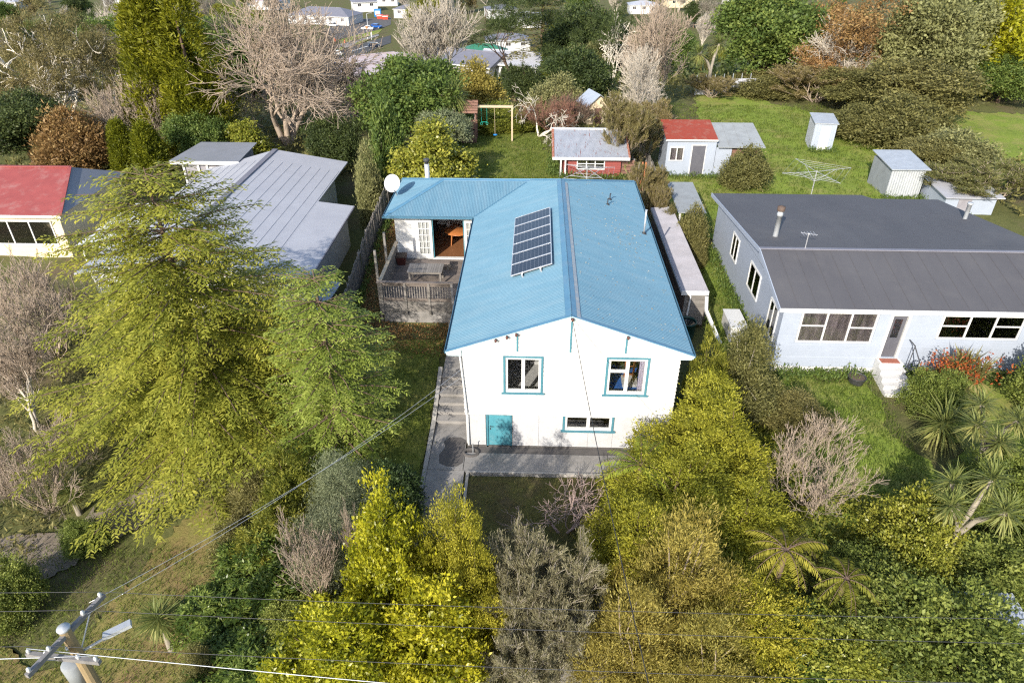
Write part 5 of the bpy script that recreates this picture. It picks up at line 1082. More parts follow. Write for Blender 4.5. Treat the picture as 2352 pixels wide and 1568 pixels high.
for n_, lab, px, py, Y, pr_, w, rz, cat in (
 ('totara_tree', 'tallest feathery yellow-green tree at the right front corner of the white wall', 1640, 905, -2.2, P_tot, 310, 0, 'tree'),
 ('totara_tree', 'broad yellow-green tree between the tallest one and the golden shrub', 1570, 1040, -3.9, P_tot2, 330, 2.5, 'tree'),
 ('totara_tree', 'bushy yellow-green tree left of the golden shrub', 1485, 1150, -5.6, P_tot2, 260, 1, 'tree'),
 ('totara_tree', 'yellow-green bush between the golden shrub and the right tree fern', 1715, 1130, -4.6, P_tot2, 310, 3, 'tree'),
 ('totara_tree', 'low yellow-green bush below the right tree fern', 1735, 1340, -7.8, P_tot2, 300, 5, 'tree'),
 ('golden_shrub', 'tallest golden brown feathery shrub in front of the right trees', 1585, 1170, -7.4, P_gold, 300, 0, 'shrub'),
 ('golden_shrub', 'lower golden shrub at the bottom edge just right of the street path', 1480, 1375, -8.9, P_gold, 280, 2, 'shrub'),
 ('golden_shrub', 'golden shrub at the bottom edge between the path shrub and green bush', 1650, 1410, -9.1, P_gold, 280, 4, 'shrub'),
 ('laurel_bush', 'bright green leafy bush at the bottom right of the golden shrubs', 1835, 1450, -8.2, P_lau, 260, 0, 'bush'),
 ('yellow_leaf_tree', 'bright yellow-green broadleaf tree at the bottom centre left', 880, 1115, -7.3, P_yel, 250, 0, 'tree'),
 ('totara_tree', 'feathery yellow tree standing right behind the bright broadleaf tree', 1025, 1120, -6.9, P_tot2, 220, 2, 'tree'),
 ('totara_tree', 'small feathery yellow tree touching the grey twiggy shrub', 1080, 1230, -7.6, P_tot2, 180, 4, 'tree'),
 ('yellow_leaf_tree', 'low yellow-green leafy bush along the bottom edge below the bare twigs', 770, 1385, -9.0, P_yel, 330, 2.2, 'bush'),
 ('yellow_leaf_tree', 'yellow leafy bush at the bottom edge beside the twiggy shrub', 975, 1350, -8.8, P_yel, 310, 4.2, 'bush'),
 ('twiggy_shrub', 'large grey-brown twiggy shrub on the front lawn edge', 1245, 1265, -7.4, P_twig, 280, 0, 'shrub'),
 ('twiggy_shrub', 'lower grey-brown twiggy shrub at the bottom edge by the street path', 1215, 1430, -8.8, P_twig, 270, 2, 'shrub'),
 ('kanuka_tree', 'tall grey-green feathery tree between the conifer and lawn', 770, 1035, -3.8, P_gg, 190, 0, 'tree'),
 ('kanuka_tree', 'dull grey-green bush below the taller feathery one', 735, 1165, -5.4, P_gg, 210, 2, 'bush'),
 ('bare_shrub', 'bare pale twigs rising beside the yellow broadleaf tree', 805, 1170, -6.1, P_bs, 90, 1, 'shrub'),
 ('bare_shrub', 'bare pale spreading twigs below the grey-green bush', 705, 1215, -6.7, P_bs, 190, 3, 'shrub'),
 ('laurel_bush', 'upper yellowish narrow-leaved bush under the big conifer', 645, 1030, -3.4, P_lau_y, 170, 0, 'bush'),
 ('laurel_bush', 'yellowish narrow-leaved bush left of the grey-green bush', 615, 1150, -4.8, P_lau_y, 190, 2, 'bush'),
 ('laurel_bush', 'glossy dark green bush left of the bare twigs', 585, 1255, -5.9, P_lau, 220, 0, 'bush'),
 ('laurel_bush', 'glossy green bush above the power pole wires at the lower left', 520, 1375, -7.2, P_lau, 230, 2, 'bush'),
 ('laurel_bush', 'glossy green bush at the very bottom right of the power pole', 560, 1470, -8.5, P_lau, 230, 4, 'bush'),
 ('garden_bush', 'small dark green bush standing beside the concrete path', 900, 1065, -3.3, shrubby(65, 'lf_shade', 3, 1.2, .13, .06, 420, 36, .25), 140, 0, 'bush'),
 ('garden_bush', 'small leafy bush before the bare twigs at the lower left', 675, 1395, -7.4, P_rb, 170, 0, 'bush'),
 ('boundary_shrub', 'yellow-green leafy shrub at the right eave corner', 1645, 755, 1.8, P_lau_y, 120, 0, 'shrub'),
 ('boundary_shrub', 'small pale shrub against the right side of the white wall', 1660, 850, .6, P_tot, 130, 2, 'shrub'),
 ('boundary_shrub', 'olive shrub with bare stems between the two houses', 1745, 745, 2.0, P_oli, 170, 0, 'shrub'),
 ('boundary_shrub', 'olive bush before the pale blue house wall', 1845, 900, 1.4, P_oli, 150, 1, 'shrub'),
 ('bare_shrub', 'large leafless grey shrub on the neighbour\'s front lawn', 1890, 985, -2.4, P_bs2, 250, 0, 'shrub'),
 ('garden_bush', 'light green bush left of the cabbage tree', 2150, 1130, -4.4, P_rb2, 190, 1, 'bush'),
 ('garden_bush', 'round green bush below the leafless grey shrub', 2030, 1275, -5.6, P_rb, 170, 2, 'bush'),
 ('garden_bush', 'green bush in front of the blue-grey sheet roof', 2060, 1370, -7.4, P_rb, 260, 3, 'bush'),
 ('garden_bush', 'wide green bush at the bottom right corner', 2240, 1420, -8.4, P_rb, 320, 4, 'bush'),
 ('garden_bush', 'green bush at the bottom edge right of the golden shrubs', 1940, 1440, -8.2, P_rb2, 240, 5, 'bush'),
 ('garden_bush', 'dark bush at the right edge behind the sheet roof', 2330, 1270, -5.6, P_rb, 240, 6, 'bush'),
 ('garden_bush', 'small lime green bush at the cabbage tree foot', 2140, 1230, -5.6, P_rb2, 160, 7, 'bush'),
 ('garden_bush', 'dark leafy shrub under the pale blue windows', 2175, 850, 2.2, P_rb, 110, 8, 'bush'),
 ('garden_bush', 'dense green bush at the right picture edge under the cabbage heads', 2320, 1060, -2.6, P_rb, 170, 9, 'bush'),
):
    put(n_, lab, px, py, Y, pr_, w, rz, cat=cat)
for lab, x, y, sc in (('round bush beyond the right edge of the cabbage trees', 16.6, -3.5, 1.2), ('bush at the far right end of the charcoal roofed house', 19.2, 2.2, 1.1), ('large bush at the street corner of the right section', 17.2, -7.6, 1.5)):
    plant('garden_bush', lab, 'bush', P_rb['p'], (x, y, Tz(x, y)), sc, x)
P_fern = sp_fern(31, 2.6, 10, 1.9)
loc, h = at_top(1475, 1050, -3.0); plant('tree_fern', 'tree fern with pale green fronds before the white wall', 'tree fern', P_fern, loc, (h/3.0*1.05, h/3.0*1.05, h/3.0), 3.0)
loc, h = at_top(1812, 1245, -6.4); plant('tree_fern', 'tree fern with golden fronds on the right boundary', 'tree fern', sp_fern(32, 2.6, 14, 1.7, 'lf_fern_y', el0=.5), loc, (h/2.9*.78, h/2.9*.78, h/2.9), .5)
loc, h = at_top(1950, 1315, -6.7); plant('tree_fern', 'tree fern with yellowish fronds beside the bare grey shrub', 'tree fern', sp_fern(33, 2.2, 14, 1.7, 'lf_fern_y', el0=.45), loc, (h/2.5*.75, h/2.5*.75, h/2.5), 1.4)
plant('bare_maple', 'small leafless spreading tree on the mossy front lawn', 'tree', sp_bare(71, 'bark_purple', 2.3, 5, .85, .0, 3, .07, .78, .24, .2, (2, 3), .006, rootspread=.6), (-.12, -3.9, Tz(-.12, -3.9)), (1.35, 1.35, 1))
put('cabbage_tree', 'cabbage tree with several spiky heads at the right edge', 2275, 1075, -5.0, proto(sp_cabbage(81, 5, 4, .85, 170)), 150)
put('cabbage_tree', 'spiky cabbage tree behind the other at the right edge', 2310, 930, -1.2, proto(sp_cabbage(82, 5, 4, .85, 150)), 150, 1)
put('flax_bush', 'spiky pale flax clump below the orange flowers', 2200, 900, .6, proto(sp_cabbage(83, 1.4, 1, 1.2, 220)[:1]), 150, cat='bush')
# orange-red flowering aloe by the neighbour's window
loc, h = at_top(2235, 815, 3.3)
fl_ = plant('flowering_shrub', 'shrub with orange-red flower spikes under the right windows', 'shrub', sp_cabbage(86, 1.3, 5, .7, 70, 'lf_olive'), loc, h/1.5)
g_ = np.random.default_rng(5); fc = np.stack([g_.normal(size=46)*.62, g_.normal(size=46)*.3, .85+.45*g_.random(46)], 1); k_ = np.repeat(np.arange(46), 16)
tag(link('flower_spikes', leaves('flower_spikes', fc[k_]+g_.normal(size=(len(k_), 3))*np.array([.04, .04, .12]), g_.normal(size=(len(k_), 3))+np.array([0, 0, .6]), g_.normal(size=(len(k_), 3)), .10, .045, g_.random(len(k_)), 'lf_red'), fl_), kind='stuff')
# sheet roof at the lower right
sr = empty('sheet_roof_store', (0, 0, 0), 0, 'low blue-grey sheet roof among bushes at the lower right', 'shed')
p = atz(2235, 1400, .9); m = MB(); corr(m, (p[0]-1.35, p[1]+.55, .95), (1, 0, 0), (0, -1, -.08), 0, 2.7, lambda s: 0, lambda s: 1.25, .15, .02, 6); m.build('roof', M['wall_blue'], sr, True)
for a in (-1.2, 1.2):
    for b in (-.5, .45): MB().box(p[0]+a-.05, p[0]+a+.05, p[1]+b-.05, p[1]+b+.05, -1.2, .86).build('post', M['wood_grey'], sr)
MB().box(p[0]-1.25, p[0]+1.25, p[1]+.42, p[1]+.46, -1, .85).build('back_wall', M['wood_dark'], sr)

# ================================================================== back yard
sd_ = empty('red_shed', (0, 0, 0), 0, 'red weatherboard shed with rust streaked corrugated roof', 'shed')
SX0, SX1, SYF, SYB = .55, 4.42, 25.3, 28.6
def rust_streaks():
    m, t, out = nodes('rust_streaked_iron'); b = t.nodes.new('ShaderNodeBsdfPrincipled'); b.inputs['Roughness'].default_value = .5; b.inputs['Metallic'].default_value = .25
    c = mixc(t, (.36, .375, .41), (.30, .315, .345), ramp(t, noise(t, 1.5, 4, .6), [(.35, 0), (.65, 1)]))
    f = ramp(t, noise(t, 3.4, 4, .6, stretch=(3.2, .42, .5)), [(.60, 0), (.67, 1)]); c = mixc(t, c, (.20, .065, .04), f)
    t.links.new(c, b.inputs['Base Color']); t.links.new(b.outputs[0], out.inputs[0]); return m
m = MB(); zf_, zb_ = 3.30, 4.18
corr(m, (0, SYF-.35, zf_), (1, 0, 0), (0, .966, .258), -.02, 4.86, lambda s: 0, lambda s: 3.55, .076, .011, 6)
m.build('roof', rust_streaks(), sd_, True)
MB().bar((-.1, SYF-.35, zf_), (-.1, SYB-.25, zb_+.03), .16, .06).build('barge_flashing', M['rust'], sd_); MB().bar((4.92, SYF-.35, zf_), (4.92, SYB-.25, zb_+.03), .12, .06).build('barge_flashing', M['rust'], sd_)
MB().box(-.15, 4.95, SYF-.40, SYF-.36, zf_-.16, zf_+.02).build('fascia', M['white_trim'], sd_); MB().box(-.2, 3.9, SYB-.25, SYB-.1, zb_-.06, zb_+.1).build('ridge_flashing', M['white_trim'], sd_)
SWN = (1.55, 3.3, 2.45, 3.12)
w = MB()
for a, b, c, d in cells(SX0, SX1, 1.7, 3.2, [SWN]): w.box(a, b, SYF+.02, SYF+.1, c, d)
w.box(SX0, SX0+.1, SYF+.1, SYB, 1.7, 3.3); w.box(SX1-.1, SX1, SYF+.1, SYB, 1.7, 3.3); w.box(SX0+.1, SX1-.1, SYB-.1, SYB, 1.7, 3.9); w.build('wall', M['red_board'], sd_)
for a, b, c, d in board_runs(SX0-.01, SX1+.01, 1.75, 3.2, .16, [(SWN[0]-.05, SWN[1]+.05, SWN[2]-.05, SWN[3]+.05)]):
    MB().hexa([(a, SYF-.02, c), (b, SYF-.02, c), (b, SYF+.018, c), (a, SYF+.018, c), (a, SYF+.0, d-.006), (b, SYF+.0, d-.006), (b, SYF+.018, d-.006), (a, SYF+.018, d-.006)]).build('weatherboard', M['red_board'], sd_)
simple_window(sd_, SWN[0]-.06, SWN[1]+.06, SWN[2]-.06, SWN[3]+.06, SYF-.01, 3, [[.5], [.5], [.5]], back=False)
for x in (.42, .72): MB().box(x-.05, x+.05, SYF-.36, SYF-.26, 1.85, 3.14).build('post', M['white_trim'], sd_)
MB().box(SX0, SX1, SYF-.3, SYF+.0, 1.7, 1.76).build('floor', M['concrete'], sd_)
gt = empty('side_gate', (0, 0, 0), 0, 'brown three board gate right of the red shed', 'gate')
for i in range(4): MB().box(4.5, 5.35, SYF+.2, SYF+.23, 2.05+i*.24, 2.05+i*.24+.2).build('board', M['pine_stain'], gt)
for x in (4.52, 5.33): MB().box(x-.05, x+.05, SYF+.24, SYF+.34, 1.8, 3.05).build('post', M['wood_grey'], gt)
for i, x in enumerate((5.5, 5.72, 5.94)): tag(MB().tube([(x, SYF-.6, 1.2), (x+.06, SYF-.55, 3.1)], .07, 7).build('timber_pole', M['wood_orange'] if i else M['wood_grey']), ('leftmost', 'middle', 'rightmost')[i]+' of three upright poles by the brown gate', 'pole', 'poles by the gate')
rotary('rotary_clothes_line', (2.0, 22.6, 1.95), 'folded silver rotary clothes line before the red shed', 2.3, 1.5, .62, -.45)
# play tower and swing
pt = empty('play_tower', (-6.35, 32.9, 2.0), 0, 'brown wooden play tower with pitched roof', 'play tower')
for sx in (-.55, .55):
    for sy in (-.55, .55): MB().box(sx-.05, sx+.05, sy-.05, sy+.05, -.1, 2.45).build('post', M['pine_stain'], pt)
for i in range(7): MB().box(-.6, .6, -.6+i*.172, -.6+i*.172+.16, 1.2, 1.235).build('floor_board', M['pine_stain'], pt)
for i in range(8): MB().box(-.6+i*.15, -.6+i*.15+.135, -.63, -.605, 1.05, 1.75).build('wall_board', M['pine_stain'], pt)
for i in range(8): MB().box(-.6+i*.15, -.6+i*.15+.135, -.632, -.607, -.05, .95).build('skirt_board', M['pine_stain'], pt)
for s in (-1, 1):
    for i in range(5):
        a = i*.16; MB().bar((-.72, s*(.78-a), 2.35+a*.95), (.72, s*(.78-a), 2.35+a*.95), .18, .025, (0, s*.7, .75)).build('roof_board', M['pine_stain'], pt)
sw_ = empty('swing_set', (0, 0, 0), 0, 'pale timber swing frame on the back lawn', 'swing')
MB().box(-5.95, -3.0, 32.82, 32.95, 4.52, 4.68).build('beam', M['wood_pale'], sw_); MB().box(-3.14, -3.02, 32.82, 32.94, 1.9, 4.52).build('post', M['wood_pale'], sw_); MB().box(-5.95, -5.85, 32.83, 32.94, 1.9, 4.52).build('post', M['wood_grey'], sw_)
tr_ = MB().tube([(-5.4, 32.88, 3.45), (-4.98, 32.88, 3.45)], .02, 6).build('trapeze_bar', M['green_plastic'], sw_)
for x in (-5.4, -4.98):
    MB().tube([(x, 32.88, 4.52), (x, 32.88, 3.45)], .012, 5).build('rope', M['green_plastic'], tr_)
    MB().tube([(x+.08*math.cos(a), 32.88, 3.33+.09*math.sin(a)) for a in np.linspace(0, 2*rad, 13)], .016, 5, False).build('ring', M['green_plastic'], tr_)
MB().tube([(-4.4, 32.88, 4.52), (-4.38, 32.88, 2.55)], .014, 5).build('climbing_rope', M['wood_pale'], sw_); MB().lathe([(0, -.04), (.16, -.03), (.16, .03), (0, .05)], (-4.36, 32.88, 2.5), 12).build('disc_seat', M['blue_plastic'], sw_, True)
# things just behind the house
t = empty('wooden_box', (-3.35, 21.0, 1.95), 0, 'orange stained wooden box on the back lawn', 'box')
MB().box(-.42, .42, -.25, .25, 0, .95).build('body', M['wood_orange'], t); MB().box(-.45, .45, -.28, .28, .951, .99).build('lid', M['wood_orange'], t); MB().box(.30, .44, -.265, -.252, 0, .95).build('side_strip', M['wood_pale'], t)
t = empty('slatted_chair', (-.75, 21.2, 1.95), 0, 'slatted timber chair back on the lawn behind the house', 'chair')
for i in range(7): MB().box(-.36+i*.105, -.36+i*.105+.08, .2, .225, .3, .95).build('back_slat', M['wood_grey'], t)
MB().box(-.4, .42, -.3, .19, .38, .42).build('seat', M['wood_grey'], t)
for a in (-.38, .38):
    for b in (-.26, .24): MB().box(a-.03, a+.03, b-.03, b+.03, 0, .95 if b > 0 else .6).build('leg', M['wood_grey'], t)
pk = empty('picket_fence', (0, 0, 0), 0, 'low dark picket fence in the shade behind the wing', 'fence')
for i in range(16): MB().box(-6.6+i*.13, -6.6+i*.13+.07, 21.3, 21.33, 1.9, 2.85).build('picket', M['wood_dark'], pk)
MB().box(-6.65, -4.5, 21.33, 21.37, 2.5, 2.58).build('rail', M['wood_dark'], pk)
# playhouse at the back
ph_ = empty('playhouse', (3.6, 39.5, Tz(3.6, 39.5)), R(20), 'small cream playhouse with blue-grey roof behind the red shed', 'playhouse')
MB().prism([(-1.0, -.2), (1.0, -.2), (1.0, 1.5), (0, 2.3), (-1.0, 1.5)], 'y', -.9, 1.1).build('wall', surf('cream_paint', (.66, .55, .38), (.6, .5, .34), 3, .7), ph_)
for s in (-1, 1): MB().bar((s*.58, -1.1, 1.93), (s*.58, 1.3, 1.93), 1.5, .05, (s*.62, 0, .78)).build('roof_slope', M['roof_fibre'] if s > 0 else M['wall_blue'], ph_)
MB().box(-.35, .3, -.92, -.902, 0, 1.3).build('door', M['pine_stain'], ph_)

# ================================================================== power pole and wires at the lower left
pz = 4.7; pb = atz(150, 1450, 4.6); PX, PY = pb[0], pb[1]
pp_ = empty('power_pole', (PX, PY, Tz(PX, PY)), 0, 'yellowish timber power pole with two crossarms at the lower left', 'power pole')
hz_ = pz-Tz(PX, PY)
MB().tube([(0, 0, -.3), (0, 0, hz_)], [.15, .11], 12).build('pole', surf('pole_timber', (.30, .22, .11), (.20, .15, .085), 5, .85, stretch=(1, 1, .15), bump=.4), pp_); MB().lathe([(.12, hz_-.02), (.135, hz_+.02), (.12, hz_+.05), (0, hz_+.07)], n=14).build('pole_cap', M['galv'], pp_, True)
a1 = (Vector((.28, .95, hz_-.15)), Vector((-.22, -.95, hz_-.15))); a2 = (Vector((-.75, -.30, hz_-.45)), Vector((.85, -.42, hz_-.45)))
ends = []
for a, b in (a1, a2):
    ar = MB().bar(a, b, .09, .11).build('crossarm', surf('arm_timber', (.21, .20, .195), (.14, .135, .13), 4, .85, bump=.3), pp_)
    for f in (.04, .28, .72, .96):
        p = a+(b-a)*f; MB().lathe([(.015, .04), (.035, .05), (.028, .08), (.042, .10), (.03, .15), (0, .17)], tuple(p), 10).build('insulator', M['white_trim'], ar, True); ends.append(p+Vector((PX, PY, Tz(PX, PY)+.2)))
la = MB().tube([(.05, .1, hz_-.9), (.5, .35, hz_-.75)], .03, 8).build('lamp_bracket', M['galv'], pp_); MB().add([(.45, .25, hz_-.78), (.95, .55, hz_-.70), (.85, .72, hz_-.70), (.38, .40, hz_-.78), (.45, .25, hz_-.68), (.93, .56, hz_-.62), (.84, .70, hz_-.62), (.38, .40, hz_-.68)], [(0, 1, 2, 3), (4, 5, 6, 7), (0, 1, 5, 4), (1, 2, 6, 5), (2, 3, 7, 6), (3, 0, 4, 7)]).build('lamp_head', M['galv'], la)
for a_, b_ in (((.0, .10, hz_-.9), (.17, .58, hz_-.2)), ((.0, -.10, hz_-.9), (-.13, -.58, hz_-.2))): MB().bar(a_, b_, .03, .012).build('arm_brace', M['galv'], pp_)
for zz in (.12, .18, .42, .48): MB().tube([(.0, -.14, hz_-zz), (.0, -.18, hz_-zz)], .02, 6).build('bolt', M['galv'], pp_)
tf = MB().lathe([(0, hz_-1.9), (.2, hz_-1.88), (.22, hz_-1.3), (.18, hz_-1.25), (0, hz_-1.25)], (-.32, .05, 0), 14).build('transformer', M['roof_fibre'], pp_, True)
def wire(p0, p1, sag, label, r=.008, mat='dark', n=24, cat='wire', group=None):
    P = [Vector(p0)+(Vector(p1)-Vector(p0))*i/n-Vector((0, 0, 4*sag*(i/n)*(1-i/n))) for i in range(n+1)]
    return tag(MB().tube(P, r, 5).build('power_wire', M[mat], None, True), label, cat, group)
WG = 'overhead wires along the street'
wire(ends[4], (34, -14.6, 6.4), .5, 'pale thick wire running right from the lower crossarm', .009, 'galv', 40, group=WG)
wire(ends[7], (-34, -13.5, 6.6), .5, 'pale wire running left from the lower crossarm', .009, 'galv', 30, group=WG)
for i, (e, yy, nm) in enumerate(((ends[0], -10.6, 'uppermost'), (ends[1], -11.3, 'second'), (ends[2], -12.2, 'third'))):
    wire(e, (34, yy, 6.7), .7, nm+' thin dark wire crossing the trees along the bottom', .006, 'dark', 40, group=WG)
    wire(e, (-34, yy-.6, 6.7), .6, nm+' thin wire leaving the power pole to the left', .006, 'dark', 30, group=WG)
hp_ = Vector((0.04, -.15, ZR-.10))
wire(hp_, (.95, -13.2, 5.6), .25, 'black service wire dropping from the gable peak towards the street', .011, 'black', 30)
for i, x in enumerate((-2.52, -1.82)):
    wire((x, -.16, ZR-abs(x)*TP-.08), (PX+.1*i, PY+.2+.5*i, pz-.1), .45, ('left', 'right')[i]+' of two pale service wires from the eave to the power pole', .005, 'alu', 30, group='service wires')

# ================================================================== trees behind the houses and down the valley
B_round = proto(sp_broad(101, 'lf_broad', 8, 3.9, .24, .14, 980, 40, 14, cr=.55))
B_round2 = proto(sp_broad(102, 'lf_dark', 9, 3.6, .26, .13, 950, 40, 16, cr=.6))
B_lime = shrubby(103, 'lf_lime', 4.5, 2.6, .19, .14, 900, 36, .36, out=.4, up=.0)
B_cyp = proto(sp_cypress(104, 'lf_cypress', 10, 2.3, 880, 50, .25, .07, .62, multi=5, cr=.27))
B_col = proto(sp_cypress(105, 'lf_cypress', 5, .95, 700, 34, .22, .06, .38, cr=.2))
B_bare = proto(sp_bare(106, 'bark_pink', 10, 6, .68, .03, 4, .36, .77, .20, .22, (3, 4), .015, rootspread=.6))
B_bare2 = proto(sp_bare(107, 'bark_pale', 12, 6, .42, .16, 3, .36, .77, .24, .15, (3, 4), .018, rootspread=.3))
B_bare3 = proto(sp_bare(108, 'bark_grey', 9, 6, .55, .10, 2, .26, .75, .24, .2, (3, 4), .015))
B_conif = proto(sp_conifer(109, 'lf_olive', 14, 4.6, 16, 7, .38, .20, prof=.8, gap=.6, sp=.22, dr=.28))
B_euc_c = clumps(110, [(g[0], g[1], g[2], 1.7, 1.7, 1.1) for g in np.random.default_rng(3).normal(size=(17, 3))*np.array([2.9, 2.9, 1.6])+np.array([0, 0, 6.9])], 470, 40, .55, .26, .075, 'lf_euc', up=-.1, low=-.4)[0]
B_euc = proto([('crown', B_euc_c)]+sp_bare(111, 'bark_white', 9.6, 5, .75, .03, 3, .36, .77, .27, .2, (2, 3), .045, rootspread=.55))
B_pine = proto([('crown', clumps(112, [(g[0], g[1], g[2], 1.5, 1.5, .7) for g in np.random.default_rng(8).normal(size=(13, 3))*np.array([2.6, 2.6, 1.5])+np.array([.6, 0, 10.5])], 420, 40, .6, .34, .06, 'lf_dark', up=.5)[0])]+sp_bare(113, 'bark_brown', 11.5, 4, .6, .02, 1, .36, .75, .34, .18, (2, 3), .04, lean=(-.35, 0)))
B_rust = proto([('crown', clumps(114, [(g[0], g[1], g[2], 1.6, 1.6, 1.3) for g in np.random.default_rng(9).normal(size=(14, 3))*np.array([2.4, 2.4, 1.3])+np.array([0, 0, 5])], 420, 26, .7, .22, .13, 'lf_rust')[0])]+sp_bare(115, 'bark_pale', 7.6, 5, .7, .05, 2, .24, .76, .26, .22, (3, 4), .016))
B_khaki = proto(sp_broad(116, 'lf_khaki', 8, 3.4, .24, .12, 820, 38, 14, cr=.5))
B_yel = shrubby(117, 'lf_yellow', 7, 3.4, .24, .13, 1000, 38, .5)
B_mix = shrubby(118, 'lf_olive', 4, 2.3, .20, .08, 800, 36, .4)
B_brush = proto(sp_twiggy(119, 'lf_euc', 'bark_pink', 4, 2.0, 12, 1800, .20, .03, 16, 4))
B_apple = proto(sp_bare(120, 'bark_white', 4.2, 5, .8, -.03, 3, .17, .76, .26, .26, (2, 3), .014, rootspread=.6))
B_red = proto(sp_bare(121, 'bark_red', 3, 5, .5, .10, 12, .08, .74, .3, .18, (2, 4), .006, rootspread=.7))
B_cab = proto(sp_cabbage(122, 5, 2, 1.0, 190)); B_cab1 = proto(sp_cabbage(123, 3.6, 1, 1.25, 260))
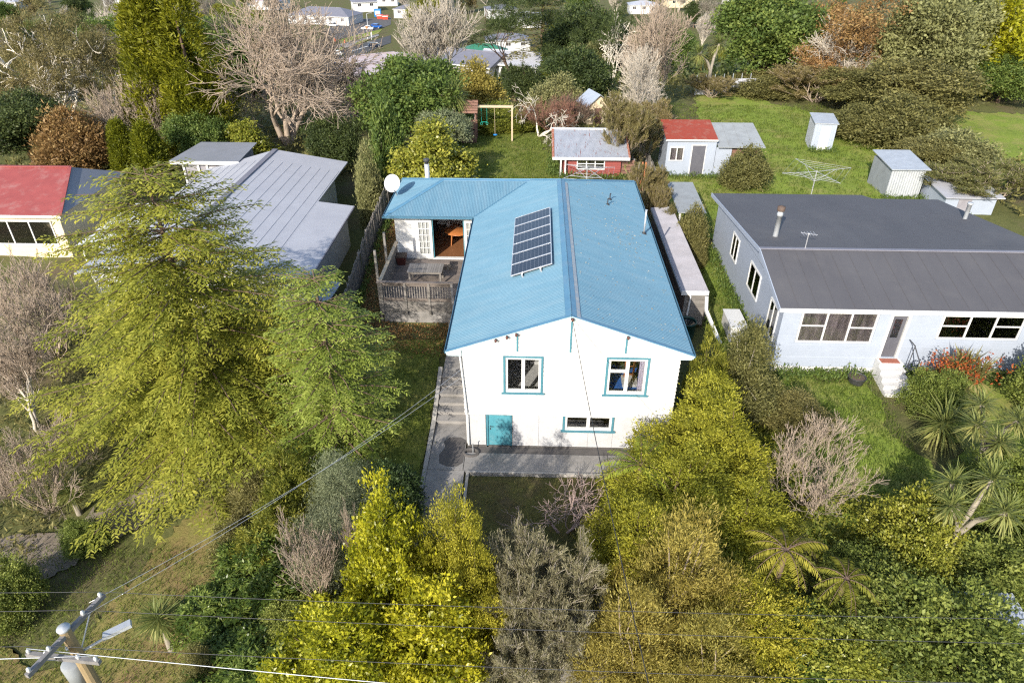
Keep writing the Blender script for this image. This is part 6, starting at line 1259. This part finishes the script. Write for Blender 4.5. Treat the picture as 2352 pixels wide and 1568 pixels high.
for n_, lab, px, py, Y, pr_, w, rz, cat, mats in (
 # left back
 ('gum_tree', 'gum tree with pale bare limbs at the top left corner', 60, -10, 40, B_euc, 300, 0, 'tree', None),
 ('gum_tree', 'gum tree with white branches right behind the corner one', 190, 20, 42, B_euc, 260, 2, 'tree', None),
 ('gum_tree', 'lower gum tree with pale limbs above the red roof', 60, 110, 36, B_euc, 280, 4, 'tree', None),
 ('cypress_tree', 'tall yellow-green cypress with several pointed tops at the upper left', 305, -40, 34, B_cyp, 235, 0, 'tree', None),
 ('cypress_tree', 'smaller yellow-green cypress under the big bare tree', 425, 150, 32, B_cyp, 120, 1, 'tree', None),
 ('bare_tree', 'huge spreading leafless tree behind the grey roof', 598, -30, 36, B_bare, 410, 0, 'tree', None),
 ('bare_tree', 'leafless tree right of the huge spreading one', 735, 70, 44, B_bare3, 130, 2, 'tree', ('bark_pink', 'bark_pink')),
 ('bare_tree', 'pinkish leafless scrub tree beside the pink iron roof', 800, 150, 46, B_bare3, 150, 4, 'tree', ('bark_red', 'bark_red')),
 ('bare_shrub', 'pinkish leafless shrub under the tall cypress', 300, 165, 33, B_red, 190, 0, 'shrub', ('bark_pink', 'bark_pink')),
 ('photinia_bush', 'rusty orange and green bush behind the red roof', 140, 250, 29, B_mix, 160, 0, 'bush', ('lf_rust', None)),
 ('column_cypress', 'left of two narrow column cypresses behind the red house', 262, 275, 27.5, B_col, 56, 0, 'tree', None),
 ('column_cypress', 'right of two narrow column cypresses behind the red house', 322, 280, 26.5, B_col, 70, 1, 'tree', None),
 ('dark_bush', 'dark green bush left of the rusty bush', 20, 215, 31, B_round2, 150, 0, 'bush', None),
 ('garden_bush', 'green bush behind the flat roofed outbuilding', 440, 260, 31, B_round, 130, 2, 'bush', None),
 ('garden_bush', 'yellowish bush behind the grey roof ridge', 545, 280, 31, B_lime, 130, 1, 'bush', None),
 ('garden_bush', 'dark leafy bush right of the bare trunk', 760, 270, 30, B_round2, 120, 1, 'bush', None),
 ('garden_bush', 'bright green bush between grey roof and satellite dish', 872, 235, 24, B_lime, 110, 2, 'bush', ('lf_broad', None)),
 ('yellow_bush', 'yellow-green bush with dry stems near the boundary fence', 835, 330, 21, B_mix, 70, 3, 'bush', ('lf_khaki', None)),
 # centre back
 ('broadleaf_tree', 'broad dark green tree left of the back lawn', 935, 135, 34, B_round, 240, 0, 'tree', None),
 ('broadleaf_tree', 'grey-green bush between the dark tree and play tower', 1015, 255, 30, B_round, 120, 2, 'bush', ('lf_greygreen', None)),
 ('lime_tree', 'bright lime green leafy tree right behind the wing', 985, 275, 22.5, B_lime, 190, 0, 'tree', None),
 ('cabbage_tree', 'cabbage tree with drooping skirt beside the play tower', 1040, 165, 32.5, B_cab1, 95, 0, 'tree', None),
 ('golden_conifer', 'golden brown conifer behind the swing', 1092, 135, 45, B_mix, 130, 2, 'tree', ('lf_gold', None)),
 ('bare_tree', 'tall leafless tree with upright white branches', 1008, -20, 62, B_bare2, 165, 1, 'tree', None),
 ('pine_tree', 'sparse dark pine with a leaning trunk', 1185, -25, 66, B_pine, 240, 0, 'tree', None),
 ('conifer_tree', 'olive conifer tree at the top centre', 1250, -60, 95, B_conif, 190, 0, 'tree', None),
 ('column_cypress', 'rounded yellow-green cypress in front of the olive conifer', 1277, 58, 84, B_col, 55, 0, 'tree', None),
 ('dark_tree', 'dark evergreen tree right of the olive conifer', 1345, 10, 74, B_round2, 170, 0, 'tree', None),
 ('dark_tree', 'dark drooping evergreen behind the red shed', 1330, 110, 52, B_round2, 150, 2, 'tree', None),
 ('dark_tree', 'dark evergreen with dead limbs beside the lichen covered tree', 1420, 0, 66, B_euc, 170, 3, 'tree', ('lf_dark', None, None)),
 ('dark_tree', 'small dark pine before the white houses', 1200, 150, 60, B_round2, 85, 1, 'tree', None),
 ('bare_tree', 'grey lichen covered leafless tree behind the red shed', 1500, 5, 42, B_bare3, 250, 0, 'tree', ('bark_pale', 'bark_pink')),
 ('bare_tree', 'lower lichen covered leafless tree right of the playhouse', 1490, 110, 38, B_bare3, 200, 3, 'tree', ('bark_white', 'bark_pale')),
 ('apple_tree', 'gnarled white barked leafless tree beside the swing', 1240, 195, 34.5, B_apple, 180, 0, 'tree', None),
 ('red_twig_shrub', 'red-brown twiggy shrub below the gnarled tree', 1275, 225, 35.5, B_red, 150, 0, 'shrub', None),
 ('red_twig_shrub', 'brown twiggy shrub left of the playhouse', 1320, 215, 38, B_red, 130, 2, 'shrub', ('bark_brown', 'bark_brown')),
 ('hedge_bush', 'yellowish shrub behind the gnarled tree', 1290, 170, 44, B_mix, 130, 2, 'bush', ('lf_khaki', None)),
 ('hedge_bush', 'green shrub behind the swing beam', 1140, 235, 37, B_mix, 120, 3, 'bush', ('lf_lime', None)),
 ('hedge_bush', 'green leafy row left of the swing post', 1110, 262, 35.5, B_mix, 90, 4, 'bush', ('lf_laurel_y', None)),
 ('hedge_bush', 'green leafy row right of the swing post', 1195, 262, 36, B_mix, 100, 5, 'bush', ('lf_laurel_y', None)),
 ('tea_tree', 'grey-brown feathery tree overhanging the red shed roof', 1440, 225, 27.5, B_brush, 125, 0, 'tree', None),
 ('tea_tree', 'brown feathery shrub behind the red shed', 1470, 260, 30, B_brush, 110, 2, 'shrub', None),
 ('hedge_bush', 'brown dry hedge on the right boundary behind the blue roof', 1492, 375, 20.5, B_brush, 80, 1, 'bush', None),
 ('hedge_bush', 'brown dry hedge beside the lean-to roof', 1515, 425, 18.9, B_brush, 70, 3, 'bush', None),
 ('hedge_bush', 'climber spilling over the far end of the lean-to', 1545, 470, 17.3, B_mix, 45, 1, 'bush', ('lf_euc', None)),
 # right back
 ('broadleaf_tree', 'round green tree at the top right of the valley', 1790, -15, 62, B_round, 240, 1, 'tree', None),
 ('broadleaf_tree', 'green tree left of the rusty autumn tree', 1850, 30, 66, B_round, 150, 3, 'tree', ('lf_laurel', None)),
 ('autumn_tree', 'rusty brown autumn tree with white limbs at the top right', 1985, -25, 55, B_rust, 280, 0, 'tree', None),
 ('autumn_tree', 'lower rusty brown autumn tree above the bright lawn', 1930, 70, 53, B_rust, 160, 2, 'tree', None),
 ('cabbage_tree', 'two headed cabbage tree above the pale sheet fence', 1645, 75, 52, B_cab, 95, 0, 'tree', None),
 ('khaki_tree', 'pale khaki tree near the top right corner', 2180, -30, 52, B_khaki, 190, 0, 'tree', None),
 ('yellow_tree', 'bright yellow-green tree in the top right corner', 2320, -40, 55, B_yel, 200, 0, 'tree', None),
 ('dark_bush', 'olive bushes hiding the far fence of the bright lawn', 1800, 160, 56, B_mix, 160, 1, 'bush', None),
 ('dark_bush', 'brownish bush left of the khaki tree', 1890, 150, 50, B_brush, 170, 1, 'bush', None),
 ('dark_bush', 'olive tree behind the small white shed', 2000, 165, 46, B_khaki, 170, 2, 'tree', ('lf_olive', None)),
 ('dark_bush', 'olive green bush right of the small white shed', 1975, 240, 38, B_mix, 130, 4, 'bush', None),
 ('dark_bush', 'large olive bush above the tin shed', 2085, 220, 36, B_mix, 190, 5, 'bush', None),
 ('dark_bush', 'green bush over the tin shed roof', 2150, 320, 30, B_round, 130, 3, 'bush', ('lf_olive', None)),
 ('dark_bush', 'dark twiggy bush at the right edge behind the charcoal roof', 2270, 380, 24, B_brush, 200, 4, 'bush', ('lf_olive', None)),
 ('dark_bush', 'green bush at the right edge above the far lawn', 2330, 130, 50, B_round, 130, 5, 'bush', None),
 ('garden_shrub', 'small olive tree beside the clothes line', 1728, 335, 26.5, B_mix, 110, 2, 'shrub', None),
 ('garden_shrub', 'brown shrub left of the white shed', 1490, 230, 33, B_brush, 110, 4, 'shrub', None),
 ('garden_shrub', 'olive hedge between lean-to and carport', 1600, 470, 15.5, B_mix, 80, 3, 'bush', None),
 ('garden_shrub', 'dull shrub at the pale blue house corner', 1600, 560, 14.2, B_mix, 50, 5, 'bush', None),
 ('dark_bush', 'olive tree overhanging the far right of the bright lawn', 2130, 140, 42, B_khaki, 200, 5, 'tree', ('lf_olive', None)),
 ('dark_bush', 'olive bush beside the low white outbuilding', 2215, 300, 30, B_mix, 170, 6, 'bush', ('lf_khaki', None)),
 ('dark_bush', 'brown bush hiding the left end of the pale sheet fence', 1640, 175, 51, B_brush, 110, 3, 'bush', None),
 ('dark_bush', 'olive bush hiding the right end of the pale sheet fence', 1765, 180, 52, B_mix, 130, 7, 'bush', None),
 # lower left
 ('bare_shrub', 'brown leafless thicket at the left edge', 30, 590, 6.5, B_red, 260, 2, 'shrub', ('bark_pink', 'bark_pink')),
 ('bare_shrub', 'grey leafless tree below the thicket at the left edge', -20, 760, 1.5, B_bare3, 230, 1, 'tree', ('bark_pale', 'bark_pink')),
 ('bare_shrub', 'brown leafless bush beside the gravel drive', 20, 980, -2.4, B_red, 210, 4, 'shrub', ('bark_grey', 'bark_pink')),
 ('flax_bush', 'green spiky flax at the edge of the gravel drive', 150, 1110, -2.6, B_cab1, 90, 1, 'bush', None),
 ('garden_bush', 'small green bush in the fork of the gravel drive', 170, 1200, -4.2, P_rb, 90, 2, 'bush', None),
 ('garden_bush', 'green bush at the left edge below the gravel drive', -20, 1310, -6.6, P_rb, 130, 4, 'bush', None),
 ('garden_bush', 'olive bush hanging under the conifer by the grass verge', 560, 1090, -3.4, P_oli, 140, 4, 'bush', None),
 ('garden_bush', 'dull green bush between conifer and glossy bushes', 520, 1210, -5.0, P_oli, 120, 6, 'bush', None),
 ('flax_bush', 'tall grass clump right of the power pole', 350, 1390, -7.6, B_cab1, 110, 3, 'bush', None),
 ('garden_bush', 'low brownish bush beside the power pole', 445, 1480, -8.8, P_oli, 90, 2, 'bush', None),
):
    put(n_, lab, px, py, Y, pr_, w, rz, cat=cat, mats=mats)

# ================================================================== the valley: road, cars, houses
def flat(name, pix, mat, lift, kind='structure', parent=None):
    m = MB(); vs = []
    for px, py in pix:
        p = G(px, py); vs.append((p[0], p[1], Tz(p[0], p[1])+lift))
    o = m.add(vs, [tuple(range(len(vs)))]).build(name, mat, parent)
    if kind and not parent: o['kind'] = kind
    return o
def q5(x, y): return ((1100+x*.2232)/1.6327, y*.2232/1.6327)
rd1 = flat('road', [q5(*p) for p in ((560, 490), (760, 400), (1040, 330), (1640, 300), (1640, 420), (1430, 505), (1030, 605), (840, 650), (560, 700))], M['asphalt2'], .10)
rd2 = flat('road', [q5(*p) for p in ((560, 960), (720, 890), (900, 825), (1180, 730), (1470, 650), (1640, 600), (1640, 730), (1430, 800), (1190, 915), (960, 985), (600, 1090))], M['asphalt'], .10)
flat('footpath', [q5(*p) for p in ((560, 790), (800, 745), (1040, 690), (1430, 580), (1440, 610), (1060, 740), (960, 800), (880, 815), (700, 850), (560, 880))], M['concrete'], .16)
flat('road_line', [q5(*p) for p in ((980, 868), (1290, 770), (1292, 776), (984, 874))], M['paint_line'], .15, parent=rd2)
flat('road_line', [q5(*p) for p in ((1240, 715), (1420, 722), (1420, 730), (1240, 724))], M['paint_line'], .16, parent=rd2)
flat('grass_verge', [q5(*p) for p in ((780, 690), (840, 655), (1030, 610), (1430, 510), (1500, 495), (1430, 575), (1040, 685), (800, 740))], M['lawn_bright'], .14)
flat('grass_verge', [q5(*p) for p in ((640, 870), (820, 800), (880, 815), (720, 885))], M['lawn_bright'], .20)
flat('grass_verge', [q5(*p) for p in ((1010, 745), (1240, 665), (1250, 690), (1080, 755))], M['lawn_bright'], .20)
flat('far_lawn', [((1650+x*.2338)/1.6327, (80+y*.2338)/1.6327) for x, y in ((950, 1150), (1010, 1100), (1180, 1095), (1190, 1200), (940, 1200))], M['lawn_bright'], .12)
def car(loc, rz, col, label, s=1.0, kind='hatch'):
    c = empty('parked_car', loc, rz, label, 'car', 'cars down in the valley'); paint = surf('car_paint', col, None, rough=.25, spec=.6)
    if kind == 'van': prof = [(-2.2, .35), (2.25, .35), (2.25, .95), (1.9, 1.2), (1.4, 1.9), (-2.15, 1.95), (-2.25, 1.2)]
    elif kind == 'sedan': prof = [(-2.25, .35), (2.25, .35), (2.25, .75), (1.2, .92), (.55, 1.42), (-.75, 1.45), (-1.45, 1.0), (-2.25, .92)]
    else: prof = [(-2.0, .35), (2.05, .35), (2.05, .75), (1.15, .95), (.5, 1.46), (-1.2, 1.5), (-1.9, 1.05), (-2.05, .8)]
    b = MB().prism(prof, 'y', -.86, .86).build('body', paint, c)
    for sy in (-1, 1):
        y0, y1 = sorted((sy*.862, sy*.872)); g_ = [(.95, .95), (.5, 1.36), (-1.0, 1.38), (-1.45, .98)] if kind != 'van' else [(1.6, 1.25), (1.3, 1.75), (-1.9, 1.8), (-1.9, 1.25)]
        MB().prism(g_, 'y', y0, y1).build('side_window', M['dark'], b)
        for x in (-1.35, 1.35):
            wo_ = MB().tube([(x, sy*.72, .32), (x, sy*.90, .32)], .33, 14).build('wheel', M['black'], c); MB().tube([(x, sy*.895, .32), (x, sy*.91, .32)], .2, 10).build('rim', M['alu'], wo_)
        MB().box(2.04 if kind == 'hatch' else 2.24, 2.075 if kind == 'hatch' else 2.275, sy*.62-.15, sy*.62+.15, .6, .75).build('headlight', M['white_trim'], c)
    if kind != 'van':
        MB().bar((.60, 0, 1.41), (1.16, 0, .965), 1.5, .03, (.6, 0, .8)).build('windscreen', M['dark'], b); MB().bar((-1.22, 0, 1.475), (-1.86, 0, 1.08), 1.45, .03, (-.5, 0, .8)).build('rear_window', M['dark'], b)
    else: MB().bar((1.44, 0, 1.86), (1.9, 0, 1.23), 1.5, .03, (.8, 0, .6)).build('windscreen', M['dark'], b)
    c.scale = (s,)*3; return c
def gq(x, y, dz=.12): p = G(*q5(x, y)); return (p[0], p[1], Tz(p[0], p[1])+dz)
car(gq(670, 455), R(-28), (.75, .76, .78), 'white car parked by the grey roofed valley house', 1.15)
car(gq(1250, 510), R(172), (.78, .78, .78), 'white saloon car parked on the grass verge road', 1.15, 'sedan')
car(gq(1400, 480), R(-20), (.01, .08, .33), 'bright blue car parked behind the white saloon', 1.15)
car(gq(1360, 800), R(25), (.012, .02, .045), 'dark blue car on the lower valley road', 1.1)
car(gq(715, 960), R(15), (.72, .74, .76), 'white van seen through bare branches on the lower road', 1.1, 'van')
def lamp_post(x, y, ytop, label, name='utility_pole', kind='pole'):
    b = gq(x, y, 0); p = aty(*q5(x-20, ytop), b[1]); h = max(5.0, p[2]-b[2]); o = empty(name, b, 0, label, 'pole')
    MB().tube([(0, 0, -.2), (0, 0, h)], [.24, .16], 8).build('pole', M['wood_grey'] if kind == 'pole' else M['galv'], o)
    if kind == 'pole': MB().box(-.9, .9, -.06, .06, h-.6, h-.42).build('crossarm', M['wood_grey'], o)
    else: MB().tube([(0, 0, h), (1.4, 0, h+.4), (2.4, 0, h+.35)], .09, 6).build('lamp_arm', M['galv'], o)
lamp_post(1050, 680, 150, 'tall power pole on the grass verge in the valley'); lamp_post(1180, 910, 540, 'pale pole beside the lower valley road'); lamp_post(1252, 445, 345, 'street lamp behind the white saloon car', 'street_lamp', 'lamp')
b = gq(1255, 685, 0); o = empty('crossing_beacon', b, 0, 'black and white striped crossing pole with orange globe', 'beacon')
for i in range(7): MB().tube([(0, 0, i*.62), (0, 0, i*.62+.62)], .16, 8).build('band', M['white_trim'] if i % 2 else M['black'], o)
MB().lathe([(0, 4.2), (.45, 4.4), (.55, 4.8), (.4, 5.2), (0, 5.3)], n=12).build('globe', surf('orange_globe', (.75, .16, .03), None, rough=.4), o, True)
b = gq(1318, 672, 0); o = empty('bollard_sign', b, 0, 'white sign post next to the crossing pole', 'sign'); MB().tube([(0, 0, 0), (0, 0, 2.6)], .12, 8).build('post', M['white_trim'], o); MB().box(-.3, .3, -.1, -.05, 1.2, 2.8).build('plate', M['white_trim'], o)
for i, (x, y) in enumerate(((703, 715), (866, 735))):
    o = empty('traffic_cone', gq(x, y, .05), 0, ('left', 'right')[i]+' orange road marker beside the verge', 'cone', 'orange road markers'); s_ = 1.6
    MB().box(-.35*s_, .35*s_, -.35*s_, .35*s_, 0, .08*s_).build('base', M['black'], o); MB().lathe([(.28*s_, .08), (.10*s_, .95*s_), (.0, .97*s_)], n=10).build('cone', surf('cone_orange', (.75, .13, .03), None, rough=.5), o, True)
for i, (x, y) in enumerate(((1455, 320), (1545, 330))):
    o = empty('skip_bin', gq(x, y, .1), R(10), ('left', 'right')[i]+' of two red skip bins at the far road end', 'bin', 'red skip bins'); MB().hexa([(-1.1, -.8, 0), (1.1, -.8, 0), (1.1, .8, 0), (-1.1, .8, 0), (-1.6, -.9, 1.7), (1.6, -.9, 1.7), (1.6, .9, 1.7), (-1.6, .9, 1.7)]).build('body', surf('bin_red', (.6, .06, .03), None, rough=.5), o); MB().box(-1.3, 1.3, -.95, -.9, 1.15, 1.5).build('label_panel', M['white_trim'], o)
o = empty('site_cabin', gq(1425, 285, .1), R(5), 'blue and white cabin beside the red skip bins', 'cabin'); MB().box(-1.6, 1.6, -1.2, 1.2, 0, 3.2).build('body', M['blue_plastic'], o); MB().box(-1.2, 1.2, -1.23, -1.205, .8, 2.6).build('panel', M['white_trim'], o)

def far_house(px, py, w, d, h, label, wall='white', roof='roof_slate', rz=0, pitch=.35, hip=True, wins=3, base=None, name='house'):
    p = G(px, py) if base is None else np.array(base); o = empty(name, (p[0], p[1], Tz(p[0], p[1])), rz, label, 'house', 'houses in the valley')
    MB().box(-w/2, w/2, -d/2, d/2, -1.5, h).build('wall', M[wall], o)
    e = .5; rh = pitch*d/2; W_, D_ = w/2+e, d/2+e; x_ = W_-D_ if hip and W_ > D_ else W_
    A, B, C_, Dd, E1, E2 = (-W_, -D_, h), (W_, -D_, h), (W_, D_, h), (-W_, D_, h), (-x_, 0, h+rh), (x_, 0, h+rh)
    r = MB().add([A, B, C_, Dd, E1, E2], [(0, 1, 5, 4), (2, 3, 4, 5), (1, 2, 5), (3, 0, 4), (0, 3, 2, 1)]).build('roof', M[roof], o)
    MB().bar(E1, E2, .3, .1).build('ridge_cap', M[roof], r); MB().box(-W_, W_, -D_-.06, -D_-.002, h-.2, h-.01).build('fascia', M['white_trim'], o)
    if not hip: MB().prism([(-d/2, h), (d/2, h), (0, h+rh*.88)], 'x', -w/2, w/2).build('gable', M[wall], o)
    for i in range(wins):
        x = -w/2+w*(i+.5)/wins; simple_window(o, x-.85, x+.85, h-1.9, h-.6, -d/2-.01, 2)
    for yy in (-d/4, d/4): simple_window(o, yy-.6, yy+.6, h-1.9, h-.6, -w/2-.01, 2, face='-x')
    return o
far_house(750, 52, 30, 14, 3.6, 'long grey roofed white house beside the far road', rz=R(-14), wins=5, pitch=.4)
far_house(838, 25, 12, 10, 4.5, 'white house with tall blank wall behind the grey roofed one', rz=R(20), wins=2)
far_house(885, 12, 14, 10, 4, 'white house at the top edge above the skip bins', rz=R(5), roof='roof_grey')
far_house(866, 205, 15, 9, 3.2, 'house with weathered pinkish iron roof behind the dark tree', 'cream', 'roof_pink', R(32), .3)
far_house(1110, 148, 14, 9, 3.4, 'white house under a green hipped roof', 'white', 'roof_green', R(4), .5)
far_house(1075, 190, 13, 8, 3.6, 'white gabled house below the green roofed one', 'white', 'roof_slate', R(-28), .35, False)
far_house(1185, 195, 10, 8, 3.8, 'cream white house with row of small windows', 'white', 'roof_grey', R(-22), .3, False, 3)
far_house(1262, 185, 13, 9, 3.4, 'house with pale blue-grey iron roof in the valley', 'white', 'roof_grey', R(-4), .35)
far_house(1165, 112, 16, 10, 3.6, 'white walled house above the green roof', 'white', 'roof_slate', R(8), .35)
far_house(1215, 60, 16, 12, 4, 'white house at the top behind the olive conifer', 'white', 'roof_grey', R(-12), .3)
far_house(1150, 40, 14, 10, 4, 'small white house beneath the pine branches', 'white', 'roof_slate', R(15), .3)
far_house(290, 12, 18, 12, 5, 'white house behind the tall cypress top', 'white', 'roof_slate', R(10), .3, True, 5)
far_house(20, 22, 18, 12, 4, 'pale house at the top left corner', 'white', 'roof_grey', R(0), .3)
far_house(1475, 30, 14, 10, 4, 'white house behind the grey lichen covered tree', 'white', 'roof_grey', R(0), .3)
far_house(1700, 12, 16, 11, 4, 'white gabled house above the round green tree', 'white', 'roof_pink', R(20), .3, False)
far_house(1655, 60, 14, 10, 4, 'low white house left of the round green tree', 'white', 'roof_grey', R(-5), .2)
far_house(950, 40, 16, 10, 4, 'white house between the bare poplar and the road', 'white', 'roof_slate', R(-8), .3)
far_house(620, 20, 18, 12, 4, 'pinkish house seen through the huge bare tree', 'white', 'roof_pink', R(-5), .3)
far_house(1560, 15, 16, 11, 4, 'grey roofed house at the top edge behind bare twigs', 'cream', 'roof_slate', R(12), .3)

# individual trees filling the valley, kept clear of the road and houses in view
KEEP = [(680, 0, 905, 150), (800, 135, 925, 215), (1045, 60, 1300, 215), (1150, 20, 1240, 110), (1690, 0, 1740, 40)]
rng = random.Random(77)
kinds = [(B_round, 'broad green', None), (B_round2, 'dark evergreen', None), (B_bare3, 'leafless brown', None), (B_conif, 'olive conifer', None), (B_khaki, 'pale khaki', None), (B_mix, 'low olive', None), (B_round, 'mid green', ('lf_laurel_y', None)), (B_bare2, 'leafless upright', None), (B_brush, 'brown brushy', None)]
n_f = 0; recs = []
for k in range(900):
    px = rng.uniform(-60, 2420); py = rng.uniform(8, 262)
    p = G(px, py)
    if p[1] < 56 or (p[0] > 8 and p[1] < 72): continue
    dist = np.linalg.norm(p-CAM); pr_, nm, mats = kinds[rng.randrange(len(kinds))]
    hgt = rng.uniform(4.5, 11) if pr_ not in (B_mix, B_brush) else rng.uniform(3, 5.5)
    if dist > 200: hgt *= 1.25
    hp = hgt/dist*FPX*.97; wp = hgt*.95/dist*FPX
    x0, x1, y0 = px-wp/2, px+wp/2, py-hp
    if any(not (x1 < a+4 or x0 > c-4 or y0 > d or py < b) for a, b, c, d in KEEP):
        if any(not (x1 < a+4 or x0 > c-4 or y0 > d-6 or py < b) for a, b, c, d in KEEP): continue
    side = 'beyond the red roof' if px < 420 else ('beyond the grey roof' if px < 860 else ('beyond the blue roof' if px < 1480 else ('beyond the white shed' if px < 1850 else 'beyond the charcoal roof')))
    zone = ('at the slope foot ' if p[1] < 110 else ('mid valley ' if p[1] < 210 else 'on far valley floor '))+side
    s = hgt/pr_['H']; w = s*rng.uniform(.85, 1.2)*(1.1 if pr_['R']/pr_['H'] < .35 else .9)
    recs.append((nm, zone, px, pr_['p'], (p[0], p[1], Tz(p[0], p[1])), (w, w, s), rng.uniform(0, 6.28), mats))
    n_f += 1
    if n_f >= 230: break
ORD = ['leftmost', 'second from left', 'third from left', 'fourth from left', 'fifth from left', 'sixth from left', 'seventh from left', 'eighth from left', 'ninth from left', 'tenth from left', 'eleventh from left', 'twelfth from left']
fam = {}
for r in recs: fam.setdefault((r[0], r[1]), []).append(r)
for (nm, zone), rs in fam.items():
    rs.sort(key=lambda r: r[2])
    for i, (_, _, px, parts, loc, sc, rz, mats) in enumerate(rs):
        lab = f'lone {nm} tree {zone}' if len(rs) == 1 else f'{ORD[min(i, 11)]} of {nm} trees {zone}'
        plant('valley_tree', lab, 'tree', parts, loc, sc, rz, f'{nm} trees {zone}', mats)

# ================================================================== ground cover, grass and fallen leaves
def scatter(name, label, regions, n, L, W, mat, seed, h=.35, clump=9, cat='undergrowth', up=.5):
    g = np.random.default_rng(seed); A = np.array([(r[1]-r[0])*(r[3]-r[2]) for r in regions]); A = A/A.sum(); m = n//clump
    ri = g.choice(len(regions), m, p=A); rg = np.array(regions, float)[ri]; x = rg[:, 0]+(rg[:, 1]-rg[:, 0])*g.random(m); y = rg[:, 2]+(rg[:, 3]-rg[:, 2])*g.random(m)
    k = np.repeat(np.arange(m), clump); N = len(k); hh = h*(.25+g.random(m)*(.6+.8*(np.sin(x*1.3)*np.sin(y*1.1)+.4 > 0)))
    X = x[k]+g.normal(size=N)*.16; Y = y[k]+g.normal(size=N)*.16; C = np.stack([X, Y, T(X, Y)+hh[k]*g.random(N)], 1)
    o = link(name, leaves(name, C, g.normal(size=(N, 3))*.6+np.array([0, 0, up]), g.normal(size=(N, 3))*.5+np.array([0, 0, 1.]), L*(.6+.8*g.random(N)), W*(.7+.6*g.random(N)), .5*g.random(m)[k]+.5*g.random(N), mat))
    return tag(o, label, cat, None, 'stuff')
scatter('undergrowth', 'low green undergrowth below the front bushes', [(-10.5, -5.5, -11, -4.8), (1.4, 10.5, -11, -2.2), (-3.3, -1.0, -11, -6.6), (5.4, 8.5, -3, 5)], 34000, .15, .07, 'lf_laurel_y', 1)
scatter('undergrowth', 'brown and olive scrub along the left bank', [(-26, -18, -9, 12), (-18, -10, 1, 8)], 20000, .18, .06, 'lf_olive', 2, .5)
scatter('undergrowth', 'olive scrub under the trees behind the houses', [(-50, -11, 27, 60), (-11, -7, 23, 45), (-7, 9, 35.5, 60), (4.5, 7.2, 20, 33), (9, 55, 50, 75), (29, 55, 20, 33)], 42000, .34, .14, 'lf_olive', 3, .9, 10)
scatter('undergrowth', 'dark green scrub down the far slope', [(-140, 140, 60, 150)], 28000, 1.0, .5, 'lf_dark', 4, 2.2, 12)
scatter('grass', 'grass blades of the side lawn and verge', [(-10.2, -5.3, -6, 6.8), (-24, -11, -10, -4)], 32000, .13, .022, 'lf_grass', 5, .03, 7, 'grass', 1.4)
scatter('grass', 'thin mossy grass of the front lawn', [(-3.4, 5, -8, -1.5)], 16000, .09, .02, 'lf_drygrass', 6, .02, 6, 'grass', .9)
scatter('grass', 'grass blades of the back lawn', [(-8, 1.5, 18, 35)], 26000, .16, .03, 'lf_grass', 7, .03, 7, 'grass', 1.4)
scatter('dead_leaves', 'brown dead leaves on bare ground beside the deck', [(-8.4, -5.0, 5.6, 7.8), (-10, -8.4, 6, 18)], 9000, .09, .06, 'lf_rust', 8, .04, 5, 'leaves', .1)
# fallen leaves lying on the right slope of the blue roof
g = np.random.default_rng(12); n = 230
yy = np.concatenate([g.uniform(.4, 16, n), g.normal(8.2, 1.1, 110)]); xx = np.concatenate([g.uniform(.35, 4.1, n), g.normal(2.9, .5, 110)]); ok = (xx > .3) & (xx < 4.15) & (yy > .2) & (yy < 16) & ((yy < YR) | (xx > (yy-YR)+.2)); xx, yy = xx[ok], yy[ok]; n = len(xx)
a = g.random(n)*2*rad; up_ = np.tile([SP, 0, CP], (n, 1)); D = np.stack([np.cos(a)*CP, np.sin(a), -np.cos(a)*SP], 1)
C = np.stack([xx, yy, ZR-xx*TP+.022], 1)
tag(link('fallen_leaves', leaves('fallen_leaves', C, D, up_+g.normal(size=(n, 3))*.12, .09*(.4+g.random(n)), .06*(.4+g.random(n)), g.random(n), 'lf_litter', -.1)), 'pale fallen leaves scattered over the right roof slope', 'leaves', None, 'stuff')

scatter('grass', 'grass blades of the neighbour front and side lawns', [(7.2, 13, -4, 4.6), (7.2, 8.9, 6, 17)], 26000, .13, .022, 'lf_grass', 15, .03, 7, 'grass', 1.4)
scatter('grass', 'grass blades and weeds of the bright back lawn', [(8, 26, 18.5, 48)], 32000, .2, .035, 'lf_grass', 16, .04, 7, 'grass', 1.4)
scatter('weeds', 'weeds growing along the walls of sheds and houses', [(7.7, 14.8, 27.8, 28.2), (20, 22.2, 34.0, 34.5), (21.7, 24.3, 24.0, 24.5), (9.0, 13.0, 4.3, 4.9), (14.5, 20, 4.2, 4.9), (8.5, 8.95, 5, 17), (.2, 4.6, 24.6, 25.0), (-.3, .3, 25, 29), (-9.9, -9.6, 6, 22), (6.75, 6.95, 8, 18)], 15000, .17, .05, 'lf_broad', 17, .3, 7, 'weeds', .9)
